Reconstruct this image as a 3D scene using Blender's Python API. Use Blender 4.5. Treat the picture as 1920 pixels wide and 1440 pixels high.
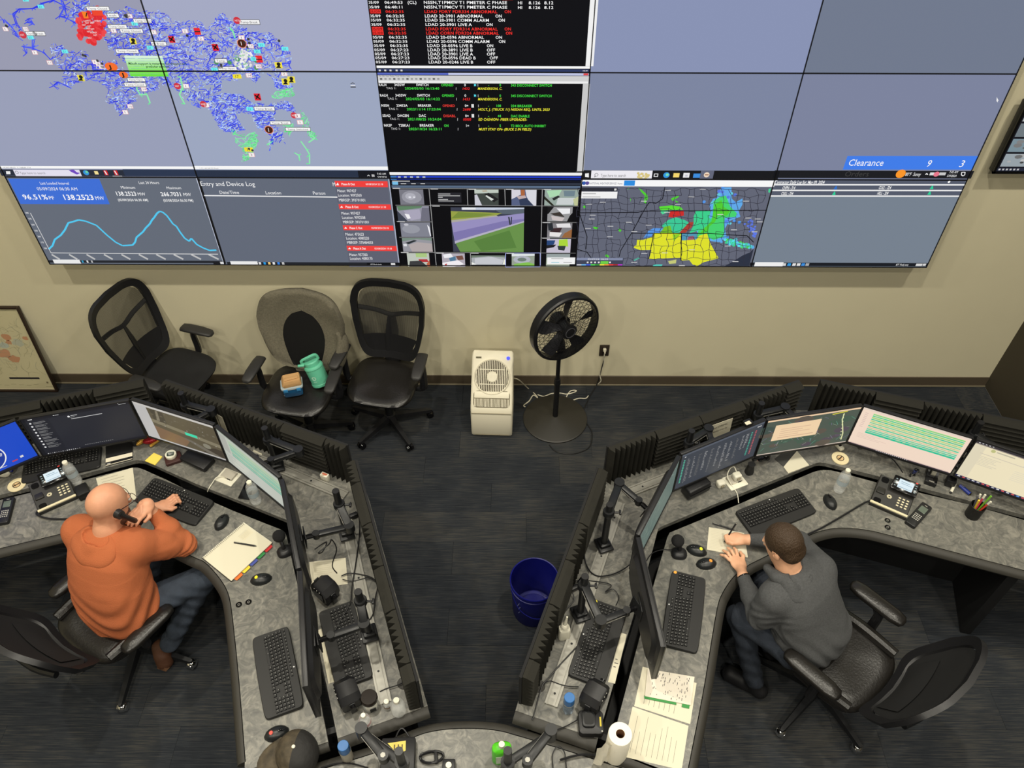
import bpy, bmesh, math, random
import numpy as np
from mathutils import Vector, Matrix, Euler
for o in list(bpy.data.objects): bpy.data.objects.remove(o, do_unlink=True)
scn = bpy.context.scene; COL = scn.collection
PI = math.pi; sin, cos = math.sin, math.cos
# ------------------------------------------------------------------ camera
FPX, PITCH, ROLL, YAW = 1488.6, .7974, .0031, -.0009
CAM = Vector((0, -4.5402, 4.65))
_F = Vector((sin(YAW)*cos(PITCH), cos(YAW)*cos(PITCH), -sin(PITCH)))
_r = Vector((cos(YAW), -sin(YAW), 0)); _u = _r.cross(_F)
_R = cos(ROLL)*_r + sin(ROLL)*_u; _U = -sin(ROLL)*_r + cos(ROLL)*_u
cd = bpy.data.cameras.new('camera'); cam = bpy.data.objects.new('camera', cd); COL.objects.link(cam)
cam.matrix_world = Matrix.Translation(CAM) @ Matrix((_R, _U, -_F)).transposed().to_4x4()
cd.sensor_width = 36; cd.lens = 36*FPX/1920; cd.clip_start = .05
scn.camera = cam
# ------------------------------------------------------------------ world, exposure
w = bpy.data.worlds.new('world'); scn.world = w; w.use_nodes = True
w.node_tree.nodes['Background'].inputs[0].default_value = (1.0, .93, .76, 1)
w.node_tree.nodes['Background'].inputs[1].default_value = .07
vs = scn.view_settings
vs.view_transform = 'Standard'; vs.look = 'None'; vs.gamma = 1; vs.exposure = 0; vs.use_curve_mapping = False
# ceiling downlights: rows of recessed lamps, built with the ceiling below
CEIL = 5.6
LAMPS = [(x, y) for y in (-2.05, -4.0, -6.2) for x in (-3.4, -1.15, 1.15, 3.4)]
LAMP_E = {-2.05: 58, -4.0: 22, -6.2: 70}
def lamp_light(x, y):
    l = bpy.data.lights.new('downlight', 'AREA'); l.shape = 'DISK'; l.size = .16; l.spread = math.radians(150)
    l.energy = LAMP_E[y]; l.color = (1.0, .94, .80)
    o = bpy.data.objects.new('downlight', l); COL.objects.link(o); o.location = (x, y, CEIL-.03); return o
# ------------------------------------------------------------------ helpers: pixel of the survey photograph -> point in the room
def _ray(x, y): return _F + _R*((x-960)/FPX) - _U*((y-720)/FPX)
def px(x, y, z=.74):
    d = _ray(x, y); return CAM + d*((z-CAM.z)/d.z)
def pw(x, y, Y=0.0):
    d = _ray(x, y); return CAM + d*((Y-CAM.y)/d.y)
def ang(a, b, z=.74):
    p, q = px(*a, z), px(*b, z); return math.atan2(q.y-p.y, q.x-p.x)
def lin(c): 
    c = c/255.0
    return c/12.92 if c <= .04045 else ((c+.055)/1.055)**2.4
def C(r, g, b): return (lin(r), lin(g), lin(b))
# ------------------------------------------------------------------ materials
MATS = {}
def nt(name):
    m = bpy.data.materials.new(name); m.use_nodes = True
    n = m.node_tree.nodes; return m, n, m.node_tree.links, n['Principled BSDF']
def mat(name, col, rough=.5, metal=0, bump=0, bscale=60, var=0, vscale=8, spec=.5, coat=0, emit=None, es=1, trans=0, alpha=1, sheen=0, ior=1.45, stretch=None, detail=3):
    if name in MATS: return MATS[name]
    m, n, l, b = nt(name)
    b.inputs['Base Color'].default_value = (*col, 1); b.inputs['Roughness'].default_value = rough
    b.inputs['Metallic'].default_value = metal; b.inputs['Specular IOR Level'].default_value = spec
    b.inputs['Coat Weight'].default_value = coat; b.inputs['IOR'].default_value = ior
    b.inputs['Transmission Weight'].default_value = trans; b.inputs['Alpha'].default_value = alpha
    b.inputs['Sheen Weight'].default_value = sheen
    if emit: b.inputs['Emission Color'].default_value = (*emit, 1); b.inputs['Emission Strength'].default_value = es
    if bump or var:
        tc = n.new('ShaderNodeTexCoord'); src = tc.outputs['Object']
        if stretch:
            mp = n.new('ShaderNodeMapping'); mp.inputs['Scale'].default_value = stretch; l.new(src, mp.inputs[0]); src = mp.outputs[0]
    if bump:
        t = n.new('ShaderNodeTexNoise'); t.inputs['Scale'].default_value = bscale; t.inputs['Detail'].default_value = detail; l.new(src, t.inputs[0])
        bp = n.new('ShaderNodeBump'); bp.inputs['Strength'].default_value = bump; bp.inputs['Distance'].default_value = .01
        l.new(t.outputs[0], bp.inputs['Height']); l.new(bp.outputs[0], b.inputs['Normal'])
    if var:
        t = n.new('ShaderNodeTexNoise'); t.inputs['Scale'].default_value = vscale; t.inputs['Detail'].default_value = 5; l.new(src, t.inputs[0])
        r = n.new('ShaderNodeValToRGB'); e = r.color_ramp.elements
        e[0].position = .3; e[1].position = .7
        e[0].color = (*[c*(1-var) for c in col], 1); e[1].color = (*[c*(1+var) for c in col], 1)
        l.new(t.outputs[0], r.inputs[0]); l.new(r.outputs[0], b.inputs['Base Color'])
    MATS[name] = m; return m
def attr_mat(name, emissive, rough=.5, k=1.0):
    m, n, l, b = nt(name); a = n.new('ShaderNodeAttribute'); a.attribute_name = 'Col'
    b.inputs['Roughness'].default_value = rough
    if emissive:
        b.inputs['Base Color'].default_value = (.004, .004, .005, 1); b.inputs['Specular IOR Level'].default_value = .25
        l.new(a.outputs[0], b.inputs['Emission Color']); b.inputs['Emission Strength'].default_value = k
    else: l.new(a.outputs[0], b.inputs['Base Color'])
    return m
M_SCREEN = attr_mat('lit_screen_image', True, .35)
M_PRINT = attr_mat('printed_colours', False, .55)
K = lambda v: C(v, v, v)
M_BLACK = mat('black_plastic', C(25, 25, 27), .42, bump=.05, bscale=400)
M_BLACK2 = mat('satin_black_metal', C(22, 23, 25), .4, spec=.5)
M_DARK = mat('deep_black', C(12, 12, 13), .6)
M_GLOSS = mat('gloss_black', C(14, 14, 16), .15)
M_CHROME = mat('chrome', (.8, .8, .8), .12, 1)
M_ALU = mat('brushed_aluminium', C(158, 156, 148), .45, .5, var=.06, vscale=20)
M_WHITE = mat('white_plastic', C(222, 218, 200), .45)
M_PAPER = mat('paper', C(206, 200, 178), .8)
M_SKIN = mat('skin', C(206, 148, 116), .5, var=.06, vscale=25, bump=.08, bscale=120)
# ------------------------------------------------------------------ mesh builder
class MB:
    def __init__(s, M=None): s.bm = bmesh.new(); s.M = M or Matrix()
    def _x(s, vs, M=None):
        m = s.M @ M if M is not None else s.M
        for v in vs: v.co = m @ v.co
    def box(s, c, d, rz=0, bev=0, seg=2, M=None):
        r = bmesh.ops.create_cube(s.bm, size=1)['verts']
        for v in r: v.co = Vector((v.co.x*d[0], v.co.y*d[1], v.co.z*d[2]))
        if bev:
            es = {e for v in r for e in v.link_edges}
            q = bmesh.ops.bevel(s.bm, geom=list(es), offset=bev, segments=seg, affect='EDGES', profile=.5)
            r = list({v for f in q['faces'] for v in f.verts} | {v for v in r if v.is_valid})
        T = Matrix.Translation(c) @ Matrix.Rotation(rz, 4, 'Z')
        if M is not None: T = M @ T
        s._x(r, T); return s
    def cyl(s, a, b, r0, r1=None, seg=14, caps=True):
        a, b = Vector(a), Vector(b); r1 = r0 if r1 is None else r1; d = (b-a).normalized()
        t = d.orthogonal().normalized(); n = d.cross(t); A = []; B = []
        for i in range(seg):
            q = 2*PI*i/seg; o = t*cos(q)+n*sin(q)
            A.append(s.bm.verts.new(s.M @ (a+o*r0))); B.append(s.bm.verts.new(s.M @ (b+o*r1)))
        for i in range(seg):
            j = (i+1) % seg; s.bm.faces.new((A[i], A[j], B[j], B[i]))
        if caps: s.bm.faces.new(A[::-1]); s.bm.faces.new(B)
        return s
    def rings(s, R, closed=True, cap=True, loop=False):
        V = [[s.bm.verts.new(s.M @ Vector(p)) for p in r] for r in R]; n = len(V[0])
        pr_ = list(zip(V, V[1:])) + ([(V[-1], V[0])] if loop else [])
        for A, B in pr_:
            for i in range(n if closed else n-1):
                j = (i+1) % n
                try: s.bm.faces.new((A[i], A[j], B[j], B[i]))
                except ValueError: pass
        if cap and not loop and closed: s.bm.faces.new(V[0][::-1]); s.bm.faces.new(V[-1])
        return s
    def tube(s, pts, r, seg=6, sub=0, loop=False, flat=1.0):
        P = [Vector(p) for p in pts]
        if sub:
            n0 = len(P); P = smooth_pts(P, sub, loop)
            if isinstance(r, (list, tuple)): r = list(np.interp(np.linspace(0, n0-1, len(P)), range(n0), r))
        R = []; n = len(P); up = None
        for i, p in enumerate(P):
            d = (P[(i+1) % n] - P[i-1]) if loop else (P[min(i+1, n-1)] - P[max(i-1, 0)])
            if d.length < 1e-9: d = Vector((0, 0, 1))
            d.normalize()
            t = d.orthogonal().normalized() if up is None else (up - d*up.dot(d)).normalized()
            up = t; m = d.cross(t); rr = r[i] if isinstance(r, (list, tuple)) else r
            R.append([p + (t*cos(2*PI*k/seg)+m*sin(2*PI*k/seg)*flat)*rr for k in range(seg)])
        return s.rings(R, cap=True, loop=loop)
    def lathe(s, prof, c=(0, 0, 0), seg=24, M=None):
        c = Vector(c); R = []
        for r, z in prof:
            r = max(r, 1e-5)
            ring = [Vector((r*cos(2*PI*k/seg), r*sin(2*PI*k/seg), z)) for k in range(seg)]
            R.append([c + ((M @ p) if M is not None else p) for p in ring])
        return s.rings(R, cap=prof[0] != prof[-1])
    def ell(s, c, r, M=None, u=16, v=10):
        q = bmesh.ops.create_uvsphere(s.bm, u_segments=u, v_segments=v, radius=1)['verts']
        T = Matrix.Translation(c) @ (M.to_4x4() if M is not None else Matrix()) @ Matrix.Diagonal((*r, 1)); s._x(q, T); return s
    def prism(s, poly, z0, z1, bev=0, seg=2):
        A = [s.bm.verts.new(s.M @ Vector((p[0], p[1], z0))) for p in poly]; B = [s.bm.verts.new(s.M @ Vector((p[0], p[1], z1))) for p in poly]
        n = len(A)
        s.bm.faces.new(A[::-1]); top = s.bm.faces.new(B)
        for i in range(n): s.bm.faces.new((A[i], A[(i+1) % n], B[(i+1) % n], B[i]))
        if bev: bmesh.ops.bevel(s.bm, geom=list(top.edges), offset=bev, segments=seg, affect='EDGES', profile=.5)
        return s
    def prism_y(s, poly, y0, y1):   # outline in x,z
        A = [s.bm.verts.new(s.M @ Vector((p[0], y0, p[1]))) for p in poly]; B = [s.bm.verts.new(s.M @ Vector((p[0], y1, p[1]))) for p in poly]
        n = len(A); s.bm.faces.new(A); s.bm.faces.new(B[::-1])
        for i in range(n): s.bm.faces.new((A[(i+1) % n], A[i], B[i], B[(i+1) % n]))
        return s
    def mesh(s, smooth=35):
        bmesh.ops.recalc_face_normals(s.bm, faces=s.bm.faces)
        me = bpy.data.meshes.new('m'); s.bm.to_mesh(me); s.bm.free()
        if smooth:
            me.polygons.foreach_set('use_smooth', [True]*len(me.polygons)); me.set_sharp_from_angle(angle=math.radians(smooth))
        return me
    def build(s, name, m, parent=None, smooth=35, **kw): return obj(name, s.mesh(smooth), m, parent, **kw)
def smooth_pts(P, sub, loop=False):
    n = len(P); out = []; rng = range(n) if loop else range(n-1)
    for i in rng:
        a, b, c, d = (P[(i-1) % n], P[i], P[(i+1) % n], P[(i+2) % n]) if loop else (P[max(i-1, 0)], P[i], P[i+1], P[min(i+2, n-1)])
        for k in range(sub):
            t = k/sub; out.append(.5*((2*b)+(c-a)*t+(2*a-5*b+4*c-d)*t*t+(3*b-a-3*c+d)*t**3))
    if not loop: out.append(P[-1])
    return out
def obj(name, me, m, parent=None, **kw):
    o = bpy.data.objects.new(name, me); me.name = name; COL.objects.link(o)
    if m is not None and not me.materials: me.materials.append(m)
    o.parent = parent
    for k, v in kw.items(): o[k] = v
    return o
def thing(name, label, cat, loc=(0, 0, 0), rz=0, group=None):
    o = bpy.data.objects.new(name, None); COL.objects.link(o); o.empty_display_size = .05
    o.location = loc; o.rotation_euler = (0, 0, rz); o['label'] = label; o['category'] = cat
    if group: o['group'] = group
    return o
def tag(o, label, cat, group=None):
    o['label'] = label; o['category'] = cat
    if group: o['group'] = group
    return o
def struct(o): o['kind'] = 'structure'; return o
def dup(root, loc, rz, label, group=None):
    r = root.copy(); COL.objects.link(r); r.location = loc; r.rotation_euler = (0, 0, rz); r['label'] = label
    if group: r['group'] = group
    for ch in list(root.children):
        c = ch.copy(); COL.objects.link(c); c.parent = r
        for g in ch.children:
            d = g.copy(); COL.objects.link(d); d.parent = c
    return r
def rrect(w, h, r, n=4, cx=0, cy=0):
    P = []
    for sx, sy, a in ((1, 1, 0), (-1, 1, 90), (-1, -1, 180), (1, -1, 270)):
        for k in range(n+1):
            q = math.radians(a+90*k/n); P.append((cx+sx*(w/2-r)+r*cos(q), cy+sy*(h/2-r)+r*sin(q)))
    return P
def superell(w, h, e=3.0, n=32): 
    P = []
    for k in range(n):
        t = 2*PI*k/n; c, s_ = cos(t), sin(t)
        P.append((w/2*math.copysign(abs(c)**(2/e), c), h/2*math.copysign(abs(s_)**(2/e), s_)))
    return P
# ------------------------------------------------------------------ glyphs (built-in font, flattened once)
CH = ''.join(chr(i) for i in range(33, 127)) + '°'
GLY = {}
def load_glyphs():
    tmp = []
    for bold in (0, 1):
        for ch in CH:
            for body in (ch, 'H'+ch+'H'):
                cu = bpy.data.curves.new('t', 'FONT'); cu.body = body; cu.resolution_u = 2; cu.offset = .016*bold; cu.space_character = 1
                o = bpy.data.objects.new('t', cu); COL.objects.link(o); tmp.append((bold, ch, body, o))
        cu = bpy.data.curves.new('t', 'FONT'); cu.body = 'HH'; o = bpy.data.objects.new('t', cu); COL.objects.link(o); tmp.append((bold, 'HH', 'HH', o))
    dg = bpy.context.evaluated_depsgraph_get(); W = {}
    for bold, ch, body, o in tmp:
        e = o.evaluated_get(dg); me = e.to_mesh(); vs_ = [v.co.copy() for v in me.vertices]
        if body == ch: GLY[(bold, ch)] = [[(v.x, v.y) for v in vs_], [tuple(p.vertices) for p in me.polygons], 0]
        xs = [v.x for v in vs_]; W[(bold, ch, body == ch)] = max(xs)-min(xs) if xs else 0
        e.to_mesh_clear()
    for bold in (0, 1):
        hh = W[(bold, 'HH', True)] if (bold, 'HH', True) in W else W[(bold, 'HH', False)]
        for ch in CH: GLY[(bold, ch)][2] = W[(bold, ch, False)]-hh
        GLY[(bold, ' ')] = [[], [], .28]
    for _, _, _, o in tmp:
        d = o.data; bpy.data.objects.remove(o); bpy.data.curves.remove(d)
load_glyphs()
def text_polys(s, bold=0, ital=0, cap=.7):
    V = []; P = []; x = 0
    for ch in s:
        g = GLY.get((bold, ch)) or GLY[(bold, ' ')]
        b = len(V); V += [((vx+x+ital*vy)/cap, vy/cap) for vx, vy in g[0]]; P += [tuple(i+b for i in p) for p in g[1]]; x += g[2]
    return V, P, x/cap
# ------------------------------------------------------------------ flat picture canvas: coloured faces on one plane
class CV:
    """map(u,v,layer) -> local 3-D point; every face carries a colour"""
    def __init__(s, fn): s.fn = fn; s.V = []; s.P = []; s.Cc = []
    def poly(s, pts, col, L=1):
        b = len(s.V); s.V += [s.fn(p[0], p[1], L) for p in pts]; s.P.append(tuple(range(b, b+len(pts)))); s.Cc.append(col); return s
    def rect(s, x0, y0, x1, y1, col, L=1): return s.poly([(x0, y0), (x1, y0), (x1, y1), (x0, y1)], col, L)
    def line(s, pts, wd, col, L=2):
        for (x0, y0), (x1, y1) in zip(pts, pts[1:]):
            dx, dy = x1-x0, y1-y0; l = math.hypot(dx, dy) or 1e-9; ex, ey = -dy/l*wd/2, dx/l*wd/2
            s.poly([(x0+ex, y0+ey), (x0-ex, y0-ey), (x1-ex, y1-ey), (x1+ex, y1+ey)], col, L)
        return s
    def disc(s, x, y, r, col, L=2, n=12, ry=None): return s.poly([(x+r*cos(2*PI*k/n), y+(ry or r)*sin(2*PI*k/n)) for k in range(n)], col, L)
    def text(s, t, x, y, h, col, L=3, width=None, bold=0, ital=0, al='l'):
        V, P, w_ = text_polys(t, bold, ital); k = (width/w_) if width else h
        if al == 'c': x -= k*w_/2
        if al == 'r': x -= k*w_
        b = len(s.V); s.V += [s.fn(x+vx*k, y+vy*h, L) for vx, vy in V]
        for p in P: s.P.append(tuple(i+b for i in p)); s.Cc.append(col)
        return s
    def build(s, name, m, parent=None, **kw):
        me = bpy.data.meshes.new(name); me.from_pydata([tuple(v) for v in s.V], [], s.P)
        a = me.attributes.new('Col', 'FLOAT_COLOR', 'FACE')
        a.data.foreach_set('color', np.array([(*c[:3], 1) for c in s.Cc], 'f').ravel())
        me.validate(); return obj(name, me, m, parent, **kw)
# ================================================================== the room
RX, LX, FY = 3.86, -5.4, -7.2
def plank_mat():
    m, n, l, b = nt('carpet_plank'); tc = n.new('ShaderNodeTexCoord'); oi = n.new('ShaderNodeObjectInfo')
    mp = n.new('ShaderNodeMapping'); mp.inputs['Scale'].default_value = (3, 90, 1); l.new(tc.outputs['Object'], mp.inputs[0])
    ad = n.new('ShaderNodeVectorMath'); l.new(mp.outputs[0], ad.inputs[0]); l.new(oi.outputs['Location'], ad.inputs[1])
    t = n.new('ShaderNodeTexNoise'); t.inputs['Scale'].default_value = 1.6; t.inputs['Detail'].default_value = 6; t.inputs['Roughness'].default_value = .7; l.new(ad.outputs[0], t.inputs[0])
    t2 = n.new('ShaderNodeTexNoise'); t2.inputs['Scale'].default_value = 3.2; t2.inputs['Detail'].default_value = 2
    ad2 = n.new('ShaderNodeVectorMath'); l.new(tc.outputs['Object'], ad2.inputs[0]); l.new(oi.outputs['Location'], ad2.inputs[1]); l.new(ad2.outputs[0], t2.inputs[0])
    mx = n.new('ShaderNodeMath'); mx.operation = 'MULTIPLY_ADD'; mx.inputs[1].default_value = .35
    l.new(t2.outputs[0], mx.inputs[0]); l.new(t.outputs[0], mx.inputs[2])
    ma = n.new('ShaderNodeMath'); ma.operation = 'MULTIPLY_ADD'; ma.inputs[1].default_value = .12; l.new(oi.outputs['Random'], ma.inputs[0]); l.new(mx.outputs[0], ma.inputs[2])
    r = n.new('ShaderNodeValToRGB'); e = r.color_ramp.elements; e[0].position = .45; e[0].color = (*C(26, 29, 35), 1); e[1].position = 1.0; e[1].color = (*C(74, 72, 67), 1)
    x = r.color_ramp.elements.new(.72); x.color = (*C(44, 47, 51), 1)
    l.new(ma.outputs[0], r.inputs[0]); l.new(r.outputs[0], b.inputs['Base Color']); b.inputs['Roughness'].default_value = .95; b.inputs['Specular IOR Level'].default_value = .1
    bp = n.new('ShaderNodeBump'); bp.inputs['Strength'].default_value = .5; bp.inputs['Distance'].default_value = .004; l.new(t.outputs[0], bp.inputs['Height']); l.new(bp.outputs[0], b.inputs['Normal'])
    return m
floor = struct(MB().box(((LX+RX)/2, FY/2, -.06), (RX-LX, -FY, .1)).build('floor', mat('subfloor', C(22, 24, 28), .95)))
pm = plank_mat(); PW, PH = 1.0, .25
pl_me = MB().box((0, 0, -.004), (PW-.0008, PH-.0008, .008), bev=.0008, seg=1).mesh(0)
random.seed(4); j = 0; y = -.14
while y > -4.4:
    x = LX + PW/2 + (.5*(j % 2) + random.choice((0, .25)))
    x -= PW
    while x < RX+.4:
        if -4.4 < x < RX-.45: 
            o = obj('carpet_plank', pl_me, pm, floor); o.location = (x, y, 0)
        elif x >= RX-.45 and RX-(x-PW/2) > .05:
            wd = RX-(x-PW/2)-.002; o = obj('carpet_plank', pl_me, pm, floor); o.location = (x-PW/2+wd/2, y, 0); o.scale = (wd/PW, 1, 1)
        x += PW
    y -= PH; j += 1
# far carpet that the frame never reaches stays one piece
MB().box(((LX+RX)/2, (-4.52+FY)/2, -.004), (RX-LX, -FY-4.52, .008)).box(((LX-4.9)/2, -2.3, -.004), (-4.9-LX, 4.4, .008)).build('carpet_field', pm, floor)
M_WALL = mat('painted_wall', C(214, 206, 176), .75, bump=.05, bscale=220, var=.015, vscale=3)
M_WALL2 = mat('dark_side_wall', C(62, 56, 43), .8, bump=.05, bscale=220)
M_BASEB = mat('vinyl_baseboard', C(84, 74, 60), .5)
struct(MB().box(((LX+RX)/2, .06, CEIL/2), (RX-LX+.24, .12, CEIL)).build('wall_back', M_WALL))
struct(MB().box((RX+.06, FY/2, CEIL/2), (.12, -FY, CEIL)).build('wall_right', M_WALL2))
struct(MB().box((LX-.06, FY/2, CEIL/2), (.12, -FY, CEIL)).build('wall_left', M_WALL))
bb = struct(MB().box(((LX+RX)/2, -.005, .054), (RX-LX, .01, .1), bev=.003, seg=1).build('baseboard_back', M_BASEB))
MB().box(((LX+RX)/2, -.012, .006), (RX-LX, .014, .012), bev=.004, seg=2).build('cove_toe', mat('baseboard_toe', C(120, 112, 92), .5), bb)
ce = struct(MB().box(((LX+RX)/2, FY/2, CEIL+.05), (RX-LX, -FY, .1)).build('ceiling', mat('ceiling_tile', C(190, 188, 180), .9)))
for x, y in LAMPS: lamp_light(x, y)
# ================================================================== video wall: 5 x 3 panels
PWD, PHT, T = 1.2131, .6839, .12
X0, Z0 = -.1726-2.5*PWD, 1.2901
def wp(x, y): p = pw(x, y, -T); return (p.x, p.z)
def Zm(ox, oy, s): return lambda x, y: wp(ox+x/s, oy+y/s)
zP = Zm(0, 0, 1); zA = Zm(0, 0, 4.8); zB = Zm(350, 0, 4.8); zC = Zm(680, 0, 4.364); zD = Zm(0, 300, 4.8); zE = Zm(350, 310, 4.683)
zF = Zm(720, 310, 5.053); zG = Zm(1080, 280, 4.8); zH = Zm(1400, 0, 2.823)
V = CV(lambda u, v, L: (u, v, L))
def zrect(z, x0, y0, x1, y1, col, L=1):          # axis-aligned on the wall, given by two opposite corners
    a, b = z(x0, y0), z(x1, y1); V.rect(a[0], b[1], b[0], a[1], col, L)
def zpoly(z, pts, col, L=2): V.poly([z(*p) for p in pts], col, L)
def zline(z, pts, wd, col, L=3): V.line([z(*p) for p in pts], wd, col, L)
def tz(z, s, x0, yc, x1, h, col=K(245), bold=0, ital=0, L=4, al='l'):
    u0, v0 = z(x0, yc+h/2); hh = z(x0, yc-h/2)[1]-v0
    V.text(s, u0, v0, hh, col, L, (z(x1, yc+h/2)[0]-u0) if x1 else None, bold, ital, al)
WH = K(248); RD = C(232, 60, 52); GR = C(70, 225, 70); YE = C(240, 235, 60); CY = C(90, 225, 240); BLK = K(8)
# --- panel backgrounds
BG = {(0, 0): (100, 107, 124), (1, 0): (98, 105, 124), (2, 0): (8, 8, 12), (3, 0): (98, 102, 122), (4, 0): (118, 129, 148),
      (0, 1): (152, 158, 190), (1, 1): (156, 166, 198), (2, 1): (4, 5, 10), (3, 1): (124, 133, 166), (4, 1): (124, 131, 163),
      (0, 2): (152, 154, 182), (1, 2): (164, 169, 202), (2, 2): (6, 7, 14), (3, 2): (136, 146, 186), (4, 2): (112, 121, 146)}
for (c, r), k in BG.items(): V.rect(X0+c*PWD+.001, Z0+r*PHT+.001, X0+(c+1)*PWD-.001, Z0+(r+1)*PHT-.001, C(k[0], k[1], k[2]*.965), 0)
# --- distribution map over four panels
random.seed(11)
def inside(p, poly):
    x, y = p; r = False; n = len(poly)
    for i in range(n):
        (x0, y0), (x1, y1) = poly[i], poly[(i+1) % n]
        if (y0 > y) != (y1 > y) and x < (x1-x0)*(y-y0)/(y1-y0+1e-9)+x0: r = not r
    return r
def twigs(poly, count, cols, wd=.004, step=4, segs=6, L=2):
    xs = [p[0] for p in poly]; ys = [p[1] for p in poly]; k = 0
    while k < count:
        p = (random.uniform(min(xs), max(xs)), random.uniform(min(ys), max(ys)))
        if not inside(p, poly): continue
        k += 1; a = random.choice((0, .8, 1.6, 2.4, 3.1, 4, 4.7, 5.5))+random.uniform(-.3, .3); pts = [p]
        for _ in range(random.randint(2, segs)):
            a += random.uniform(-.8, .8); q = (pts[-1][0]+step*cos(a), pts[-1][1]+step*.7*sin(a))
            if not inside(q, poly): break
            pts.append(q)
        if len(pts) > 1: zline(zP, pts, wd*random.uniform(.6, 1.2), random.choice(cols), L)
BL = [C(52, 62, 225), C(70, 84, 236), C(60, 70, 230), C(96, 118, 244), C(120, 140, 248), C(196, 214, 250), C(176, 208, 252)]
BN = [C(50, 60, 225), C(74, 90, 238), C(44, 52, 215)]
GN = [C(110, 228, 150), C(140, 236, 170), C(96, 214, 128)]
RG = [([(135, -2), (165, -2), (178, 14), (215, 22), (240, 12), (262, 22), (300, 18), (330, 40), (380, 38), (385, 55), (415, 22), (440, 40), (470, 58), (508, 62), (530, 82), (545, 98), (548, 140), (520, 148), (500, 130), (485, 150), (470, 132), (440, 160), (415, 150), (418, 175), (400, 190), (375, 205), (352, 195), (330, 170), (300, 160), (262, 158), (235, 120), (205, 98), (190, 70), (150, 45), (128, 35)], 1150),
      ([(92, 82), (118, 80), (124, 95), (160, 95), (175, 115), (215, 112), (240, 135), (262, 150), (295, 150), (300, 170), (262, 180), (240, 215), (222, 218), (215, 205), (195, 190), (200, 165), (168, 150), (128, 165), (100, 160), (120, 135), (95, 118)], 330),
      ([(395, 180), (420, 175), (455, 178), (470, 192), (500, 195), (540, 188), (556, 205), (552, 215), (520, 205), (515, 225), (530, 250), (535, 272), (515, 268), (500, 292), (505, 255), (480, 240), (470, 215), (440, 215), (462, 245), (435, 250), (415, 248), (395, 215), (385, 200)], 420),
      ([(495, 135), (520, 150), (545, 155), (550, 165), (515, 170), (512, 150)], 60), ([(455, 130), (490, 130), (480, 160), (470, 150)], 40)]
for pg, n_ in RG: twigs(pg, int(n_*1.25), BL[:5], .0034, 3.2, 5); twigs(pg, n_//4, BN, .005, 5, 7); twigs(pg, n_//2, BL[5:], .004, 2.4, 3, 2.5)
for st in ([(120, 12), (100, 2), (80, 8), (60, 16), (38, 18), (25, 28), (30, 45), (38, 55)], [(5, 38), (18, 48), (28, 60), (32, 70)], [(120, 12), (112, 30), (125, 36), (140, 44)], [(62, 75), (60, 90), (45, 88), (50, 100)], [(62, 90), (80, 100), (95, 112)], [(130, 165), (110, 155), (100, 162)], [(55, 35), (62, 45), (50, 42)], [(115, 0), (120, 14), (122, 30)]):
    for q in range(2):
        zline(zP, [(a+random.uniform(-3, 3), b+random.uniform(-2, 2)) for a, b in st], .0055, random.choice(BN))
    for p in st: 
        for q in range(4): zline(zP, [p, (p[0]+random.uniform(-11, 11), p[1]+random.uniform(-8, 8))], .004, random.choice(BL[:4]))
for pg, n_ in (([(430, 240), (455, 252), (480, 248), (488, 262), (478, 280), (468, 300), (452, 306), (455, 285), (442, 270)], 130), ([(505, 178), (520, 168), (550, 165), (556, 190), (530, 186), (510, 186)], 45),
               ([(562, 206), (578, 222), (580, 240), (594, 252), (596, 262), (582, 262), (566, 236)], 50), ([(525, 228), (552, 232), (545, 260), (532, 248)], 30)): twigs(pg, n_, GN, .005, 4, 6)
for st in ([(255, 166), (262, 178), (275, 178), (281, 194)], [(338, 146), (342, 165), (336, 178), (346, 196)], [(430, 52), (437, 60), (440, 72)], [(585, 255), (590, 260), (578, 268)], [(564, 266), (574, 280), (580, 290), (580, 308)], [(553, 288), (560, 292), (562, 302)], [(500, 272), (508, 268)]):
    zline(zP, st, .008, GN[1]); 
    for p in st: zline(zP, [p, (p[0]+random.uniform(-7, 7), p[1]+random.uniform(-6, 6))], .006, GN[0])
# white substation scribbles
for k in range(70):
    a = random.uniform(0, 6.3); r_ = random.uniform(0, 1)**.6; p = (456+18*r_*cos(a), 112+20*r_*sin(a)); V.disc(*zP(*p), .007, random.choice((K(240), K(225), C(150, 200, 160))), 3, 7)
for p in ((430, 118), (445, 112), (480, 115), (405, 118), (480, 128)): V.disc(*zP(*p), .013, C(80, 150, 100), 3, 10)
# red outage cluster and orange crews
for k in range(110):
    u = random.uniform(0, 1); p = (142+54*random.random(), 24+58*random.random())
    if (p[0]-170-(52-p[1])*.12)**2/28**2+(p[1]-48)**2/34**2 < 1 and abs(p[0]-170) < 34-.35*max(0, p[1]-40): V.disc(*zP(*p), .0135, random.choice((C(225, 52, 58), C(214, 40, 48), C(236, 74, 78))), 4, 10)
for p in ((184, 18), (174, 80), (160, 62), (182, 70)): V.disc(*zP(*p), .02, C(222, 44, 48), 4, 10)
for k in range(16): p = (152+34*random.random(), 36+36*random.random()); tz(zP, 'NST', p[0], p[1], p[0]+7, 3, K(240), L=5)
def sq(x0, y0, x1, y1, col, L=5): zrect(zP, x0, y0, x1, y1, col, L)
sq(152, 22, 166, 35, C(246, 130, 38)); sq(170, 17, 194, 30, C(236, 70, 44)); V.disc(*zP(208, 126), .036, C(244, 110, 44), 5, 14, .026); V.disc(*zP(231, 141), .026, C(244, 112, 46), 5, 12, .02)
for x, y, t in ((160, 28, '/'), (205, 126, 'J'), (229, 141, 'J')): tz(zP, t, x, y, x+6, 7, K(20), 1, L=6)
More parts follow.
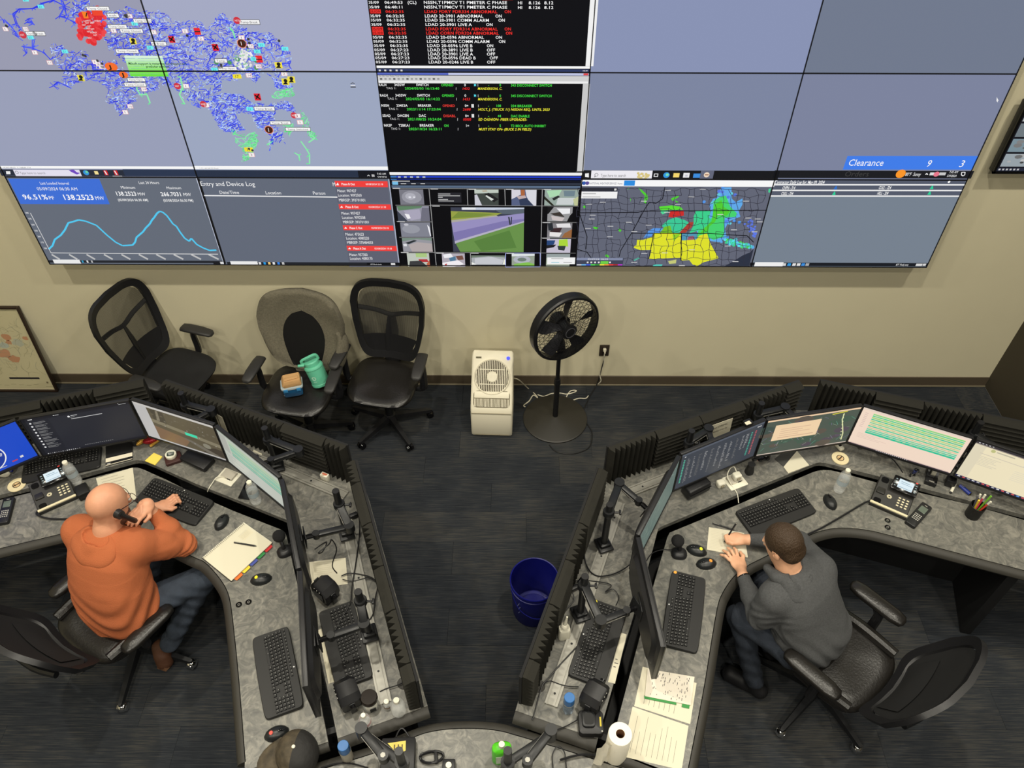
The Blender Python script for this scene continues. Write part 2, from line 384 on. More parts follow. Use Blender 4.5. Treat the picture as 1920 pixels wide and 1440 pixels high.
for x, y in ((321, 74), (403, 89), (482, 182)):
    sq(x-7, y-6, x+8, y+7, C(222, 36, 50)); zline(zP, [(x-5, y-3), (x, y), (x+6, y+5)], .008, K(20), 6); zline(zP, [(x+3, y-5), (x-2, y+4)], .007, K(20), 6)
for x, y in ((369, 59), (485, 111)): sq(x-7, y-6, x+8, y+7, C(232, 40, 50)); zline(zP, [(x-5, y+1), (x+6, y+1)], .006, K(40), 6)
for x, y in ((249, 78), (151, 147), (522, 123), (535, 154), (546, 150)):
    sq(x-8, y-6, x+8, y+6, C(240, 224, 70)); V.disc(*zP(x, y-2), .011, K(25), 6, 10); zpoly(zP, [(x-5, y+5), (x-2, y+1), (x+2, y+1), (x+5, y+5)], K(25), 6)
for x, y in ((453, 82), (504, 244)): V.disc(*zP(x, y), .027, C(240, 150, 120), 5, 14); V.disc(*zP(x, y), .023, C(70, 30, 18), 6, 14); tz(zP, '1', x-2, y, x+2, 7, WH, 1, L=7)
def lab(x0, y0, x1, y1, t): sq(x0-1, y0-1, x1+1, y1+1, K(70), 5); sq(x0, y0, x1, y1, K(244), 6); tz(zP, t, x0+4, (y0+y1)/2, x1-4, (y1-y0)*.52, K(60), L=7)
for q in ((161, 13, 205, 20, 'Temp Closed'), (200, 26, 223, 33, 'eak'), (249, 36, 288, 43, 'Temp Open'), (201, 47, 238, 54, 'Temp Open'), (224, 55, 268, 62, 'Temp Closed'), (274, 79, 312, 86, 'Temp Break'), (216, 93, 260, 100, 'Temp Closed'),
          (47, 60, 85, 67, 'Temp Break'), (238, 147, 272, 153, 'Temp Open'), (232, 156, 274, 163, 'Temp Closed'), (447, 38, 487, 46, 'Temp Break'), (402, 111, 426, 118, 'Temp'), (408, 126, 444, 132, 'Temp Open'), (476, 201, 515, 208, 'Temp Break'), (506, 228, 545, 234, 'Temp Break'), (535, 240, 582, 246, 'Temp Switched')): lab(*q)
for x, y, t in ((10, 55, '1'), (65, 99, '1'), (93, 118, '11'), (243, 31, '4'), (213, 58, '1'), (288, 61, '1'), (347, 59, '2'), (377, 73, '2'), (244, 200, '16'), (235, 211, '1'), (270, 168, '14'), (387, 198, '1'), (349, 162, '1'), (453, 71, '1'), (470, 87, '17'), (485, 125, '43'), (467, 142, '14'), (533, 139, '2'), (558, 218, '1'), (563, 230, '1'), (472, 291, '3'), (48, 55, '170'), (178, 117, '1'), (184, 121, '2'), (190, 126, '1')):
    sq(x-7, y-4, x+6, y+4, C(236, 170, 170), 5); sq(x-6, y-3.4, x+5, y+3.4, K(242), 6); tz(zP, t, x-3, y, x+(2 if len(t) < 2 else 4), 4, C(150, 70, 80), L=7)
for x, y in ((76, 13), (47, 0), (121, 97), (57, 71), (281, 90), (252, 45), (490, 85), (482, 97), (534, 92), (402, 131), (468, 205), (476, 111)): sq(x-7, y-3.5, x+7, y+3.5, C(112, 236, 242), 5); tz(zP, '21', x-3, y, x+3, 4, C(30, 110, 130), L=7)
for x, y in ((444, 144), (466, 281)): sq(x-9, y-4, x+9, y+4, C(240, 222, 50), 5); tz(zP, '17', x-4, y, x+4, 5, K(70), L=7)
for x, y in ((42, 66), (332, 162), (444, 39), (551, 217), (381, 196)): V.disc(*zP(x, y), .02, C(206, 52, 66), 6, 10); tz(zP, 'NST', x-4, y, x+4, 3.4, K(235), L=7)
for k in range(26): x, y = random.choice(((8, 52), (30, 50), (205, 30), (238, 28), (178, 112), (188, 124), (160, 104), (350, 70), (463, 78), (460, 90), (415, 125), (440, 130), (522, 75), (560, 226), (470, 284), (62, 62))); V.disc(*zP(x+random.uniform(-5, 5), y+random.uniform(-4, 4)), .008, K(60), 6, 8)
# green message box with two bands
for k in range(8): y0 = 105+k*4.9; zrect(zP, 232+k*1.6, y0, 360+k*1.3, y0+4.95, C(*[int(a+(b-a)*k/7) for a, b in ((214, 110), (240, 226), (216, 60))]), 8)
tz(zP, 'Milsoft support is restarting the dispatch and', 241, 119.5, 350, 4.6, C(20, 70, 20), 1, L=9); tz(zP, 'predictor services.', 274, 125, 319, 4.6, C(20, 70, 20), 1, L=9); tz(zP, 'x', 353, 109, 356, 3, K(60), L=9)
zline(zP, [(657, 158), (661, 156), (665, 158)], .004, K(60)); zline(zP, [(657, 164), (667, 164)], .006, K(60)); zline(zP, [(657, 161), (666, 161)], .005, K(235))
# --- alarm list
rows = [('06:49:53', '(CL)', 'NSSN,T1PMCV T1 PMETER C PHASE', 1183, '', 0, 'HI', 0), ('06:48:11', '', 'NSSN,T1PMCV T1 PMETER C PHASE', 1184, '', 0, 'HI', 0), ('06:32:35', '', 'LDAD FDRY FDR334 ABNORMAL', 1103, 'ON', 1160, '', 1), ('06:32:35', '', 'LDAD 20-3901 ABNORMAL', 988, 'ON', 1085, '', 0),
        ('06:32:35', '', 'LDAD 20-3901 COMM ALARM', 1036, 'ON', 1110, '', 0), ('06:32:35', '', 'LDAD 20-3901 LIVE A', 894, 'ON', 1010, '', 0), ('06:32:35', '', 'LDAD FDRY FDR314 ABNORMAL', 1106, 'ON', 1160, '', 1), ('06:32:35', '', 'LDAD CORN FDR324 ABNORMAL', 1115, 'ON', 1170, '', 1), ('06:32:35', '', 'LDAD 20-0596 ABNORMAL', 993, 'ON', 1087, '', 0),
        ('06:32:35', '', 'LDAD 20-0596 COMM ALARM', 1040, 'ON', 1113, '', 0), ('06:32:35', '', 'LDAD 20-0596 LIVE B', 900, 'ON', 1015, '', 0), ('06:27:23', '', 'LDAD 20-3891 LIVE B', 902, 'OFF', 1015, '', 0), ('06:27:23', '', 'LDAD 20-3901 LIVE A', 904, 'OFF', 1015, '', 0), ('06:27:23', '', 'LDAD 20-0596 DEAD B', 926, 'OFF', 1038, '', 0), ('06:27:23', '', 'LDAD 20-0246 LIVE B', 906, 'OFF', 1017, '', 0)]
ysr = [22, 60, 97, 133, 167, 203, 239, 273, 307, 341, 376, 411, 444, 476, 510]
for k, (tm, cl, ms, x1, st, sx, hi, red) in enumerate(rows):
    y = ysr[k]; s0 = 42+k*4.6; col = C(244, 50, 44) if red else WH
    if red: zrect(zC, s0-2, y-17, s0+98, y+16, C(236, 48, 42), 2)
    tz(zC, '05/09', s0+2, y, s0+92, 22, C(120, 12, 12) if red else col, 1); tz(zC, tm, s0+136, y, s0+136+152-k*.3, 22, col, 1)
    if cl: tz(zC, cl, 366, y, 443, 24, col, 1)
    tz(zC, ms, 498+k*2.9, y, x1, 24, col, 1)
    if st: tz(zC, st, sx, y+1, sx+56+(14 if st == 'OFF' else 0), 24, col, 1)
    if hi:
        tz(zC, hi, 1268, y+4, 1308, 24, col, 1); tz(zC, '8.126', 1358, y+4, 1455, 24, col, 1); tz(zC, '8.12', 1485, y+4, 1562, 24, col, 1)
zrect(zC, 1140, -70, 1230, 6, C(110, 16, 16), 1)
zrect(zC, 1866, -60, 1888, 545, K(240), 2); zrect(zC, 108, 540, 1860, 566, K(246), 2); zrect(zC, 112, 566, 1852, 592, C(44, 56, 96), 2)
for x in (130, 175, 218, 268, 308): zrect(zC, x, 573, x+18, 586, K(220), 3)
tz(zC, '7:43 AM', 1800, 582, 1840, 12, WH)
# --- tag list
zrect(zC, 118, 598, 1850, 622, C(88, 104, 190), 1); zrect(zC, 700, 598, 1850, 622, C(190, 196, 226), 2); zrect(zC, 120, 620, 1848, 690, K(206), 1); zrect(zC, 124, 664, 1846, 686, K(236), 2)
zrect(zC, 1808, 604, 1846, 620, C(222, 70, 70), 3); tz(zC, 'File  Edit  View  Display  Tools  Window  Help', 134, 626, 385, 11, K(70)); 
for k in range(14): zrect(zC, 140+k*36, 642, 160+k*36, 656, K(150 if k % 3 else 90), 3)
def tg(y, k, a, b, c_, d, dc, e_, m, n5, t, dt, num, note):
    s0 = 130+k*11
    tz(zC, a, s0, y, s0+66, 20, WH, 1); tz(zC, b, s0+128-k*2, y, s0+216, 20, WH, 1); tz(zC, c_, s0+308-k*4, y, s0+410-k*(0 if len(c_) > 4 else 18), 20, WH, 1)
    tz(zC, d, 642+k*6, y+2, 642+k*6+(102 if len(d) > 3 else 38), 20, dc, 1); tz(zC, e_, 830+k*3, y+2, 830+k*3+15*len(e_), 20, WH, 1)
    if m: tz(zC, m, 910, y+2, 930, 20, CY, 1)
    tz(zC, '1', 938+k*2, y+3, 948+k*2, 20, WH, 1); tz(zC, '-', 1026, y+3, 1036, 20, GR, 1); tz(zC, n5, 1140-14*len(n5)-7, y+3, 1140-7, 20, GR, 1); tz(zC, t, 1213, y+4, dt, 20, GR, 1)
    y2 = y+29
    tz(zC, 'TAG 1:', 192+k*10, y2-2, 274+k*9, 17, K(215)); 
def tg2(y2, k, date, num, note, x1):
    tz(zC, date, 345+k*8, y2, 628+k*6, 20, GR, 1); tz(zC, '1', 760+k*4, y2+2, 768+k*4, 20, WH, 1, .2)
    if num: tz(zC, num, 812+k*3, y2+2, 875+k*4, 20, C(236, 40, 40), 1, .2)
    tz(zC, note, 940+k*2, y2+2, x1, 20, YE, 1, .2)
for a in ((697, 0, 'RALH', '343SW', 'SWITCH', 'OPENED', GR, '0', 'M', '0', '343 DISCONNECT SWITCH', 1550), (783, 1, 'RALH', '345SW', 'SWITCH', 'OPENED', GR, '0', 'M', '0', '345 DISCONNECT SWITCH', 1548), (866, 2, 'NSSN', '23452A', 'BREAKER', 'OPENED', RD, '0=', '', '108', '234 BREAKER', 1387), (949, 3, 'SDAD', 'DACEN', 'DAC', 'DISABL', RD, '0=', '', '44', 'DAC ENABLE', 1366), (1029, 4, 'NKSP', 'T2BKA1', 'BREAKER', 'ON', GR, '1=', '', '5', 'T2 BECK AUTO INHIBIT', 1500)):
    tg(*a[:12], None, None)
for a in ((726, 0, '2024/05/03 16:13:40', '1432', 'MANDERSON, C.', 1142), (812, 1, '2024/05/03 16:14:22', '1433', 'MANDERSON, C.', 1142), (896, 2, '2022/11/14 17:23:04', '2688', 'HOLT, J. (TRUCK 11) NISSAN REQ. UNTIL 2023', 1530), (978, 3, '2021/08/25 10:24:04', '00000', 'ED CASHION- FIBER UPGRADES-', 1345), (1058, 4, '2023/10/24 16:23:11', '', 'MUST STAY ON- (BUCK 2 IN FIELD)', 1380)): tg2(*a)
for x, y in ((900, 868), (902, 950)): zrect(zC, x-11, y-13, x+10, y+15, K(225), 3)
zrect(zC, 1803, 690, 1808, 1405, K(200), 2); zrect(zC, 210, 1412, 1800, 1438, K(238), 2); zrect(zC, 1745, 1405, 1800, 1412, K(60), 3)
# --- taskbars of the upper left desktops
zrect(zD, -60, 56, 1745, 86, K(246), 2); tz(zD, '1: PORTABLES  Y: 768681.714', 10, 72, 275, 12, K(120), L=3); zrect(zD, -60, 88, 1768, 153, C(38, 44, 58), 2); zrect(zD, 1100, 88, 1768, 150, C(42, 54, 78), 3)
zrect(zD, 112, 90, 735, 150, C(226, 222, 236), 3); tz(zD, 'Type here to search', 180, 120, 410, 22, K(120)); V.disc(*zD(148, 115), .011, K(130), 4); V.disc(*zD(148, 115), .008, C(226, 222, 236), 5)
zpoly(zD, [(615, 95), (660, 90), (690, 115), (720, 120), (690, 135), (640, 112)], C(110, 70, 190), 4); zpoly(zD, [(50, 105), (88, 105), (92, 132), (55, 132)], K(235), 4)
V.disc(*zD(772, 118), .018, C(52, 146, 214), 4); V.disc(*zD(778, 112), .009, C(110, 210, 160), 5); zrect(zD, 842, 104, 888, 134, C(242, 222, 150), 4)
for x in (950, 1040): zrect(zD, x-24, 98, x+26, 140, C(214, 34, 44), 4); zpoly(zD, [(x-18, 100), (x-8, 100), (x+16, 136), (x+4, 136)], K(235), 5)
zrect(zD, 1010, 146, 1098, 151, K(210), 5)
zrect(zE, 62, 8, 1772, 44, K(246), 2); tz(zE, '1.1Y: -60,160.522 Read', 112, 30, 278, 12, K(130), L=3); zrect(zE, 68, 44, 1776, 112, C(40, 50, 70), 2); zrect(zE, 1500, 50, 1778, 118, C(18, 20, 28), 3)
tz(zE, '7:43 AM', 1672, 78, 1750, 16); tz(zE, '5/9/2024', 1676, 106, 1756, 16); zline(zE, [(1585, 98), (1596, 88), (1607, 98)], .004, WH); zrect(zE, 1622, 84, 1650, 104, K(210), 3)
# --- load chart panel
zpoly(zD, [(68, 172), (890, 174), (985, 402), (182, 400)], C(62, 110, 212), 2)
tz(zD, 'Last Loaded Interval', 360, 212, 622, 24); tz(zD, '05/09/2024 06:30 AM', 335, 262, 700, 28); tz(zD, '96.51%', 212, 336, 437, 44, WH, 1); tz(zD, 'PF', 442, 344, 492, 32); tz(zD, '138.2523', 568, 338, 852, 46, WH, 1); tz(zD, 'MW', 860, 346, 940, 34)
tz(zD, 'Last 24 Hours', 1248, 207, 1434, 26); tz(zD, 'Minimum', 1088, 250, 1218, 24); tz(zD, 'Maximum', 1498, 254, 1632, 24); tz(zD, '138.2523', 1042, 306, 1232, 36, WH, 1); tz(zD, 'MW', 1240, 310, 1310, 28); tz(zD, '266.7031', 1450, 310, 1640, 36, WH, 1); tz(zD, 'MW', 1650, 314, 1720, 28)
tz(zD, '(05/09/2024 06:30 AM)', 1062, 363, 1336, 22, K(235), 1); tz(zD, '(05/08/2024 06:30 PM)', 1470, 367, 1742, 22, K(235), 1)
cv = [(435, 808), (470, 775), (490, 720), (545, 680), (580, 635), (612, 570), (665, 556), (705, 543), (770, 555), (865, 592), (960, 680), (1040, 745), (1100, 775), (1190, 770), (1213, 745), (1226, 700), (1285, 650), (1310, 615), (1345, 580), (1365, 545), (1385, 522), (1410, 485), (1432, 467), (1460, 472), (1500, 505), (1555, 580), (1585, 600), (1620, 655), (1660, 708), (1700, 735), (1720, 710), (1770, 765), (1830, 797), (1885, 818), (1945, 815)]
zline(zD, cv, .0115, C(82, 200, 240), 3); zline(zD, [(270, 480), (455, 838)], .004, K(220)); zline(zD, [(455, 840), (1960, 852)], .005, K(225))
for k in range(7): tz(zD, str(300-25*k), 228+k*27.5, 480+k*53, 258+k*27.5, 14, K(225), 1)
for k in range(10):
    a = zD(462+k*157, 854); b = zD(535+k*159, 898); V.line([a, b], .014, K(190), 3)
zrect(zD, 430, 906, 2010, 934, C(36, 38, 44), 2); zrect(zD, 470, 900, 728, 936, K(232), 3)
for x, c_ in ((742, C(40, 150, 190)), (785, K(220)), (825, K(180))): zrect(zD, x-12, 908, x+12, 928, c_, 4)
zrect(zE, 228, 852, 325, 872, C(24, 25, 30), 3); zrect(zE, 290, 850, 325, 870, K(215), 4)
# --- entry log panel
zpoly(zE, [(78, 112), (96, 112), (335, 868), (322, 868)], C(190, 196, 214), 3); zpoly(zE, [(100, 118), (110, 118), (345, 868), (337, 868)], K(30), 3)
tz(zE, 'Entry and Device Log', 122, 165, 600, 40); tz(zE, 'Date/Time', 288, 240, 462, 28); tz(zE, 'Location', 692, 244, 832, 28); tz(zE, 'Person', 1108, 247, 1220, 28); tz(zE, 'M', 1282, 170, 1310, 34); zline(zE, [(150, 269), (1322, 283)], .008, K(235))
al = [(1297, 140, 1762, 196, 'B', '907427', '9092500', '393701001'), (1332, 344, 1788, 393, 'B', '907427', '9092508', '393701001'), (1368, 530, 1812, 577, 'C', '475623', '4080220', '370484003'), (1402, 710, 1840, 757, 'A', '957300', '4080170', '186137001')]
for k, (xa, ya, xb, yb, ph, mt, lo, mb) in enumerate(al):
    zpoly(zE, [(xa, ya), (xb, ya+3), (xb+6, yb), (xa+9, yb-4)], C(238, 64, 60), 3); zpoly(zE, [(xa+8, yb), (xb+5, yb), (xb+22+k, yb+138), (xa+26, yb+138)], C(94, 97, 112), 2)
    zpoly(zE, [(xa+14, yb-18), (xa+28, ya+14), (xa+40, yb-17)], WH, 4); tz(zE, 'Phase %s Out' % ph, xa+62, (ya+yb)/2, xa+180-k*3, 20, WH, 1); tz(zE, '05/08/2024 %d:18' % (22-k), xb-190, (ya+yb)/2+1, xb-38, 16, WH)
    tz(zE, 'Meter: '+mt, xa+26, yb+31, xa+193-k*2, 24); tz(zE, 'Location: '+lo, xa+32, yb+70-k*2, xa+240-k*3, 24)
    if k < 3: tz(zE, 'MBRSEP: '+mb, xa+40, yb+112-k*4, xa+276-k*3, 24)
zpoly(zE, [(1768, 120), (1784, 120), (1876, 885), (1862, 885)], C(170, 176, 196), 3)
zrect(zE, 350, 852, 1878, 886, C(34, 36, 42), 4); zrect(zE, 380, 846, 628, 882, K(232), 5); zrect(zE, 1580, 858, 1870, 886, C(14, 15, 20), 5); tz(zE, '83°F Mostly cloudy', 1615, 873, 1712, 12, L=6); zrect(zE, 1792, 862, 1832, 884, K(220), 6)
for x, c_ in ((642, K(220)), (684, C(40, 150, 220)), (725, C(236, 200, 120)), (764, K(225)), (806, C(60, 130, 220)), (846, K(190))): zrect(zE, x-13, 853, x+13, 876, c_, 5)
# --- security camera panel
zrect(zF, 54, 72, 1868, 102, K(240), 1); zrect(zF, 60, 104, 1866, 144, C(30, 62, 206), 1); zrect(zF, 60, 104, 120, 142, C(60, 120, 190), 2)
for x in (145, 202, 260, 320, 378): zrect(zF, x-14, 110, x+14, 132, C(200, 215, 236), 3)
zrect(zF, 62, 144, 1862, 170, C(16, 20, 34), 1); zrect(zF, 66, 166, 1862, 192, C(46, 52, 66), 1); zrect(zF, 76, 160, 134, 188, C(120, 190, 230), 2); zrect(zF, 70, 194, 1860, 224, C(86, 104, 128), 1)
[zrect(zF, a, b-4, c, b+4, K(205), 3) for a, b, c in ((76, 154, 245), (158, 178, 210), (256, 178, 300), (345, 178, 388))]
def cam_t(x0, y0, x1, y1, base, *shapes):
    a = zF(x0, y0); b = zF(x1, y1); U = lambda u, v: (a[0]+(b[0]-a[0])*u, a[1]+(b[1]-a[1])*v)
    V.poly([U(0, 0), U(1, 0), U(1, 1), U(0, 1)], C(*base), 2)
    for i, (c_, pts) in enumerate(shapes): V.poly([U(*p) for p in pts], C(*c_), 3+.3*i)
GYs = (128, 128, 138)
def circ(cx, cy, r, n=14, ry=None): return [(cx+r*cos(2*PI*k/n), cy+(ry or r)*sin(2*PI*k/n)) for k in range(n)]
cam_t(140, 232, 382, 378, (120, 120, 130), ((150, 150, 160), circ(.5, .5, .42)), ((175, 175, 185), circ(.45, .45, .22)), ((220, 220, 228), circ(.42, .5, .06)), ((220, 220, 228), circ(.6, .5, .05)))
cam_t(508, 262, 735, 358, (38, 38, 44)); [zrect(zF, a, b-4, c, b+3, K(190), 4) for a, b, c in ((512, 276, 628), (512, 293, 720), (512, 307, 556), (514, 328, 606), (514, 342, 662))]
cam_t(856, 234, 1086, 384, (64, 70, 66), ((190, 200, 190), [(0, 0), (1, 0), (1, .2), (0, .25)]), ((200, 200, 210), [(0, .35), (.1, .3), (.3, 1), (0, 1)]), ((30, 30, 32), [(.4, .25), (.6, .2), (1, .6), (.8, .8)]), ((210, 215, 210), [(.45, .4), (.5, .35), (.8, .6), (.7, .7)]), ((180, 170, 150), [(.3, .05), (.5, .02), (.55, .12), (.35, .15)]))
cam_t(1208, 236, 1442, 386, (86, 96, 130), ((214, 214, 222), [(.55, 0), (1, 0), (1, 1), (.8, 1), (.6, .4)]), ((170, 100, 60), [(.37, 0), (.52, 0), (.54, .35), (.38, .38)]), ((214, 210, 220), [(0, 0), (.35, 0), (.37, .3), (0, .6)]), ((190, 170, 170), [(.2, .4), (.55, .35), (.6, .5), (.3, .6)]), ((50, 60, 86), [(.3, .6), (.6, .5), (.9, 1), (.35, 1)]))
cam_t(1524, 236, 1836, 386, (150, 166, 158), ((170, 216, 176), [(.05, .05), (.5, 0), (.42, .35), (.15, .5)]), ((40, 44, 44), [(.22, .55), (.4, .35), (.46, .45), (.28, .68)]), ((200, 206, 206), [(.4, .5), (.9, .5), (.85, .95), (.35, .95)]), ((190, 196, 150), [(.85, .6), (1, .4), (1, 1), (.9, 1)]), ((40, 40, 30), [(0, .4), (.3, 1), (.22, 1), (0, .6)]), ((110, 130, 140), [(.55, .05), (.9, .05), (.88, .4), (.58, .4)]))
cam_t(118, 390, 436, 534, (146, 146, 160), ((60, 66, 80), [(0, .3), (.3, 1), (0, 1)]), ((96, 130, 100), [(0, 0), (.8, 0), (.75, .12), (.05, .3)]), ((168, 164, 184), [(.2, .3), (.7, .2), (.75, .8), (.4, .95)]), ((238, 238, 240), [(.22, .5), (.36, .55), (.4, .8), (.3, .85)]), ((110, 110, 124), [(.78, .1), (1, .1), (1, 1), (.7, 1)]))
cam_t(150, 545, 446, 684, (128, 130, 142), ((150, 152, 162), circ(.35, .45, .3)), ((235, 235, 240), [(.9, .15), (.97, .3), (1, .9), (.97, .95)]), ((190, 190, 198), circ(.2, .15, .08)))
cam_t(168, 692, 462, 824, (150, 150, 158), ((120, 140, 128), [(0, 0), (1, 0), (1, .2), (.5, .08), (0, .25)]), ((40, 46, 50), [(.1, .35), (.4, .15), (.5, .2), (.2, .45)]), ((220, 222, 226), [(.02, .45), (.14, .4), (.14, .6), (.04, .6)]), ((176, 166, 166), [(.2, .5), (.5, .3), (1, .4), (1, 1), (.3, 1)]))
cam_t(630, 402, 1322, 826, (60, 64, 80), ((196, 204, 220), [(.15, 0), (1, 0), (1, .06), (.15, .05)]), ((90, 100, 110), [(.6, .05), (1, .03), (1, .15), (.7, .14)]), ((150, 160, 70), [(0, .08), (.7, .12), (.62, .17), (0, .28)]), ((120, 140, 60), [(.1, .1), (.6, .14), (.4, .2), (0, .24)]),
      ((172, 168, 160), [(0, .28), (.62, .17), (.65, .2), (0, .34)]), ((150, 142, 190), [(0, .33), (.65, .19), (1, .12), (1, .3), (.03, .78)]), ((126, 118, 172), [(.02, .55), (.7, .3), (1, .24), (1, .3), (.03, .78)]), ((180, 176, 196), [(.03, .75), (1, .29), (1, .33), (.03, .81)]), ((104, 144, 74), [(.04, .8), (1, .32), (1, 1), (.1, 1)]), ((88, 128, 62), [(.3, .75), (.8, .5), (.9, .9), (.4, .98)]), ((50, 56, 60), [(.78, .2), (.8, .2), (.82, .38), (.8, .38)]), ((50, 56, 60), [(.82, .2), (.835, .2), (.832, .36), (.82, .36)]), ((230, 232, 236), [(.16, 0), (.34, 0), (.34, .045), (.16, .05)]))
cam_t(1552, 398, 1780, 536, (150, 150, 152), ((20, 20, 22), [(0, 0), (.25, 0), (.05, .45), (0, .5)]), ((235, 235, 238), [(.35, .1), (.9, .1), (.9, .45), (.6, .5)]), ((60, 54, 50), [(.1, .45), (.5, .35), (.7, .7), (.3, .6)]), ((200, 190, 190), [(.15, .6), (.7, .75), (.6, .98), (.2, .9)]), ((12, 12, 14), [(.9, .6), (1, .4), (1, 1), (.8, 1)]))
cam_t(1550, 552, 1776, 690, (130, 128, 132), ((226, 224, 226), [(.35, .05), (.9, 0), (.95, .3), (.4, .3)]), ((60, 40, 44), [(.2, .35), (.6, .3), (.5, .7), (.1, .6)]), ((230, 226, 226), [(.1, .6), (.6, .65), (.5, .95), (.1, .9)]), ((150, 100, 60), [(.7, .7), (1, .4), (1, 1), (.6, 1)]), ((40, 44, 50), [(0, 0), (.2, 0), (.25, .5), (.05, .5)]))
cam_t(1544, 702, 1764, 832, (196, 190, 206), ((40, 70, 120), [(0, .1), (.35, .1), (.3, .4), (0, .5)]), ((170, 214, 60), [(.5, .05), (.85, 0), (.9, .55), (.5, .5)]), ((50, 60, 60), [(.45, .5), (.8, .5), (.75, .85), (.5, .8)]), ((30, 30, 34), [(0, .45), (.4, .4), (.3, .6), (0, .7)]))
cam_t(214, 836, 436, 964, (190, 196, 186), ((170, 200, 130), [(.4, 0), (.9, 0), (.9, .3), (.4, .3)]), ((180, 50, 56), [(.5, .45), (.9, .45), (.95, .65), (.55, .65)]), ((60, 60, 62), [(.1, .6), (.6, .55), (.9, 1), (.05, 1)]), ((190, 100, 70), [(.85, .8), (1, .5), (1, 1), (.9, 1)]))
cam_t(546, 838, 770, 966, (176, 170, 180), ((236, 236, 240), [(.05, .1), (.4, 0), (.5, .3), (.1, .35)]), ((80, 120, 150), [(.3, .35), (.6, .2), (.6, .6), (.35, .6)]), ((240, 236, 240), [(0, .7), (.7, .5), (.95, .8), (.5, 1), (0, 1)]), ((190, 60, 60), [(.1, .8), (.2, .75), (.2, .85), (.12, .9)]), ((120, 80, 70), [(.6, .2), (.9, .15), (.95, .45), (.7, .5)]))
cam_t(826, 858, 1150, 948, (168, 172, 176), ((110, 124, 110), [(0, 0), (1, 0), (1, .2), (.5, .08), (0, .25)]), ((196, 198, 204), [(.1, .3), (.6, .15), (.95, .5), (.9, .9), (.1, .9)]), ((236, 236, 232), [(0, .7), (.15, .95), (0, 1)]), ((236, 236, 220), [(.97, .4), (1, .4), (1, .95), (.92, .95)]))
cam_t(1210, 842, 1424, 964, (150, 160, 146), ((220, 226, 228), [(0, 0), (1, 0), (1, .15), (0, .2)]), ((176, 180, 190), circ(.45, .45, .38, 14, .3)), ((110, 124, 116), circ(.45, .45, .2, 14, .15)), ((130, 190, 80), [(.1, .8), (.7, .65), (1, .8), (1, 1), (.1, 1)]))
cam_t(1540, 844, 1756, 966, (180, 190, 172), ((150, 160, 160), [(0, 0), (1, 0), (1, .3), (0, .3)])); zrect(zF, 1548, 876, 1808, 940, K(240), 6); zrect(zF, 1585, 884, 1700, 892, K(170), 7); zrect(zF, 1585, 918, 1660, 928, C(170, 210, 220), 7); zrect(zF, 1700, 918, 1780, 928, K(190), 7)
for a, b in (((88, 222), (1856, 232)), ((440, 380), (1846, 392)), ((108, 382), (450, 386)), ((118, 536), (460, 540)), ((144, 686), (470, 690)), ((156, 828), (1816, 836)), ((1496, 544), (1834, 546)), ((1492, 692), (1820, 694))): zline(zF, [a, b], .003, K(150))
for a, b in (((425, 222), (496, 966)), ((788, 225), (795, 385)), ((1144, 228), (1150, 388)), ((1500, 230), (1482, 966)), ((818, 832), (822, 966)), ((1152, 836), (1152, 966))): zline(zF, [a, b], .004, K(170))
zline(zF, [(1152, 836), (1480, 834), (1480, 966), (1152, 968), (1152, 836)], .005, C(150, 160, 220), 4)
for x, y in ((80, 222), (440, 228), (800, 231), (1155, 231), (1512, 232), (456, 390), (125, 536), (1504, 546), (1500, 694), (494, 836), (824, 836), (1160, 838), (160, 830)): zrect(zF, x, y-4, x+72, y+4, K(200), 4)
# --- right hand desktop taskbar, clearance banner
zrect(zG, 55, 192, 1826, 274, C(22, 23, 26), 2); zrect(zG, 140, 194, 680, 274, C(236, 234, 240), 3); tz(zG, 'Type here to search', 220, 238, 450, 28, K(120)); V.disc(*zG(184, 233), .012, K(90), 4); V.disc(*zG(184, 233), .009, C(236, 234, 240), 5); zline(zG, [(176, 244), (166, 254)], .005, K(90), 4)
for k in range(14): V.disc(*zG(560+random.uniform(0, 100), 215+random.uniform(0, 50)), .009, C(214, 196, 130), 5, 8)
zpoly(zG, [(82, 222), (116, 218), (116, 256), (82, 252)], K(240), 3); zrect(zG, 704, 222, 738, 252, K(230), 3); zrect(zG, 710, 228, 732, 246, K(40), 4)
V.disc(*zG(815, 236), .02, C(50, 150, 222), 3, 16); V.disc(*zG(822, 232), .01, C(120, 220, 180), 4); zrect(zG, 880, 218, 928, 256, C(244, 214, 110), 3); zrect(zG, 970, 216, 1018, 258, K(235), 3); zrect(zG, 984, 232, 1004, 250, C(200, 200, 210), 4); zrect(zG, 1060, 222, 1114, 260, C(60, 140, 220), 3); zrect(zG, 1128, 194, 1230, 274, C(98, 102, 122), 3); V.disc(*zG(1177, 233), .018, C(236, 214, 190), 4, 14); zrect(zG, 1162, 229, 1194, 237, C(150, 90, 60), 5)
zrect(zH, 150, 904, 1192, 948, C(26, 27, 31), 2); zpoly(zH, [(535, 828), (1225, 828), (1192, 900), (510, 900)], C(64, 124, 232), 3)
tz(zH, 'Clearance', 535, 862, 722, 34, WH, 0, .05); tz(zH, '9', 948, 867, 972, 36, WH, 0, .1); tz(zH, '3', 1120, 868, 1148, 36, WH, 0, .1); tz(zH, 'Orders', 516, 922, 645, 28, K(62), 0, .05)
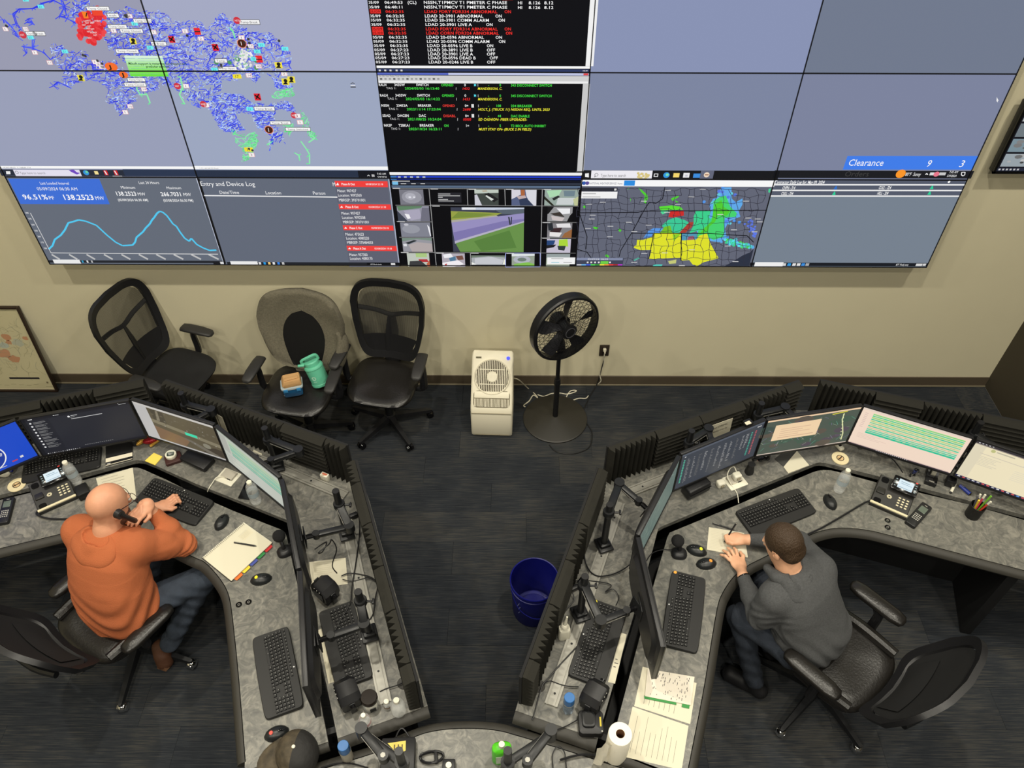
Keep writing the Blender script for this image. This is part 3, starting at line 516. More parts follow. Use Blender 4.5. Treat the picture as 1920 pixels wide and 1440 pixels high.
V.disc(*zH(817, 922), .03, C(250, 150, 40), 4, 16); tz(zH, '80°F  Sunny', 838, 924, 920, 18, WH, 0, .1); zline(zH, [(948, 927), (954, 920), (960, 927)], .006, WH); zrect(zH, 974, 915, 990, 930, K(220), 3); V.disc(*zH(1006, 924), .018, C(232, 120, 140), 4); zrect(zH, 1024, 915, 1052, 930, K(200), 3); tz(zH, '7:43 AM', 1072, 913, 1118, 12); tz(zH, '5/9/2024', 1060, 933, 1110, 12); zline(zH, [(1140, 914), (1158, 914), (1156, 928), (1146, 934), (1138, 928), (1140, 914)], .005, WH)
zpoly(zH, [(1326, 516), (1336, 536), (1330, 536), (1333, 543), (1329, 543), (1328, 537), (1324, 540)], K(240), 3)
# --- contractor log
tz(zH, 'Contractor Daily Log for: May 09, 2024', 148, 966, 411, 17, WH, 1, .1); V.disc(*zH(1073, 965), .008, WH, 3)
zpoly(zH, [(148, 950), (1166, 950), (1128, 1042), (122, 1042)], C(84, 90, 106), 1)
for k, y in enumerate((980, 1010, 1040)): zline(zH, [(140-k*8, y), (1156-k*14, y+1)], .01, K(235))
tz(zH, 'CHPH - 314', 188, 996, 256, 16, WH, 1, .1); tz(zH, 'CULL - 324', 698, 995, 763, 16, WH, 1, .1); tz(zH, 'CULL - 354', 182, 1026, 245, 16, WH, 1, .1); tz(zH, 'HILL - 324', 690, 1025, 748, 16, WH, 1, .1)
for x, y, c_ in ((470, 996, C(46, 110, 200)), (980, 994, C(46, 206, 150)), (462, 1026, C(46, 206, 150)), (967, 1024, C(46, 206, 150))): zpoly(zH, [(x-10, y+9), (x+4, y-10), (x+8, y-8), (x+9, y+9)], c_, 3)
zrect(zH, 20, 1392, 958, 1413, C(26, 29, 35), 2); zrect(zH, 46, 1390, 190, 1414, K(236), 3)
for x, c_ in ((200, K(210)), (226, C(50, 150, 220)), (252, K(225)), (276, K(225)), (300, C(60, 140, 220)), (322, K(170))): zrect(zH, x-7, 1396, x+7, 1409, c_, 3)
tz(zH, '80°F  Mostly sunny', 790, 1403, 856, 10); zrect(zH, 900, 1398, 928, 1410, K(215), 3); zrect(zH, 936, 1398, 948, 1409, K(215), 3)
# --- weather map
zrect(zG, 50, 280, 1784, 342, K(246), 2); zrect(zG, 436, 284, 528, 332, C(46, 140, 222), 3); tz(zG, 'NATIONAL WEATHER SERVICE  Home', 122, 310, 418, 17, C(60, 70, 100)); V.disc(*zG(72, 308), .013, C(50, 90, 170), 4); V.disc(*zG(102, 308), .013, C(90, 80, 150), 4)
random.seed(7)
def gx(i, j): return (20+i*62+random.uniform(-16, 16), 365+j*62+random.uniform(-16, 16))
nodes = {(i, j): gx(i, j) for i in range(28) for j in range(12)}
ext = lambda y: 1760-(y-340)*.27
for (i, j), p in nodes.items():
    for d in ((1, 0), (0, 1)):
        q = nodes.get((i+d[0], j+d[1]))
        if not q or p[0] > ext(p[1])-20 or q[0] > ext(q[1])-10 or max(p[1], q[1]) > 1050 or random.random() < .08: continue
        m_ = ((p[0]+q[0])/2+random.uniform(-7, 7), (p[1]+q[1])/2+random.uniform(-7, 7)); zline(zG, [p, m_, q], .0032, C(48, 48, 60), 4.4)
SB = C(96, 168, 232); LG = C(60, 206, 140); G1 = C(80, 205, 50); YL = C(222, 224, 44)
zpoly(zG, [(1500, 960), (1570, 930), (1600, 900), (1560, 1055), (1340, 1055), (1420, 1010)], C(44, 50, 66), 2)
zpoly(zG, [(1285, 385), (1320, 345), (1400, 345), (1405, 450), (1440, 480), (1500, 445), (1500, 500), (1465, 560), (1480, 610), (1380, 650), (1340, 720), (1360, 800), (1290, 840), (1215, 830), (1090, 750), (1080, 690), (1190, 640), (1215, 560), (1200, 510), (1235, 450), (1270, 440)], SB, 3)
for k in range(60): V.disc(*zG(1330+random.gauss(0, 70), 560+random.gauss(0, 110)), .012, random.choice((C(90, 120, 224), C(100, 200, 220), C(84, 150, 232))), 3.2, 7)
zpoly(zG, [(1240, 470), (1300, 430), (1350, 420), (1390, 520), (1450, 580), (1440, 610), (1340, 620), (1330, 790), (1240, 820), (1180, 790), (1090, 800), (1100, 740), (1180, 680), (1230, 610)], C(70, 210, 110), 3.4)
zpoly(zG, [(1250, 500), (1310, 460), (1330, 520), (1390, 560), (1360, 600), (1280, 600), (1250, 660), (1200, 700), (1190, 740), (1110, 770), (1150, 720), (1220, 650)], G1, 3.6)
zpoly(zG, [(1080, 560), (1210, 558), (1200, 620), (1250, 650), (1120, 730), (1020, 760), (1060, 690), (1060, 610)], LG, 3.5)
zpoly(zG, [(770, 690), (830, 640), (900, 615), (980, 640), (1020, 665), (1000, 700), (940, 755), (760, 760), (800, 720)], C(60, 200, 150), 3.3)
zpoly(zG, [(604, 806), (650, 740), (700, 712), (790, 715), (760, 760), (690, 765), (680, 790)], C(88, 150, 226), 3.2)
zpoly(zG, [(750, 760), (800, 700), (850, 690), (870, 760)], C(120, 190, 40), 3.7)
zpoly(zG, [(700, 762), (950, 758), (945, 820), (1090, 810), (1110, 780), (1180, 760), (1210, 850), (1285, 985), (1150, 1020), (1090, 1056), (1050, 1040), (1020, 1000), (950, 1005), (945, 980), (800, 985), (720, 990), (658, 992), (680, 910), (580, 912), (520, 890), (530, 870), (545, 868), (550, 818), (600, 820), (700, 790)], YL, 3.9)
zpoly(zG, [(870, 770), (950, 760), (880, 830)], C(140, 205, 40), 4.0)
for pg, c_ in (([(952, 760), (1090, 760), (1085, 815), (955, 825)], C(80, 150, 180)), ([(1010, 790), (1060, 780), (1070, 815), (1000, 822)], C(176, 46, 56)), ([(930, 755), (1020, 660), (1060, 658), (1045, 700), (985, 755)], C(170, 62, 50)), ([(850, 560), (970, 553), (972, 600), (880, 618), (832, 612)], C(204, 44, 42)), ([(748, 520), (860, 508), (940, 520), (965, 548), (760, 552)], C(90, 224, 52)), ([(770, 552), (850, 556), (780, 590), (762, 570)], C(80, 214, 150)), ([(560, 345), (600, 375), (640, 410), (648, 440), (630, 495), (612, 480), (620, 420), (590, 390)], G1), ([(855, 445), (930, 418), (925, 432), (870, 470)], G1), ([(890, 462), (930, 480), (905, 486)], G1), ([(62, 515), (80, 508), (92, 525), (72, 536)], G1), ([(150, 700), (200, 705), (195, 725), (165, 720)], G1), ([(385, 715), (410, 730), (400, 748), (385, 740)], G1), ([(270, 945), (300, 965), (290, 978), (262, 965)], G1), ([(488, 445), (496, 448), (492, 478)], G1), ([(460, 366), (480, 346), (474, 360)], G1), ([(510, 1000), (570, 975), (575, 985), (530, 1005)], C(90, 206, 180)), ([(700, 1040), (780, 1040), (770, 1058), (690, 1058)], C(84, 206, 190)), ([(830, 1010), (905, 995), (900, 1030), (840, 1035)], C(196, 200, 120)), ([(1735, 360), (1755, 355), (1745, 395), (1732, 390)], C(70, 210, 150))): zpoly(zG, pg, c_, 4.1)
for k in range(70):
    t_ = random.random(); V.disc(*zG(1340+240*t_+random.gauss(0, 12), 825+60*t_+random.gauss(0, 12)), .011, random.choice((SB, LG, G1, CY)), 3.5, 7)
for k in range(26): V.disc(*zG(1560+random.gauss(0, 20)+k*2, 640+k*6), .008, C(92, 120, 230), 3.5, 6)
for st in ([(0, 575), (560, 572), (600, 560), (1720, 552)], [(500, 758), (1210, 760), (1400, 775), (1540, 780), (1600, 840)], [(660, 480), (620, 540), (560, 650), (500, 760), (460, 820), (400, 920), (390, 970)], [(700, 765), (655, 990)], [(950, 760), (945, 1005)], [(0, 900), (100, 930), (150, 1000)], [(800, 345), (780, 450), (720, 490), (660, 480)], [(30, 575), (100, 790), (90, 900)]): zline(zG, st, .0055, C(14, 14, 20), 4.5)
for p in ((829, 372), (1142, 362), (1040, 432), (1532, 470), (242, 480), (612, 470), (920, 498), (150, 596), (142, 630), (820, 570), (476, 660), (655, 686), (310, 696), (108, 716), (526, 744), (306, 790), (615, 940), (1552, 622), (1638, 630), (1655, 656), (1422, 728), (1608, 746), (1366, 874), (1300, 590), (800, 936), (1436, 1014), (954, 1050), (524, 1020), (1045, 908), (118, 497)): zrect(zG, p[0]-26, p[1]-3, p[0]+26, p[1]+3, K(205), 5)
zrect(zG, 48, 348, 372, 382, C(42, 44, 54), 5); zrect(zG, 45, 384, 368, 446, K(240), 5); zrect(zG, 60, 398, 180, 406, K(170), 6); zrect(zG, 60, 428, 220, 436, K(170), 6); zrect(zG, 346, 356, 364, 374, K(220), 6)
zrect(zG, 6, 980, 420, 1058, C(64, 68, 86), 5); zrect(zG, 6, 980, 420, 1002, C(130, 138, 166), 5.2); tz(zG, '05/09/24  06:25', 105, 991, 290, 12, K(235), L=6); zrect(zG, 222, 1010, 290, 1034, C(110, 210, 70), 6)
for x in (105, 138, 172, 205, 306): zrect(zG, x-7, 1014, x+7, 1028, K(230), 6)
for k, c_ in enumerate(((200, 200, 210), (110, 180, 230), (60, 90, 220), (80, 210, 80), (50, 150, 50), (240, 230, 60), (240, 150, 50), (230, 60, 50), (170, 40, 40), (180, 60, 200))): zrect(zG, 8+k*41, 1036, 49+k*41, 1048, C(*c_), 6)
# --- split over the panels
M_BEZ = mat('panel_bezel', C(16, 16, 20), .5)
names = {0: 'bottom row', 1: 'middle row', 2: 'top row'}
LBL = {(0, 0): 'wall display showing a blue load curve and megawatt figures, bottom left', (1, 0): 'wall display titled Entry and Device Log with red phase alerts', (2, 0): 'wall display tiled with security camera pictures', (3, 0): 'wall display with the coloured weather radar map', (4, 0): 'wall display with the contractor daily log, bottom right',
       (0, 1): 'wall display with the south-west part of the blue network map, above the load curve', (1, 1): 'wall display with the south-east part of the blue and green network map', (2, 1): 'black wall display with green and yellow switch tag list', (3, 1): 'plain grey-blue wall display above the weather radar map', (4, 1): 'plain grey-blue wall display with the blue Clearance banner',
       (0, 2): 'wall display at top left with red outage cluster on network map', (1, 2): 'wall display in top row with white cluster on blue network map', (2, 2): 'black wall display in top row listing white and red alarms', (3, 2): 'plain lavender wall display in top row, right of the alarm list', (4, 2): 'plain grey wall display at the top right of the video wall'}
cent = []
for p in V.P:
    us = [V.V[i][0] for i in p]; vs_ = [V.V[i][1] for i in p]; cent.append((sum(us)/len(us), sum(vs_)/len(vs_)))
SC = {}
for k, (u, v) in enumerate(cent):
    c = min(4, max(0, int((u-X0)//PWD))); r = min(2, max(0, int((v-Z0)//PHT))); SC.setdefault((c, r), []).append(k)
for (c, r), fs in sorted(SC.items()):
    cx, z0 = X0+(c+.5)*PWD, Z0+r*PHT
    t = thing('video_panel', LBL[(c, r)], 'display', (cx, 0, z0), 0, 'displays of the video wall')
    MB().box((0, -.078, PHT/2), (PWD-.004, .07, PHT-.004)).box((0, -.026, PHT/2), (PWD*.5, .036, PHT*.6)).build('housing', M_BLACK, t)
    fm = MB(); b_ = .0026
    for sx in (-1, 1): fm.box((sx*(PWD/2-b_/2), -T+.003, PHT/2), (b_, .012, PHT))
    for sz in (0, 1): fm.box((0, -T+.003, b_/2+sz*(PHT-b_)), (PWD, .012, b_))
    fm.build('bezel', M_BEZ, t, 0)
    q = CV(None)
    for k in fs:
        b0 = len(q.V); q.V += [(min(max(V.V[i][0]-cx, -PWD/2-.02), PWD/2+.02), -T+.006-.0003*V.V[i][2], min(max(V.V[i][1]-z0, -.02), PHT+.02)) for i in V.P[k]]
        q.P.append(tuple(range(b0, b0+len(V.P[k])))); q.Cc.append(V.Cc[k])
    q.build('screen_image', M_SCREEN, t)
# ================================================================== console desks
DZ = .74
def lam_mat():
    m, n, l, b = nt('marbled_laminate'); tc = n.new('ShaderNodeTexCoord')
    d = n.new('ShaderNodeTexNoise'); d.inputs['Scale'].default_value = 5; d.inputs['Detail'].default_value = 3; l.new(tc.outputs['Object'], d.inputs[0])
    mx = n.new('ShaderNodeMix'); mx.data_type = 'VECTOR'; mx.inputs['Factor'].default_value = .18
    l.new(tc.outputs['Object'], mx.inputs['A']); l.new(d.outputs['Color'], mx.inputs['B'])
    t = n.new('ShaderNodeTexNoise'); t.inputs['Scale'].default_value = 30; t.inputs['Detail'].default_value = 7; t.inputs['Roughness'].default_value = .62; t.inputs['Distortion'].default_value = .9
    l.new(mx.outputs['Result'], t.inputs[0])
    r = n.new('ShaderNodeValToRGB'); e = r.color_ramp.elements
    e[0].position = .30; e[0].color = (*C(78, 78, 76), 1); e[1].position = .70; e[1].color = (*C(136, 133, 124), 1)
    x = e.new(.5); x.color = (*C(105, 104, 98), 1)
    l.new(t.outputs[0], r.inputs[0]); l.new(r.outputs[0], b.inputs['Base Color']); b.inputs['Roughness'].default_value = .38; return m
M_LAM = lam_mat()
M_EDGE = mat('desk_edge_rubber', C(47, 45, 40), .55)
M_BASE = mat('desk_base_black', C(20, 20, 21), .6)
M_FOAM = mat('charcoal_foam', C(44, 43, 39), .95, bump=.25, bscale=500, spec=.1)
M_SCR = mat('screen_fabric', C(24, 24, 25), .9)
V2 = lambda p: Vector((p[0], p[1]))
def bumper(path, side, wd=.042, z=DZ, drop=.05):
    m = MB(); P = [V2(p) for p in path]; R = []
    for i, p in enumerate(P):
        d = (P[min(i+1, len(P)-1)]-P[max(i-1, 0)]).normalized(); nrm = Vector((-d.y, d.x))*side
        prof = [(-.004, 0), (.25*wd, 0), (.62*wd, -.006), (.88*wd, -.017), (wd, -.03), (.85*wd, -.044), (.5*wd, -drop), (-.004, -drop)]
        R.append([(p.x+nrm.x*a, p.y+nrm.y*a, z+b) for a, b in prof])
    return m.rings(R)
def sm(pts, sub=4): return [tuple(v[:2]) for v in smooth_pts([Vector((*p, 0)) for p in pts], sub)]
def foam(parent, A, B, pattern, inward, z0=DZ+.002, H=.305):
    A, B = V2(A), V2(B); d = (B-A).normalized(); nrm = Vector((-d.y, d.x))
    if nrm.dot(V2(inward)-A) < 0: nrm = -nrm
    Lt = (B-A).length; tot = sum(l for _, l in pattern); s = 0
    def W(u, v, z): q = A+d*u+nrm*v; return (q.x, q.y, z)
    MB().rings([[W(0, -.002, z0), W(Lt, -.002, z0), W(Lt, -.016, z0), W(0, -.016, z0)], [W(0, -.002, z0+H-.004), W(Lt, -.002, z0+H-.004), W(Lt, -.016, z0+H-.004), W(0, -.016, z0+H-.004)]]).build('privacy_screen', M_SCR, parent, 0)
    for k, (kind, l0) in enumerate(pattern):
        l = l0*Lt/tot; a, b = s+.003, s+l-.003; s += l; n_ = max(3, round((b-a if kind == 'V' else H)/.034)); m = MB()
        if kind == 'V':
            pf = [(a, 0), (b, 0)]
            for i in range(n_, 0, -1):
                x1 = a+(b-a)*i/n_; x0 = a+(b-a)*(i-1)/n_; pf += [(x1, .02), ((x0+x1)/2, .056)]
            pf.append((a, .02))
            m.rings([[W(u, v, z0) for u, v in pf], [W(u, v, z0+H) for u, v in pf]])
        else:
            pf = [(0, 0)]
            for i in range(n_): pf += [(.02, H*i/n_), (.056, H*(i+.5)/n_)]
            pf += [(.02, H), (0, H)]
            m.rings([[W(a, v, z0+z) for v, z in pf], [W(b, v, z0+z) for v, z in pf]])
        m.build('foam_tile', M_FOAM, parent, 0)
def rail(parent, A, B, wd=.066, z=DZ):
    A, B = V2(A), V2(B); d = (B-A).normalized(); n = Vector((-d.y, d.x))
    pf = [(-.5, 0), (-.5, .012), (-.36, .012), (-.36, .006), (-.28, .006), (-.28, .012), (.28, .012), (.28, .006), (.36, .006), (.36, .012), (.5, .012), (.5, 0)]
    r = MB().rings([[(P.x+n.x*u*wd, P.y+n.y*u*wd, z+v) for u, v in pf] for P in (A, B)]).build('accessory_rail', M_ALU, parent, 0)
    L_ = (B-A).length; m = MB()
    for t in np.arange(.12, L_, .28): q = A+d*t; m.cyl((q.x, q.y, z+.012), (q.x, q.y, z+.0135), .006, seg=10)
    m.build('rail_screws', M_BLACK2, r, kind='stuff')
def panel(parent, A, B, z0, z1, th=.03, name='base_panel', m=None):
    A, B = V2(A), V2(B); d = (B-A); c = (A+B)/2
    MB().box((c.x, c.y, (z0+z1)/2), (d.length, th, z1-z0), math.atan2(d.y, d.x)).build(name, m or M_BASE, parent, 0)
# ---- left console
LC = thing('console_desk', 'left dispatch console with marbled grey top under the man in orange', 'console desk', (0, 0, 0))
ue = sm([(-3.75, -2.318), (-2.925, -2.054), (-2.592, -1.948), (-2.43, -1.907), (-2.29, -1.90), (-2.16, -1.93), (-2.05, -1.985), (-1.814, -2.102), (-1.732, -2.14), (-1.638, -2.225), (-1.567, -2.31), (-1.522, -2.40), (-1.464, -2.56), (-1.385, -2.79), (-1.301, -3.05), (-1.25, -3.21)])
ch = [(-.874, -3.118), (-1.146, -2.37), (-1.302, -1.972), (-1.318, -1.94), (-1.345, -1.918), (-1.656, -1.787), (-1.882, -1.683), (-2.123, -1.559), (-2.30, -1.475), (-2.336, -1.463), (-2.371, -1.465), (-2.63, -1.561), (-3.079, -1.714), (-3.75, -1.945)]
en = [(-1.245, -3.235), (-1.225, -3.243), (-1.2, -3.238)]
MB().prism(ue+en+ch, DZ-.032, DZ).build('worksurface', M_LAM, LC, 30)
bumper(ue, -1).build('edge_bumper', M_EDGE, LC)
bumper([(-1.2, -3.24), (-.874, -3.12)], -1, .03).build('end_bumper', M_EDGE, LC)
rc = [(-3.75, -1.905), (-3.096, -1.677), (-2.653, -1.519), (-2.39, -1.412), (-2.355, -1.403), (-2.312, -1.410), (-2.227, -1.447), (-1.945, -1.583), (-1.678, -1.697), (-1.33, -1.848), (-1.303, -1.865), (-1.285, -1.89), (-.924, -2.852), (-.831, -3.102)]
ro = [(-.412, -2.944), (-.676, -2.22), (-.862, -1.70), (-.905, -1.60), (-.96, -1.515), (-2.2, -.975), (-2.36, -.962), (-3.75, -1.42)]
MB().prism(rc+ro, DZ-.032, DZ).build('monitor_shelf', M_LAM, LC, 30)
bumper([(-.831, -3.105), (-.412, -2.947)], -1, .045).build('shelf_end_bumper', M_EDGE, LC)
MB().prism([(p[0], p[1]) for p in rc]+[(p[0]+.02, p[1]+.0) for p in ch[:1]]+ch[1:], DZ-.42, DZ-.40).build('cable_trough', M_DARK, LC, 0)
foam(LC, (-3.75, -1.445), (-2.352, -.987), [('H', .25), ('V', .3), ('H', .3), ('V', .3), ('H', .3)], (-2.6, -1.5))
foam(LC, (-2.216, -.999), (-.975, -1.535), [('V', .3), ('V', .3), ('V', .3), ('H', .3), ('V', .14)], (-1.8, -1.7))
foam(LC, (-.915, -1.640), (-.445, -2.955), [('V', .17), ('H', .3), ('V', .29), ('H', .27), ('V', .3), ('H', .1)], (-1.2, -2.2))
rail(LC, (-2.1, -1.16), (-1.004, -1.678)); rail(LC, (-.972, -1.86), (-.622, -2.933)); rail(LC, (-3.4, -1.50), (-2.42, -1.17))
panel(LC, (-2.2, -1.05), (-1.02, -1.56), .01, .70); panel(LC, (-.95, -1.66), (-.50, -2.93), .01, .70); panel(LC, (-3.7, -1.5), (-2.4, -1.06), .01, .70)
panel(LC, (-.52, -2.93), (-1.12, -3.13), .01, .70, name='leg_panel'); panel(LC, (-3.68, -1.5), (-3.58, -2.2), .01, .7, name='leg_panel')
# ---- right console
RC = thing('console_desk', 'right dispatch console with marbled grey top under the man in grey', 'console desk', (0, 0, 0))
ue2 = sm([(.81, -3.29), (.834, -3.222), (.961, -2.867), (1.051, -2.591), (1.113, -2.407), (1.155, -2.322), (1.235, -2.22), (1.329, -2.148), (1.395, -2.112), (1.69, -1.962), (1.812, -1.912), (1.926, -1.893), (2.063, -1.905), (2.191, -1.941), (2.608, -2.082), (2.872, -2.171), (3.3, -2.315)])
ch2 = [(3.45, -1.98), (3.024, -1.83), (2.74, -1.718), (2.255, -1.563), (2.02, -1.474), (1.985, -1.464), (1.94, -1.462), (1.90, -1.468), (1.854, -1.486), (1.356, -1.726), (.95, -1.913), (.918, -1.928), (.9, -1.96), (.773, -2.297), (.539, -2.953), (.468, -3.15)]
MB().prism(ue2+ch2, DZ-.032, DZ).build('worksurface', M_LAM, RC, 30)
bumper(ue2, -1).build('edge_bumper', M_EDGE, RC)
bumper([(.468, -3.152), (.79, -3.27)], -1, .04).build('end_bumper', M_EDGE, RC)
rc2 = [(.414, -3.10), (.60, -2.593), (.761, -2.17), (.848, -1.92), (.856, -1.90), (.89, -1.878), (1.261, -1.703), (1.869, -1.425), (1.905, -1.408), (1.935, -1.402), (1.974, -1.408), (2.285, -1.516), (2.756, -1.692), (3.45, -1.94)]
ro2 = [(3.5, -1.43), (1.975, -.96), (1.83, -.955), (.56, -1.515), (.515, -1.60), (.475, -1.72), (.04, -2.90), (.02, -2.965)]
MB().prism(rc2+ro2, DZ-.032, DZ).build('monitor_shelf', M_LAM, RC, 30)
bumper([(.02, -2.968), (.414, -3.103)], -1, .05).build('shelf_end_bumper', M_EDGE, RC)
MB().prism(rc2+ch2, DZ-.42, DZ-.40).build('cable_trough', M_DARK, RC, 0)
foam(RC, (.05, -2.935), (.50, -1.69), [('H', .1), ('V', .3), ('H', .27), ('V', .24), ('H', .4)], (.8, -2.2))
foam(RC, (.563, -1.54), (1.833, -.985), [('V', .3), ('H', .3), ('H', .3), ('V', .3), ('H', .12)], (1.2, -1.7))
foam(RC, (1.965, -.977), (3.5, -1.452), [('V', .33), ('H', .28), ('V', .33), ('H', .33), ('V', .3)], (2.2, -1.7))
rail(RC, (.645, -1.72), (.195, -2.94)); rail(RC, (.687, -1.654), (1.75, -1.16)); rail(RC, (2.05, -1.17), (3.3, -1.56))
panel(RC, (.55, -1.62), (.10, -2.93), .01, .70); panel(RC, (.62, -1.58), (1.8, -1.05), .01, .70); panel(RC, (2.0, -1.05), (3.4, -1.48), .01, .70)
panel(RC, (.10, -2.95), (.72, -3.17), .01, .70, name='leg_panel'); panel(RC, (2.98, -1.62), (2.84, -2.175), .01, .70, .06, name='leg_panel'); panel(RC, (2.0, -1.5), (3.0, -1.83), .01, .70)
# ---- third console at the bottom
TC = thing('console_desk', 'near dispatch console with rounded far edge at the bottom of the picture', 'console desk', (0, 0, 0))
far = sm([(-1.2, -3.335), (-.89, -3.228), (-.654, -3.155), (-.476, -3.082), (-.40, -3.056), (-.30, -3.041), (-.17, -3.038), (-.06, -3.048), (.02, -3.068), (.139, -3.102), (.385, -3.176), (.75, -3.29)])
MB().prism(far+[(.9, -3.9), (-1.3, -3.9)], DZ-.062, DZ-.03).build('worksurface', M_LAM, TC, 30)
bumper(far, 1, .045, DZ-.03).build('edge_bumper', M_EDGE, TC)
panel(TC, (-.9, -3.45), (.5, -3.45), .01, .67); panel(TC, (-.95, -3.5), (-.95, -3.88), .01, .67, name='leg_panel'); panel(TC, (.55, -3.5), (.55, -3.88), .01, .67, name='leg_panel')
# flush desk buttons
M_RING = mat('button_ring', C(60, 58, 54), .35, .4)
for P, Ls, par in (((448, 1134), 'left', LC), ((466, 1129), 'left', LC), ((1664, 976), 'right', RC), ((1664, 989), 'right', RC)):
    p = px(*P); g = MB().lathe([(.0, 0), (.016, 0), (.017, .002), (.015, .004), (.010, .0035), (.008, .0015), (0, .0015)], (p.x, p.y, DZ), 20).build('desk_button', M_GLOSS, par)
    MB().lathe([(.0045, .004), (.0065, .004), (.0065, .0046), (.0045, .0046), (.0045, .004)], (p.x, p.y, DZ-.0018), 14).build('button_mark', M_ALU, g)
# ================================================================== monitors
def screen_cv(w, h, y=-.0125): return CV(lambda u, v, L: ((u-.5)*w, y-.0002*L, v*h))
M_MON = mat('monitor_shell', C(29, 29, 31), .4, bump=.03, bscale=500)
def monitor(BL_, BR_, draw, label, zb=.84, h=.345, wd=None):
    a, b = V2(BL_), V2(BR_); c = (a+b)/2; w = wd or min(.612, (b-a).length-.004)
    t = thing('monitor', label, 'monitor', (c.x, c.y, zb), math.atan2(b.y-a.y, b.x-a.x), 'monitors on the consoles')
    MB().box((0, .004, h/2), (w, .022, h), bev=.004).build('housing', M_MON, t)
    MB().rings([[(x*.44*w, .012, h*.5+z*.40*h) for x, z in superell(2, 2, 6, 24)], [(x*.40*w, .034, h*.5+z*.34*h) for x, z in superell(2, 2, 6, 24)]]).build('rear_cover', M_MON, t)
    MB().box((0, .036, h*.5), (.11, .008, .11), bev=.003).build('mount_plate', M_BLACK2, t)
    f = MB(); k = .006
    for s in (-1, 1): f.box((s*(w/2-k/2), -.009, h/2), (k, .006, h))
    f.box((0, -.009, h-k/2), (w-2*k, .006, k)); f.box((0, -.009, .007), (w-2*k, .006, .014)); f.build('bezel', M_BLACK, t, 0)
    q = CV(lambda u, v, L: ((u-.5)*(w-2*k), -.0075-.00015*L, .014+v*(h-k-.014))); draw(q); q.build('screen_image', M_SCREEN, t)
    return t
def bars(q, x0, y0, x1, y1, n, col, wmin=.4, th=.4, L=2):
    d = (y1-y0)/n
    for i in range(n): q.rect(x0, y0+d*i, x0+(x1-x0)*random.uniform(wmin, 1), y0+d*i+d*th, col, L)
random.seed(21)
def d_blue(q):
    q.rect(0, 0, 1, 1, C(30, 74, 196), 0); q.disc(.58, .40, .19, K(235), 1, 44, .335); q.disc(.58, .40, .178, C(28, 56, 150), 2, 44, .314); q.disc(.58, .40, .10, K(225), 3, 36, .176); q.text('SHIP', .685, .36, .07, K(230), 3, .06, 1)
    q.rect(.55, .09, .72, .105, K(200), 1); q.rect(.78, .12, .83, .15, C(190, 60, 80), 1); q.rect(.86, .14, .89, .19, K(215), 1); q.rect(0, 0, 1, .035, C(26, 30, 50), 1)
def d_dark(q):
    q.rect(0, 0, 1, 1, C(36, 37, 44), 0); q.rect(0, .93, 1, 1, C(30, 30, 36), 1); q.rect(0, 0, .035, 1, C(26, 27, 32), 1); q.rect(.24, .04, 1, .92, C(40, 41, 48), 1)
    q.rect(.06, .95, .10, .965, K(220), 2); q.disc(.30, .965, .008, K(200), 2); q.rect(.31, .958, .345, .972, K(170), 2); q.rect(.90, .952, .97, .96, K(190), 2); q.disc(.9, .985, .006, K(200), 2)
    for k in range(9):
        y = .86-k*.082; q.disc(.065, y, .010, K(225), 3, 12, .02); bars(q, .09, y-.03, .22, y+.03, 3, K(140), .5, .35)
    q.disc(.42, .875, .011, K(235), 3, 12, .022); q.rect(.44, .88, .50, .895, K(190), 2); q.rect(.43, .845, .47, .855, K(170), 2); q.rect(.43, .80, .72, .812, K(215), 2)
    for k in range(16): q.rect(.05+k*.02, .01, .06+k*.02, .028, K(random.choice((120, 200, 230))), 3)
    for k in range(14): q.rect(.42+k*.02, .075, .432+k*.02, .083, K(150), 2)
    q.rect(0, 0, 1, .035, C(28, 28, 36), 1)
def d_street(q):
    q.rect(0, 0, 1, 1, C(92, 84, 66), 0); q.rect(0, .92, 1, 1, C(196, 192, 186), 1); q.rect(0, 0, .16, .95, C(186, 184, 182), 1); q.rect(0, 0, 1, .03, C(190, 188, 186), 2)
    q.rect(.2, .6, .36, .9, C(74, 68, 56), 1); q.poly([(.16, .52), (1, .34), (1, .44), (.16, .62)], C(128, 120, 98), 2); q.poly([(.16, .05), (.5, .05), (.6, .3), (.16, .42)], C(124, 98, 74), 1); q.poly([(.5, .32), (.62, .3), (.95, .05), (.8, .05)], C(110, 104, 92), 2)
    q.poly([(.72, .05), (.78, .2), (.9, .28), (1, .26), (1, .05)], C(66, 58, 48), 1); q.disc(.8, .27, .05, C(132, 128, 112), 2, 14, .07)
    for k in range(40): q.disc(random.uniform(.2, .98), random.uniform(.5, .88), random.uniform(.005, .02), random.choice((C(100, 92, 74), C(80, 72, 58), C(112, 106, 90))), 2, 7)
    for k in range(6): q.disc(random.uniform(.25, .95), random.uniform(.2, .7), .006, K(220), 3, 8)
    q.rect(.565, .43, .715, .51, C(62, 214, 170), 3); q.rect(.16, .03, 1, .045, C(160, 156, 150), 3); q.poly([(.24, .62), (.28, .62), (.3, .9), (.27, .9)], C(130, 122, 104), 2)
def d_table(q):
    q.rect(0, 0, 1, 1, C(186, 190, 180), 0); q.rect(0, .93, 1, 1, C(150, 160, 150), 1); q.rect(0, 0, 1, .03, K(60), 1)
    for k in range(12): q.rect(.16, .42+k*.038, .99, .42+k*.038+.022, random.choice((C(86, 180, 150), C(120, 196, 160), C(70, 160, 136), C(160, 190, 150))), 2)
    bars(q, .03, .1, .4, .36, 6, C(160, 160, 154), .2, .3)
    q.rect(0, .42, .13, .9, C(170, 172, 164), 1)
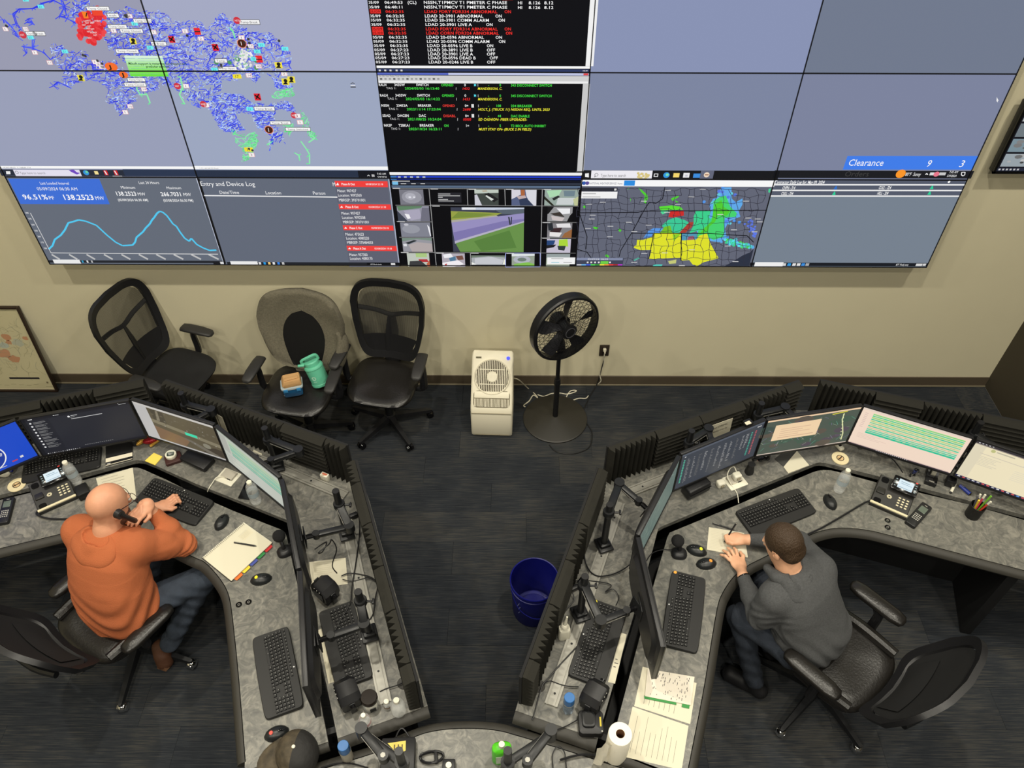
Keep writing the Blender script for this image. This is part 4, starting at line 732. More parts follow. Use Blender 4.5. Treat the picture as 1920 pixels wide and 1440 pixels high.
def d_off(q): q.rect(0, 0, 1, 1, C(70, 80, 84), 0); bars(q, .05, .1, .9, .9, 12, C(110, 124, 120), .3, .4)
def d_map0(q):
    q.rect(0, 0, 1, 1, C(96, 112, 106), 0); q.rect(0, .9, 1, 1, C(170, 176, 168), 1)
    for k in range(30): x, y = random.random()*.9, random.random()*.8; q.line([(x, y), (x+random.uniform(-.1, .1), y+random.uniform(-.1, .1))], .006, C(150, 170, 150), 2)
def d_list(q):
    q.rect(0, 0, 1, 1, C(60, 65, 74), 0); q.rect(0, .93, 1, 1, C(84, 90, 102), 1)
    q.disc(.05, .89, .01, K(220), 3); q.rect(.92, .88, .97, .9, K(220), 3)
    for j, (x, col) in enumerate(((.04, C(90, 220, 180)), (.09, K(130)), (.16, K(140)), (.22, K(100)), (.29, K(150)), (.37, K(120)), (.45, K(140)), (.53, K(150)), (.60, K(150)), (.68, K(110)), (.75, K(150)), (.80, K(160)), (.86, C(70, 200, 170)), (.91, C(226, 96, 104)))):
        n = random.randint(9, 16) if j not in (0, 12, 13) else 15
        for k in range(n):
            y = .78-k*.045
            q.rect(x, y, x+(.018 if j in (0, 12, 13) else random.uniform(.01, .035)), y+.018, col, 2)
def d_map(q):
    q.rect(0, 0, 1, 1, C(78, 88, 78), 0); q.rect(0, .94, 1, 1, C(232, 200, 164), 1); q.rect(0, 0, 1, .025, C(206, 190, 176), 1)
    for k in range(26): q.disc(random.random(), random.uniform(.05, .9), random.uniform(.04, .12), random.choice((C(84, 76, 84), C(70, 90, 76), C(92, 84, 74), C(64, 78, 72))), 1+.01*k, 10)
    for k in range(60): x, y = random.random()*.95, random.uniform(.08, .85); q.line([(x, y), (x+random.uniform(-.08, .08), y+random.uniform(-.12, .12))], .005, random.choice((C(150, 160, 140), C(120, 110, 140), C(96, 150, 130))), 3)
    q.rect(.11, .38, .60, .82, C(238, 208, 168), 5); bars(q, .18, .5, .55, .74, 4, C(214, 180, 150), .4, .3, 6); q.rect(.17, .44, .56, .46, C(206, 170, 140), 6)
    q.line([(.70, .90), (.86, .93)], .025, C(214, 206, 60), 6); q.line([(.83, .88), (.84, .7), (.88, .5), (.92, .28), (.93, .1)], .012, C(222, 226, 170), 6)
    for k in range(8): q.disc(.83+.012*k, .85-.1*k, .009, C(240, 240, 190), 7, 8)
def d_green(q):
    q.rect(0, 0, 1, 1, C(240, 216, 196), 0); q.rect(0, .95, 1, 1, C(226, 210, 196), 1); q.rect(.02, .02, .98, .04, C(214, 188, 176), 1)
    cols = (C(122, 216, 120), C(70, 208, 150), C(150, 214, 110), C(60, 200, 152), C(196, 214, 130), C(120, 212, 160), C(222, 206, 150), C(70, 204, 160), C(226, 200, 160), C(100, 208, 170), C(52, 200, 160), C(48, 196, 156))
    for k in range(12):
        y = .90-k*.044; q.rect(.11, y-.03, .965, y, cols[k], 2)
        for j in range(12): q.rect(.13+j*.068, y-.024, .13+j*.068+random.uniform(.02, .05), y-.012, C(150, 200, 140), 3)
    q.rect(.11, .375, .965, .42, C(44, 192, 150), 3)
    for k in range(9): q.rect(.035, .86-k*.045, .065, .875-k*.045, C(214, 188, 178), 2)
    bars(q, .05, .22, .36, .36, 4, C(222, 196, 180), .4, .3); q.rect(0, 0, 1, .02, C(60, 50, 60), 2)
    for k in range(16): q.rect(.28+k*.02, .004, .29+k*.02, .018, K(200), 3)
def d_web(q):
    q.rect(0, 0, 1, 1, C(236, 224, 190), 0); q.rect(0, .94, 1, 1, C(54, 50, 54), 1); q.rect(0, .92, 1, .94, C(150, 140, 130), 1); q.rect(0, .05, .1, .92, C(222, 212, 184), 1)
    for k in range(5): q.disc(.03+k*.03, .965, .008, K(220), 3)
    q.disc(.17, .87, .02, C(190, 190, 130), 2, 12, .04); q.rect(.2, .855, .36, .885, C(190, 184, 160), 2); q.rect(.08, .73, 1, .745, C(206, 196, 176), 2)
    for k in range(7): q.rect(.46+k*.11, .75, .53+k*.11, .82, random.choice((C(206, 200, 180), C(160, 190, 210))), 2)
    bars(q, .10, .45, .3, .7, 7, C(206, 198, 176), .4, .3); bars(q, .42, .35, .7, .62, 6, C(222, 214, 190), .3, .3); q.rect(.85, .26, 1.0, .28, C(120, 90, 90), 2); q.line([(.86, .2), (.86, .06), (1, .06)], .006, C(220, 190, 180), 2)
    q.rect(0, 0, 1, .05, C(40, 40, 70), 2)
    for k in range(22): q.rect(.02+k*.045, .012, .045+k*.045, .038, random.choice((K(220), C(90, 150, 220), C(220, 90, 90), K(190))), 3)
def mn(a, b): return a, b
import math as _m
monitor((-3.395, -1.813), (-2.9, -1.458), d_blue, 'monitor with a plain blue desktop and round white emblem')
monitor((-2.888, -1.455), (-2.29, -1.297), d_dark, 'monitor with a dark chat window and list of white dots')
monitor((-2.285, -1.289), (-1.73, -1.493), d_street, 'monitor with a brown aerial road picture and teal marker')
monitor((-1.722, -1.500), (-1.270, -1.875), d_table, 'monitor with faint green table, in front of the folded monitor arm', wd=.585)
monitor((-1.262, -1.885), (-1.062, -2.445), d_off, 'monitor seen from behind on the left console, beside the tabbed notebook', wd=.59)
monitor((-1.055, -2.452), (-.917, -3.045), d_off, 'monitor seen edge-on from behind, beside the near left keyboard', wd=.60)
monitor((.648, -2.243), (.940, -1.708), d_map0, 'monitor turned almost edge-on at the corner of the right console', wd=.60)
monitor((.947, -1.700), (1.484, -1.433), d_list, 'monitor with a slate list and red and green columns', wd=.598)
monitor((1.488, -1.437), (2.087, -1.319), d_map, 'monitor with a dark map and beige pop-up box')
monitor((2.090, -1.319), (2.648, -1.572), d_green, 'monitor with a bright pink sheet of green and teal rows')
monitor((2.658, -1.576), (3.205, -1.865), d_web, 'monitor with a cream web page at the right edge')
monitor((.703, -2.852), (.650, -2.248), d_off, 'monitor seen from behind on the right console, beside the orange-dotted keyboard', wd=.60)
# ================================================================== monitor arms
def arm(base, ztop, links, label, zc=1.0, tip=None, plate=True):
    x, y = base; t = thing('monitor_stand', label, 'monitor stand', (x, y, DZ), 0, 'black monitor stands')
    O = Vector((x, y, DZ)); A = lambda p: Vector(p)-O
    MB().box((0, 0, .022), (.085, .1, .02), math.radians(20), bev=.006).box((0, 0, .04), (.06, .06, .03), math.radians(20), bev=.006).build('clamp_base', M_BLACK2, t)
    MB().cyl((0, 0, .02), (0, 0, ztop-DZ), .019, seg=18).build('pole', M_BLACK2, t)
    MB().cyl((0, 0, ztop-DZ-.002), (0, 0, ztop-DZ+.004), .0205, .019, seg=18).build('pole_cap', M_BLACK, t)
    c = MB().lathe([(.019, 0), (.030, 0), (.032, .006), (.032, .034), (.029, .04), (.019, .04)], (0, 0, zc-DZ-.03), 20).build('collar', M_BLACK2, t)
    MB().cyl((.03, 0, zc-DZ-.01), (.055, .0, zc-DZ-.01), .006, seg=8).box((.062, 0, zc-DZ-.01), (.012, .03, .016), bev=.004).build('knob', M_BLACK, c)
    pts = [Vector((x, y, zc))]+[Vector(p) for p in links]
    for a, b in zip(pts, pts[1:]):
        d = b-a; L_ = d.length; R_ = d.to_track_quat('X', 'Z').to_matrix().to_4x4(); Mx = Matrix.Translation(A(a)) @ R_
        l = MB(Mx).box((L_/2, 0, 0), (L_, .044, .034), bev=.010).box((L_/2, 0, -.018), (L_*.8, .022, .012), bev=.004).build('link', M_BLACK2, t)
        MB(Mx).box((L_/2, -.0228, -.002), (L_*.72, .0015, .004)).build('trim_strip', M_ALU, l, 0)
        MB().cyl(A(b)+Vector((0, 0, -.026)), A(b)+Vector((0, 0, .024)), .029, seg=18).build('joint', M_BLACK2, t)
    if tip:
        e = Vector(tip); b = pts[-1]; d = (e-b)
        if d.length > .12:
            R_ = d.to_track_quat('X', 'Z').to_matrix().to_4x4(); L_ = d.length-.06; l = MB(Matrix.Translation(A(b)) @ R_).box((L_/2, 0, 0), (L_, .036, .03), bev=.008).build('link', M_BLACK2, t); MB(Matrix.Translation(A(b)) @ R_).box((L_/2, -.0188, 0), (L_*.7, .0015, .004)).build('trim_strip', M_ALU, l, 0); MB().cyl(A(b)+d.normalized()*L_+Vector((0, 0, -.02)), A(b)+d.normalized()*L_+Vector((0, 0, .02)), .02, seg=14).build('joint', M_BLACK2, t); MB().cyl(A(b)+d*.8, A(e), .014, seg=10).build('tilt_head', M_GLOSS, t)
        elif d.length > .02: MB().cyl(A(b), A(e), .012, seg=10).cyl(A(b)+d*.3+Vector((0, 0, -.02)), A(b)+d*.3+Vector((0, 0, .02)), .015, seg=12).build('tilt_head', M_GLOSS, t)
        if plate:
            R_ = d.to_track_quat('X', 'Z').to_matrix().to_4x4()
            MB(Matrix.Translation(A(e)) @ R_).box((0, 0, 0), (.006, .09, .09), bev=.002).build('head_plate', M_BLACK2, t)
    return t
def mid(BL_, BR_, out, z=1.01):   # point behind a monitor's centre
    a, b = V2(BL_), V2(BR_); d = (b-a).normalized(); n = Vector((-d.y, d.x)); c = (a+b)/2+n*out; return (c.x, c.y, z)
def arms(): pass
q = lambda x, y, z: tuple(px(x, y, z))
arm((-2.035, -1.185), 1.12, [(-1.86, -1.24, 1.02)], 'monitor arm pole behind the aerial road monitor', 1.02, mid((-2.285, -1.289), (-1.73, -1.493), .05))
arm((-1.46, -1.465), 1.12, [q(560, 846, 1.02)], 'monitor arm folded in a vee behind the green table monitor', 1.02, mid((-1.722, -1.500), (-1.270, -1.875), .05))
arm((-.956, -1.954), 1.165, [q(655, 988, .98)], 'monitor arm with tall pole at the bend of the left rail', 1.05, mid((-1.262, -1.885), (-1.062, -2.445), .05))
t_ = arm((-.745, -2.575), 1.19, [q(683, 1172, 1.03)], 'monitor arm with tall pole over the shelf keyboard', 1.11, mid((-1.055, -2.452), (-.917, -3.045), .05))
arm((.525, -2.027), 1.15, [q(1161, 908, 1.06)], 'monitor arm with tall pole by the corner of the right console', 1.09, mid((.648, -2.243), (.940, -1.708), .05))
arm((.366, -2.456), 1.14, [q(1126, 1166, 1.04)], 'monitor arm with tall pole beside the white glue bottle', 1.06, mid((.703, -2.852), (.650, -2.248), .05))
arm((1.055, -1.475), 1.12, [q(1328, 806, 1.02)], 'monitor arm pole behind the slate list monitor', 1.02, mid((.947, -1.700), (1.484, -1.433), .05))
arm((1.515, -1.25), 1.12, [(1.69, -1.2, 1.02)], 'monitor arm pole behind the dark map monitor', 1.02, mid((1.488, -1.437), (2.087, -1.319), .05))
arm((2.24, -1.24), 1.06, [(2.36, -1.29, 1.0)], 'monitor arm behind the pink sheet monitor', .97, mid((2.090, -1.319), (2.648, -1.572), .05))
arm((2.785, -1.40), 1.12, [(2.93, -1.55, 1.0)], 'monitor arm pole behind the cream web page monitor', 1.02, mid((2.658, -1.576), (3.205, -1.865), .05))
# ================================================================== keyboards and mice
M_KB = mat('keyboard_shell', C(29, 29, 29), .5, bump=.05, bscale=600)
M_KEY = mat('key_caps', C(25, 25, 26), .42)
M_LEG = mat('key_legend', C(130, 130, 126), .5)
def kb_mesh():
    w, d = .456, .19
    b = MB()
    out = []
    for k, (x, y) in enumerate(superell(w, d, 14, 56)): out.append((x, y + (-.005*(1-(2*x/w)**2) if y < 0 else .002*(1-(2*x/w)**2))))
    b.rings([[(x, y, 0) for x, y in out], [(x, y, .010+.006*(y/d+.5)) for x, y in out], [(x*.985, y*.97, .014+.008*(y/d+.5)) for x, y in out]])
    body = b.mesh(40)
    ks = MB(); lg = MB()
    def key(x, y, kw=.0165, kd=.0155, hh=.005):
        z = .0155+.008*(y/d+.5); a, c = kw/2, kd/2
        ks.rings([[(x-a, y-c, z), (x+a, y-c, z), (x+a, y+c, z), (x-a, y+c, z)], [(x-a*.86, y-c*.84, z+hh), (x+a*.86, y-c*.84, z+hh), (x+a*.86, y+c*.84, z+hh), (x-a*.86, y+c*.84, z+hh)]])
        lg.box((x-a*.35, y+c*.3, z+hh+.0002), (.0032, .004, .0003))
    for r in range(5):
        y = .046-r*.019
        for c in range(15):
            if r == 4 and 4 <= c <= 8: continue
            key(-.205+c*.019+(.0 if r == 0 else .002*r), y)
        for c in range(4): key(.150+c*.019, y)
        if r in (0, 1): 
            for c in range(3): key(.0865+c*.019, y)
        if r == 4: key(-.205+6*.019, y, .094)
    key(.1055, .046-3*.019)
    for c in range(3): key(.0865+c*.019, .046-4*.019)
    for c in range(14): key(-.205+c*.0195, .068, .0165, .010, .003)
    return body, ks.mesh(0), lg.mesh(0)
KBM = kb_mesh()
def keyboard(c, a0, a1, label, dot=None):
    p = px(*c, DZ); t = thing('keyboard', label, 'keyboard', (p.x, p.y, DZ+.001), ang(a0, a1), 'black wireless keyboards')
    obj('keyboard_body', KBM[0], M_KB, t); obj('keys', KBM[1], M_KEY, t, kind='stuff'); obj('key_legends', KBM[2], M_LEG, t, kind='stuff')
    MB().cyl((.01, .0835, .02), (.01, .0835, .0218), .004, seg=10).build('maker_mark', mat('pale_mark', K(215), .5), t)
    if dot: MB().cyl((dot[1], dot[2], .0195), (dot[1], dot[2], .0225), .009, seg=14).build('round_sticker', mat('sticker_%s' % dot[0], C(*dot[3]), .5), t)
    return t
keyboard((328, 942), (292.5, 900), (400, 943), 'black keyboard under the hand of the man in orange')
keyboard((521, 1261), (540, 1174), (568, 1316), 'black keyboard on the near left worksurface')
keyboard((648, 1209), (631, 1138), (667, 1280), 'black keyboard on the left monitor shelf under the arm')
keyboard((118, 872), (53, 904), (200, 873), 'black keyboard below the dark chat monitor')
keyboard((1454, 962), (1380, 969), (1497, 925), 'black keyboard in front of the man in grey')
keyboard((1282, 1147), (1250, 1207), (1269, 1073), 'black keyboard with an orange dot on the right worksurface', ('orange', .215, .075, (240, 160, 60)))
keyboard((1121, 1206), (1073, 1262), (1119, 1128), 'black keyboard with a yellow dot on the right monitor shelf', ('yellow', .214, .078, (240, 225, 60)))
def mouse(c, head, label, dot=None):
    p = px(*c); t = thing('computer_mouse', label, 'mouse', (p.x, p.y, DZ), ang(c, head)-PI/2, 'black computer mice')
    R = []
    for k in range(9):
        u = -1+k/4; y = u*.058; s = max(.08, (1-abs(u)**3.2))**.5; w = (.034+.003*math.cos(u*3))*s; h = (.034-.010*max(0, u))*s
        R.append([(w*cos(a), y, max(0.0, h*sin(a)) if sin(a) > -.01 else 0) for a in [PI*j/10 for j in range(11)]])
    MB().rings(R, closed=True, cap=True).build('mouse_body', mat('mouse_shell', C(28, 30, 31), .36), t, 60)
    MB().cyl((0, .012, .031), (0, .034, .0255), .006, seg=12).build('scroll_wheel', M_GLOSS, t)
    MB().box((0, .025, .0285), (.0012, .04, .004)).build('button_split', M_DARK, t, 0)
    if dot: MB().cyl((0, -.02, .032), (0, -.021, .0352), .0095, seg=16).build('round_sticker', mat('msticker_%s' % dot[0], C(*dot[1]), .5), t)
    return t
mouse((416, 980), (424, 967), 'plain black mouse above the tabbed notebook')
mouse((490, 1087), (512, 1083), 'black mouse with yellow dot below the tabbed notebook', ('yellow', (236, 220, 50)))
mouse((519, 1376), (541, 1368), 'black mouse with red dot in front of the cap', ('red', (226, 90, 80)))
mouse((1556, 942), (1549, 928), 'plain black mouse in front of the water bottle')
mouse((1306, 1033), (1284, 1026), 'black mouse with yellow-green dot beside the microphone', ('lime', (214, 220, 50)))
mouse((1324, 1058), (1304, 1060), 'black mouse with orange dot next to the writing hands', ('orange', (236, 150, 60)))
# ================================================================== things on the consoles
S = DZ
def cornersheet(name, label, cat, cs, z=S, th=.0015, m=None, draw=None, group=None, bev=0):
    P = [px(*c, z) for c in cs]; c0 = sum(P, Vector())/4; c0.z = z
    t = thing(name, label, cat, c0, 0, group)
    m_ = MB(); L_ = [p-c0 for p in P]
    m_.prism([(p.x, p.y) for p in L_], 0.0004, th)
    m_.build('sheet', m or M_PAPER, t, 0)
    if draw:      # u along first edge, v along last edge
        a, b, d = L_[0], L_[1]-L_[0], L_[3]-L_[0]; e = L_[2]-L_[1]-d
        q = CV(lambda u, v, L: (a+b*u+d*v+e*u*v)[:2] and Vector(((a+b*u+d*v+e*u*v).x, (a+b*u+d*v+e*u*v).y, th+.0002*L))); draw(q); q.build('print', M_PRINT, t)
    return t
INK = C(96, 92, 84)
def lines(n, x0=.1, x1=.9, y0=.12, y1=.9, wmin=.5, th=.012, col=INK, seed=1):
    def f(q):
        random.seed(seed)
        for k in range(n): v = y0+(y1-y0)*k/max(1, n-1); q.rect(x0, v, x0+(x1-x0)*random.uniform(wmin, 1), v+th, col, 1)
    return f
# ---- desk phones
M_PH = mat('phone_shell', C(34, 33, 31), .45)
def phone(cs, label, led, cordpts):
    bl, br = px(*cs[0]), px(*cs[1]); d = br-bl; w = .215; dp = .205
    u = d.normalized(); n = Vector((-u.y, u.x, 0)); o = bl+u*(d.length/2)
    t = thing('desk_phone', label, 'telephone', (o.x, o.y, S), math.atan2(d.y, d.x), 'desk phones')
    H = lambda y: .022+.05*(y/dp)
    ys = [0, .03, .1, .17, dp]
    MB().rings([[(-w/2, y, 0), (w/2, y, 0), (w/2, y, H(y)-.004), (w/2-.004, y, H(y)), (-w/2+.004, y, H(y)), (-w/2, y, H(y)-.004)] for y in ys]).build('phone_body', M_PH, t)
    MB().rings([[(-w/2, y, H(y)+.0006) , (w/2, y, H(y)+.0006), (w/2, y+.012, H(y+.012)+.0006), (-w/2, y+.012, H(y+.012)+.0006)] for y in (.004,)]+[[(-w/2, .004, .03), (w/2, .004, .03), (w/2, .016, .0335), (-w/2, .016, .0335)]]).build('silver_strip', mat('phone_strip', C(206, 196, 160), .4), t, 0)
    cr = MB()
    for y0, y1 in ((.018, .05), (.16, .197)):
        cr.rings([[(x, y, H(y)+.0008+dz) for x, y in rrect(.042, y1-y0, .012, 4, -w/2+.034, (y0+y1)/2)] for dz in (0, .0012)])
    cr.build('handset_wells', M_GLOSS, t)
    MB().box((-w/2+.034, .105, H(.105)-.001), (.05, .05, .012), bev=.006).build('cradle_bridge', M_PH, t)
    a = math.radians(28); Mx = Matrix.Translation((.036, .165, .098)) @ Matrix.Rotation(a, 4, 'X')
    dsp = MB(Mx).box((0, 0, 0), (.148, .088, .02), bev=.005).build('display', M_GLOSS, t)
    MB().box((.036, .178, .075), (.05, .02, .05), bev=.004).build('display_neck', M_PH, t)
    q = CV(lambda x, y, L: Mx @ Vector((x, y, .0103+.0003*L)))
    q.rect(-.042, -.026, .042, .03, C(214, 232, 240), 1); q.rect(-.03, .014, .02, .017, C(120, 150, 170), 2); q.rect(-.03, .004, .034, .007, C(140, 170, 190), 2); q.rect(-.036, -.02, .036, -.017, C(120, 150, 170), 2)
    q.build('lit_panel', M_SCREEN, dsp)
    sb = MB(Mx)
    for k in range(4):
        for s in (-1, 1): sb.box((s*.056, .022-.014*k, .0105), (.010, .005, .001))
    sb.build('soft_keys', mat('soft_key', C(120, 140, 150), .5), dsp, 0, kind='stuff')
    MB(Mx).box((.052, .040, .0105), (.012, .004, .002)).build('status_lamp', mat('status_lamp', C(230, 40, 30), .5, emit=C(230, 40, 30), es=1.2 if led else .5), dsp, 0)
    k = MB()
    for i in range(3):
        for j in range(4): y = .105-.0175*j; k.box((.036+.023*i, y, H(y)+.0015), (.0145, .0105, .003), bev=.002, seg=1)
    k.build('dial_keys', mat('dial_key', C(214, 206, 176), .45), t, kind='stuff')
    nv = MB()
    for i in range(8): a = 2*PI*i/8; nv.cyl((-.02+.010*cos(a), .085+.010*sin(a), H(.085)), (-.02+.010*cos(a), .085+.010*sin(a), H(.085)+.004), .005, seg=8)
    nv.build('navigation_pad', mat('dial_key', (1, 1, 1)), t)
    o2 = Vector((o.x, o.y, S)); Rm = Matrix.Rotation(-math.atan2(d.y, d.x), 4, 'Z')
    MB().tube([Rm @ (px(*c, S+.012+zz)-o2) for c, zz in cordpts], .0055, 7, 4).build('handset_cord', M_BLACK, t)
    return t
phone([(77, 966), (145, 936)], 'desk phone with lit display beside the coaster, left console', False, [((73, 956), .01), ((68, 962), 0), ((73, 967), 0), ((90, 972), 0), ((120, 973), 0), ((170, 970), .0), ((205, 968), .04), ((222, 962), .12), ((236, 955), .28), ((239, 953), .36)])
phone([(1628, 946), (1697, 976)], 'desk phone with lit display and red lamp, right console', True, [((1634, 940), .012), ((1624, 941), 0), ((1600, 955), 0), ((1570, 973), 0), ((1540, 990), 0), ((1512, 1003), 0), ((1506, 1007), -.01), ((1502, 1012), -.05)])
# ---- cordless handsets
def handset(bt, tp, label):
    a, b = px(*bt), px(*tp); d = b-a; c = (a+b)/2; Lh = d.length
    t = thing('cordless_handset', label, 'telephone', (c.x, c.y, S), math.atan2(d.y, d.x)-PI/2, 'cordless handsets')
    MB().prism(rrect(.064, Lh, .012), 0.0005, .024, bev=.006).build('handset_body', M_BLACK, t)
    MB().box((0, Lh*.22, .0245), (.042, Lh*.24, .002), bev=.001).build('lcd_window', mat('lcd_grey', C(92, 102, 92), .25), t)
    k = MB()
    for i in range(4):
        for j in range(4): k.box((-.0165+.011*i, Lh*.02-.014*j-.012, .0245), (.007, .006, .002))
    k.build('keypad', mat('keypad_legend', C(186, 184, 176), .5), t, 0, kind='stuff'); MB().box((0, Lh*.40, .0245), (.016, .005, .0015)).build('earpiece', M_ALU, t, 0)
    return t
handset((1704, 987), (1737, 950), 'black cordless handset beside the right desk phone')
handset((7, 985), (20, 936), 'black cordless handset at the left edge of the picture')
# ---- bottles
M_PET = mat('clear_plastic', (.88, .9, .88), .06, alpha=.24, spec=.9)
M_PET2 = mat('bottle_film', C(186, 200, 208), .3, alpha=.55)
def water_bottle(c, label, h=.205, tilt=None):
    p = px(*c); t = thing('water_bottle', label, 'bottle', (p.x, p.y, S), 0, 'clear water bottles')
    pf = [(.0, .002), (.028, .0), (.032, .006), (.033, .02)]
    for k in range(5): z = .03+k*.016; pf += [(.033, z), (.0312, z+.004), (.0312, z+.007), (.033, z+.011)]
    pf += [(.033, .118), (.033, .135), (.030, .155), (.021, .172), (.0135, .182), (.0125, .19)]
    MB().lathe(pf, seg=24).build('bottle_body', M_PET, t, 60)
    MB().lathe([(.0148, .180), (.0152, .182), (.0152, .196), (.0145, .198), (0, .198)], seg=20).build('cap', M_WHITE, t)
    MB().lathe([(.0335, .075), (.0336, .075), (.0336, .112), (.0335, .112), (.0335, .075)], seg=24).build('label_band', M_PET2, t)
    return t
water_bottle((145, 904), 'clear water bottle behind the left desk phone'); water_bottle((481, 941), 'clear water bottle by the power socket, left shelf'); water_bottle((1572, 919), 'clear water bottle beside the plain mouse, right console')
# ---- coasters with round emblem
def coaster(c, label, z=S, r=.052, col=(214, 200, 160)):
    p = px(*c, z); t = thing('coaster', label, 'coaster', (p.x, p.y, z), 0, 'round cork coasters')
    MB().lathe([(0, .0005), (r, .0005), (r+.001, .003), (r, .0065), (0, .0065)], seg=32).build('disc', mat('cork', C(*col), .7, var=.05, vscale=60), t)
    q = CV(lambda x, y, L: (x, y, .0066+.0003*L)); q.disc(0, 0, .024, C(60, 44, 32), 1, 24); q.disc(0, 0, .019, C(206, 176, 128), 2, 24); q.line([(-.014, -.012), (.014, .012)], .008, C(60, 44, 32), 3); q.line([(-.016, .004), (.0, -.012)], .003, C(60, 44, 32), 3); q.build('emblem', M_PRINT, t); return t
coaster((32, 910), 'round pale coaster with dark emblem beside the left phone'); coaster((1575, 860), 'round pale coaster with dark emblem below the dark map monitor')
# ---- tin on a dark wallet, sticky note, snack bag, tray
p = px(326, 862); t = thing('wallet', 'dark maroon wallet under the round tin', 'wallet', (p.x, p.y, S), .45); MB().prism(rrect(.10, .085, .01), .0005, .022, bev=.005).build('leather', mat('maroon_leather', C(58, 30, 26), .5), t); MB().box((0, -.0425, .011), (.08, .001, .002)).build('seam', M_DARK, t, 0)
t = thing('tobacco_tin', 'round white tin with dark green label on the wallet', 'tin', (p.x-.012, p.y+.012, S+.022), .2); MB().lathe([(0, 0), (.033, 0), (.034, .002), (.034, .02), (.033, .022), (0, .022)], seg=28).build('tin_body', M_WHITE, t)
q_ = CV(lambda x, y, L: (x, y, .0222+.0003*L)); q_.disc(0, 0, .0265, C(196, 200, 186), 1, 24); q_.rect(-.021, -.017, .021, .012, C(34, 50, 40), 2); q_.text('TINT', -.016, -.008, .012, K(225), 3, .032, 1); q_.build('lid_print', M_PRINT, t)
cornersheet('sticky_note', 'yellow sticky note on the left monitor shelf', 'note', [(272, 865), (289, 850), (305, 857), (291, 873)], S, .006, mat('yellow_note', C(232, 208, 92), .7))
p = px(286, 828); t = thing('snack_bag', 'crumpled red and gold snack bag below the chat monitor', 'snack bag', (p.x, p.y, S), .5)
MB().ell((0, 0, .022), (.055, .03, .022)).build('foil_bag', mat('red_foil', C(150, 24, 34), .3, .4, bump=.6, bscale=40), t); MB().box((.02, -.03, .014), (.09, .02, .012), .4, bev=.005).build('gold_crimp', mat('gold_foil', C(206, 160, 70), .3, .5, bump=.4, bscale=60), t)
p = px(268, 830); t = thing('snack_wrapper', 'gold snack wrapper next to the red bag', 'snack wrapper', (p.x, p.y, S), 1.0); MB().ell((0, 0, .018), (.045, .016, .017)).box((.045, 0, .012), (.02, .03, .006)).build('foil', mat('gold_foil', (1, 1, 1)), t)
p = px(255, 832); t = thing('black_cup', 'small black cup at the corner of the left shelf', 'cup', (p.x, p.y, S)); MB().lathe([(0, .001), (.024, 0), (.028, .05), (.026, .052), (.022, .01), (0, .008)], seg=20).build('cup_body', M_BLACK, t)
cornersheet('black_folder', 'black folder with white stripes beside the chat keyboard', 'folder', [(199, 875), (249, 862), (249, 828), (199, 838)], S, .008, M_DARK, lambda q: (q.rect(.0, .16, 1, .36, C(220, 212, 190), 1), q.rect(.0, .0, 1, .03, C(220, 212, 190), 1), q.rect(.04, .06, .18, .09, K(200), 1)))
cornersheet('paper_slip', 'white paper slip below the chat keyboard', 'paper', [(147, 888), (181, 879), (181, 872), (147, 881)], S, .001)
cornersheet('paper_slip', 'orange-tipped paper strip behind the left desk phone', 'paper', [(94, 891), (113, 880), (113, 877), (94, 889)], S+.022, .001, mat('orange_paper', C(226, 170, 90), .7))
p = px(159, 927); t = thing('card_reader', 'small black box between the left phone and the bald man', 'box', (p.x, p.y, S), ang((77, 966), (145, 936))); MB().box((0, 0, .028), (.07, .09, .055), bev=.008).build('box_body', M_DARK, t); MB().box((0, -.044, .03), (.04, .004, .02)).build('slot', M_GLOSS, t, 0)
p = px(12, 893); t = thing('toy_figure', 'small pale and blue figure by the left coaster', 'figurine', (p.x, p.y, S), .3); MB().ell((0, 0, .02), (.03, .018, .02)).ell((-.03, 0, .025), (.012, .012, .014)).build('figure_body', M_WHITE, t); MB().tube([(.03, .01, .02), (.045, .04, .03), (.04, .06, .02)], .012, 8, 3).build('blue_arm', mat('navy_plastic', C(24, 36, 110), .4), t)
# ---- letters and paper
cornersheet('paper_sheet', 'typed sheet of paper beside the bald man\'s head', 'paper', [(195, 951), (256, 936), (249, 877), (180, 897)], S, .0012, None, lines(6, .12, .85, .42, .9, .6, .008, seed=3))
# ---- docking station, socket plate, phone
p = px(372, 866); t = thing('docking_station', 'flat black docking station below the aerial road monitor', 'docking station', (p.x, p.y, S), ang((340, 862), (400, 890))); MB().box((0, 0, .02), (.20, .10, .038), bev=.008).build('case', M_BLACK, t); MB().box((0, -.051, .02), (.15, .002, .012)).build('port_strip', M_GLOSS, t, 0)
def socket_plate(c, rz, label, cord):
    p = px(*c); t = thing('power_socket', label, 'power socket', (p.x, p.y, S), rz)
    MB().prism(rrect(.125, .105, .006), .0005, .006, bev=.002).build('plate', M_WHITE, t); MB().box((0, .012, .012), (.085, .06, .016), bev=.004).build('hood', mat('grey_plastic', C(176, 170, 156), .5), t)
    MB().box((-.02, -.0185, .012), (.02, .002, .010)).build('plug_face', M_WHITE, t, 0); MB().box((.02, -.0185, .012), (.024, .002, .011)).build('port', M_DARK, t, 0)
    if cord: O = Vector((p.x, p.y, S)); R_ = Matrix.Rotation(-rz, 4, 'Z'); MB().tube([R_ @ (Vector(px(*k, S+z))-O) for k, z in cord], .0028, 6, 4).build('white_cord', M_WHITE, t)
    return t
socket_plate((428, 895), ang((413, 902), (440, 913)), 'white pop-up power socket on the left shelf', [((417, 893), .012), ((406, 895), .02), ((398, 906), .012), ((392, 915), .004), ((389, 922), -.03)])
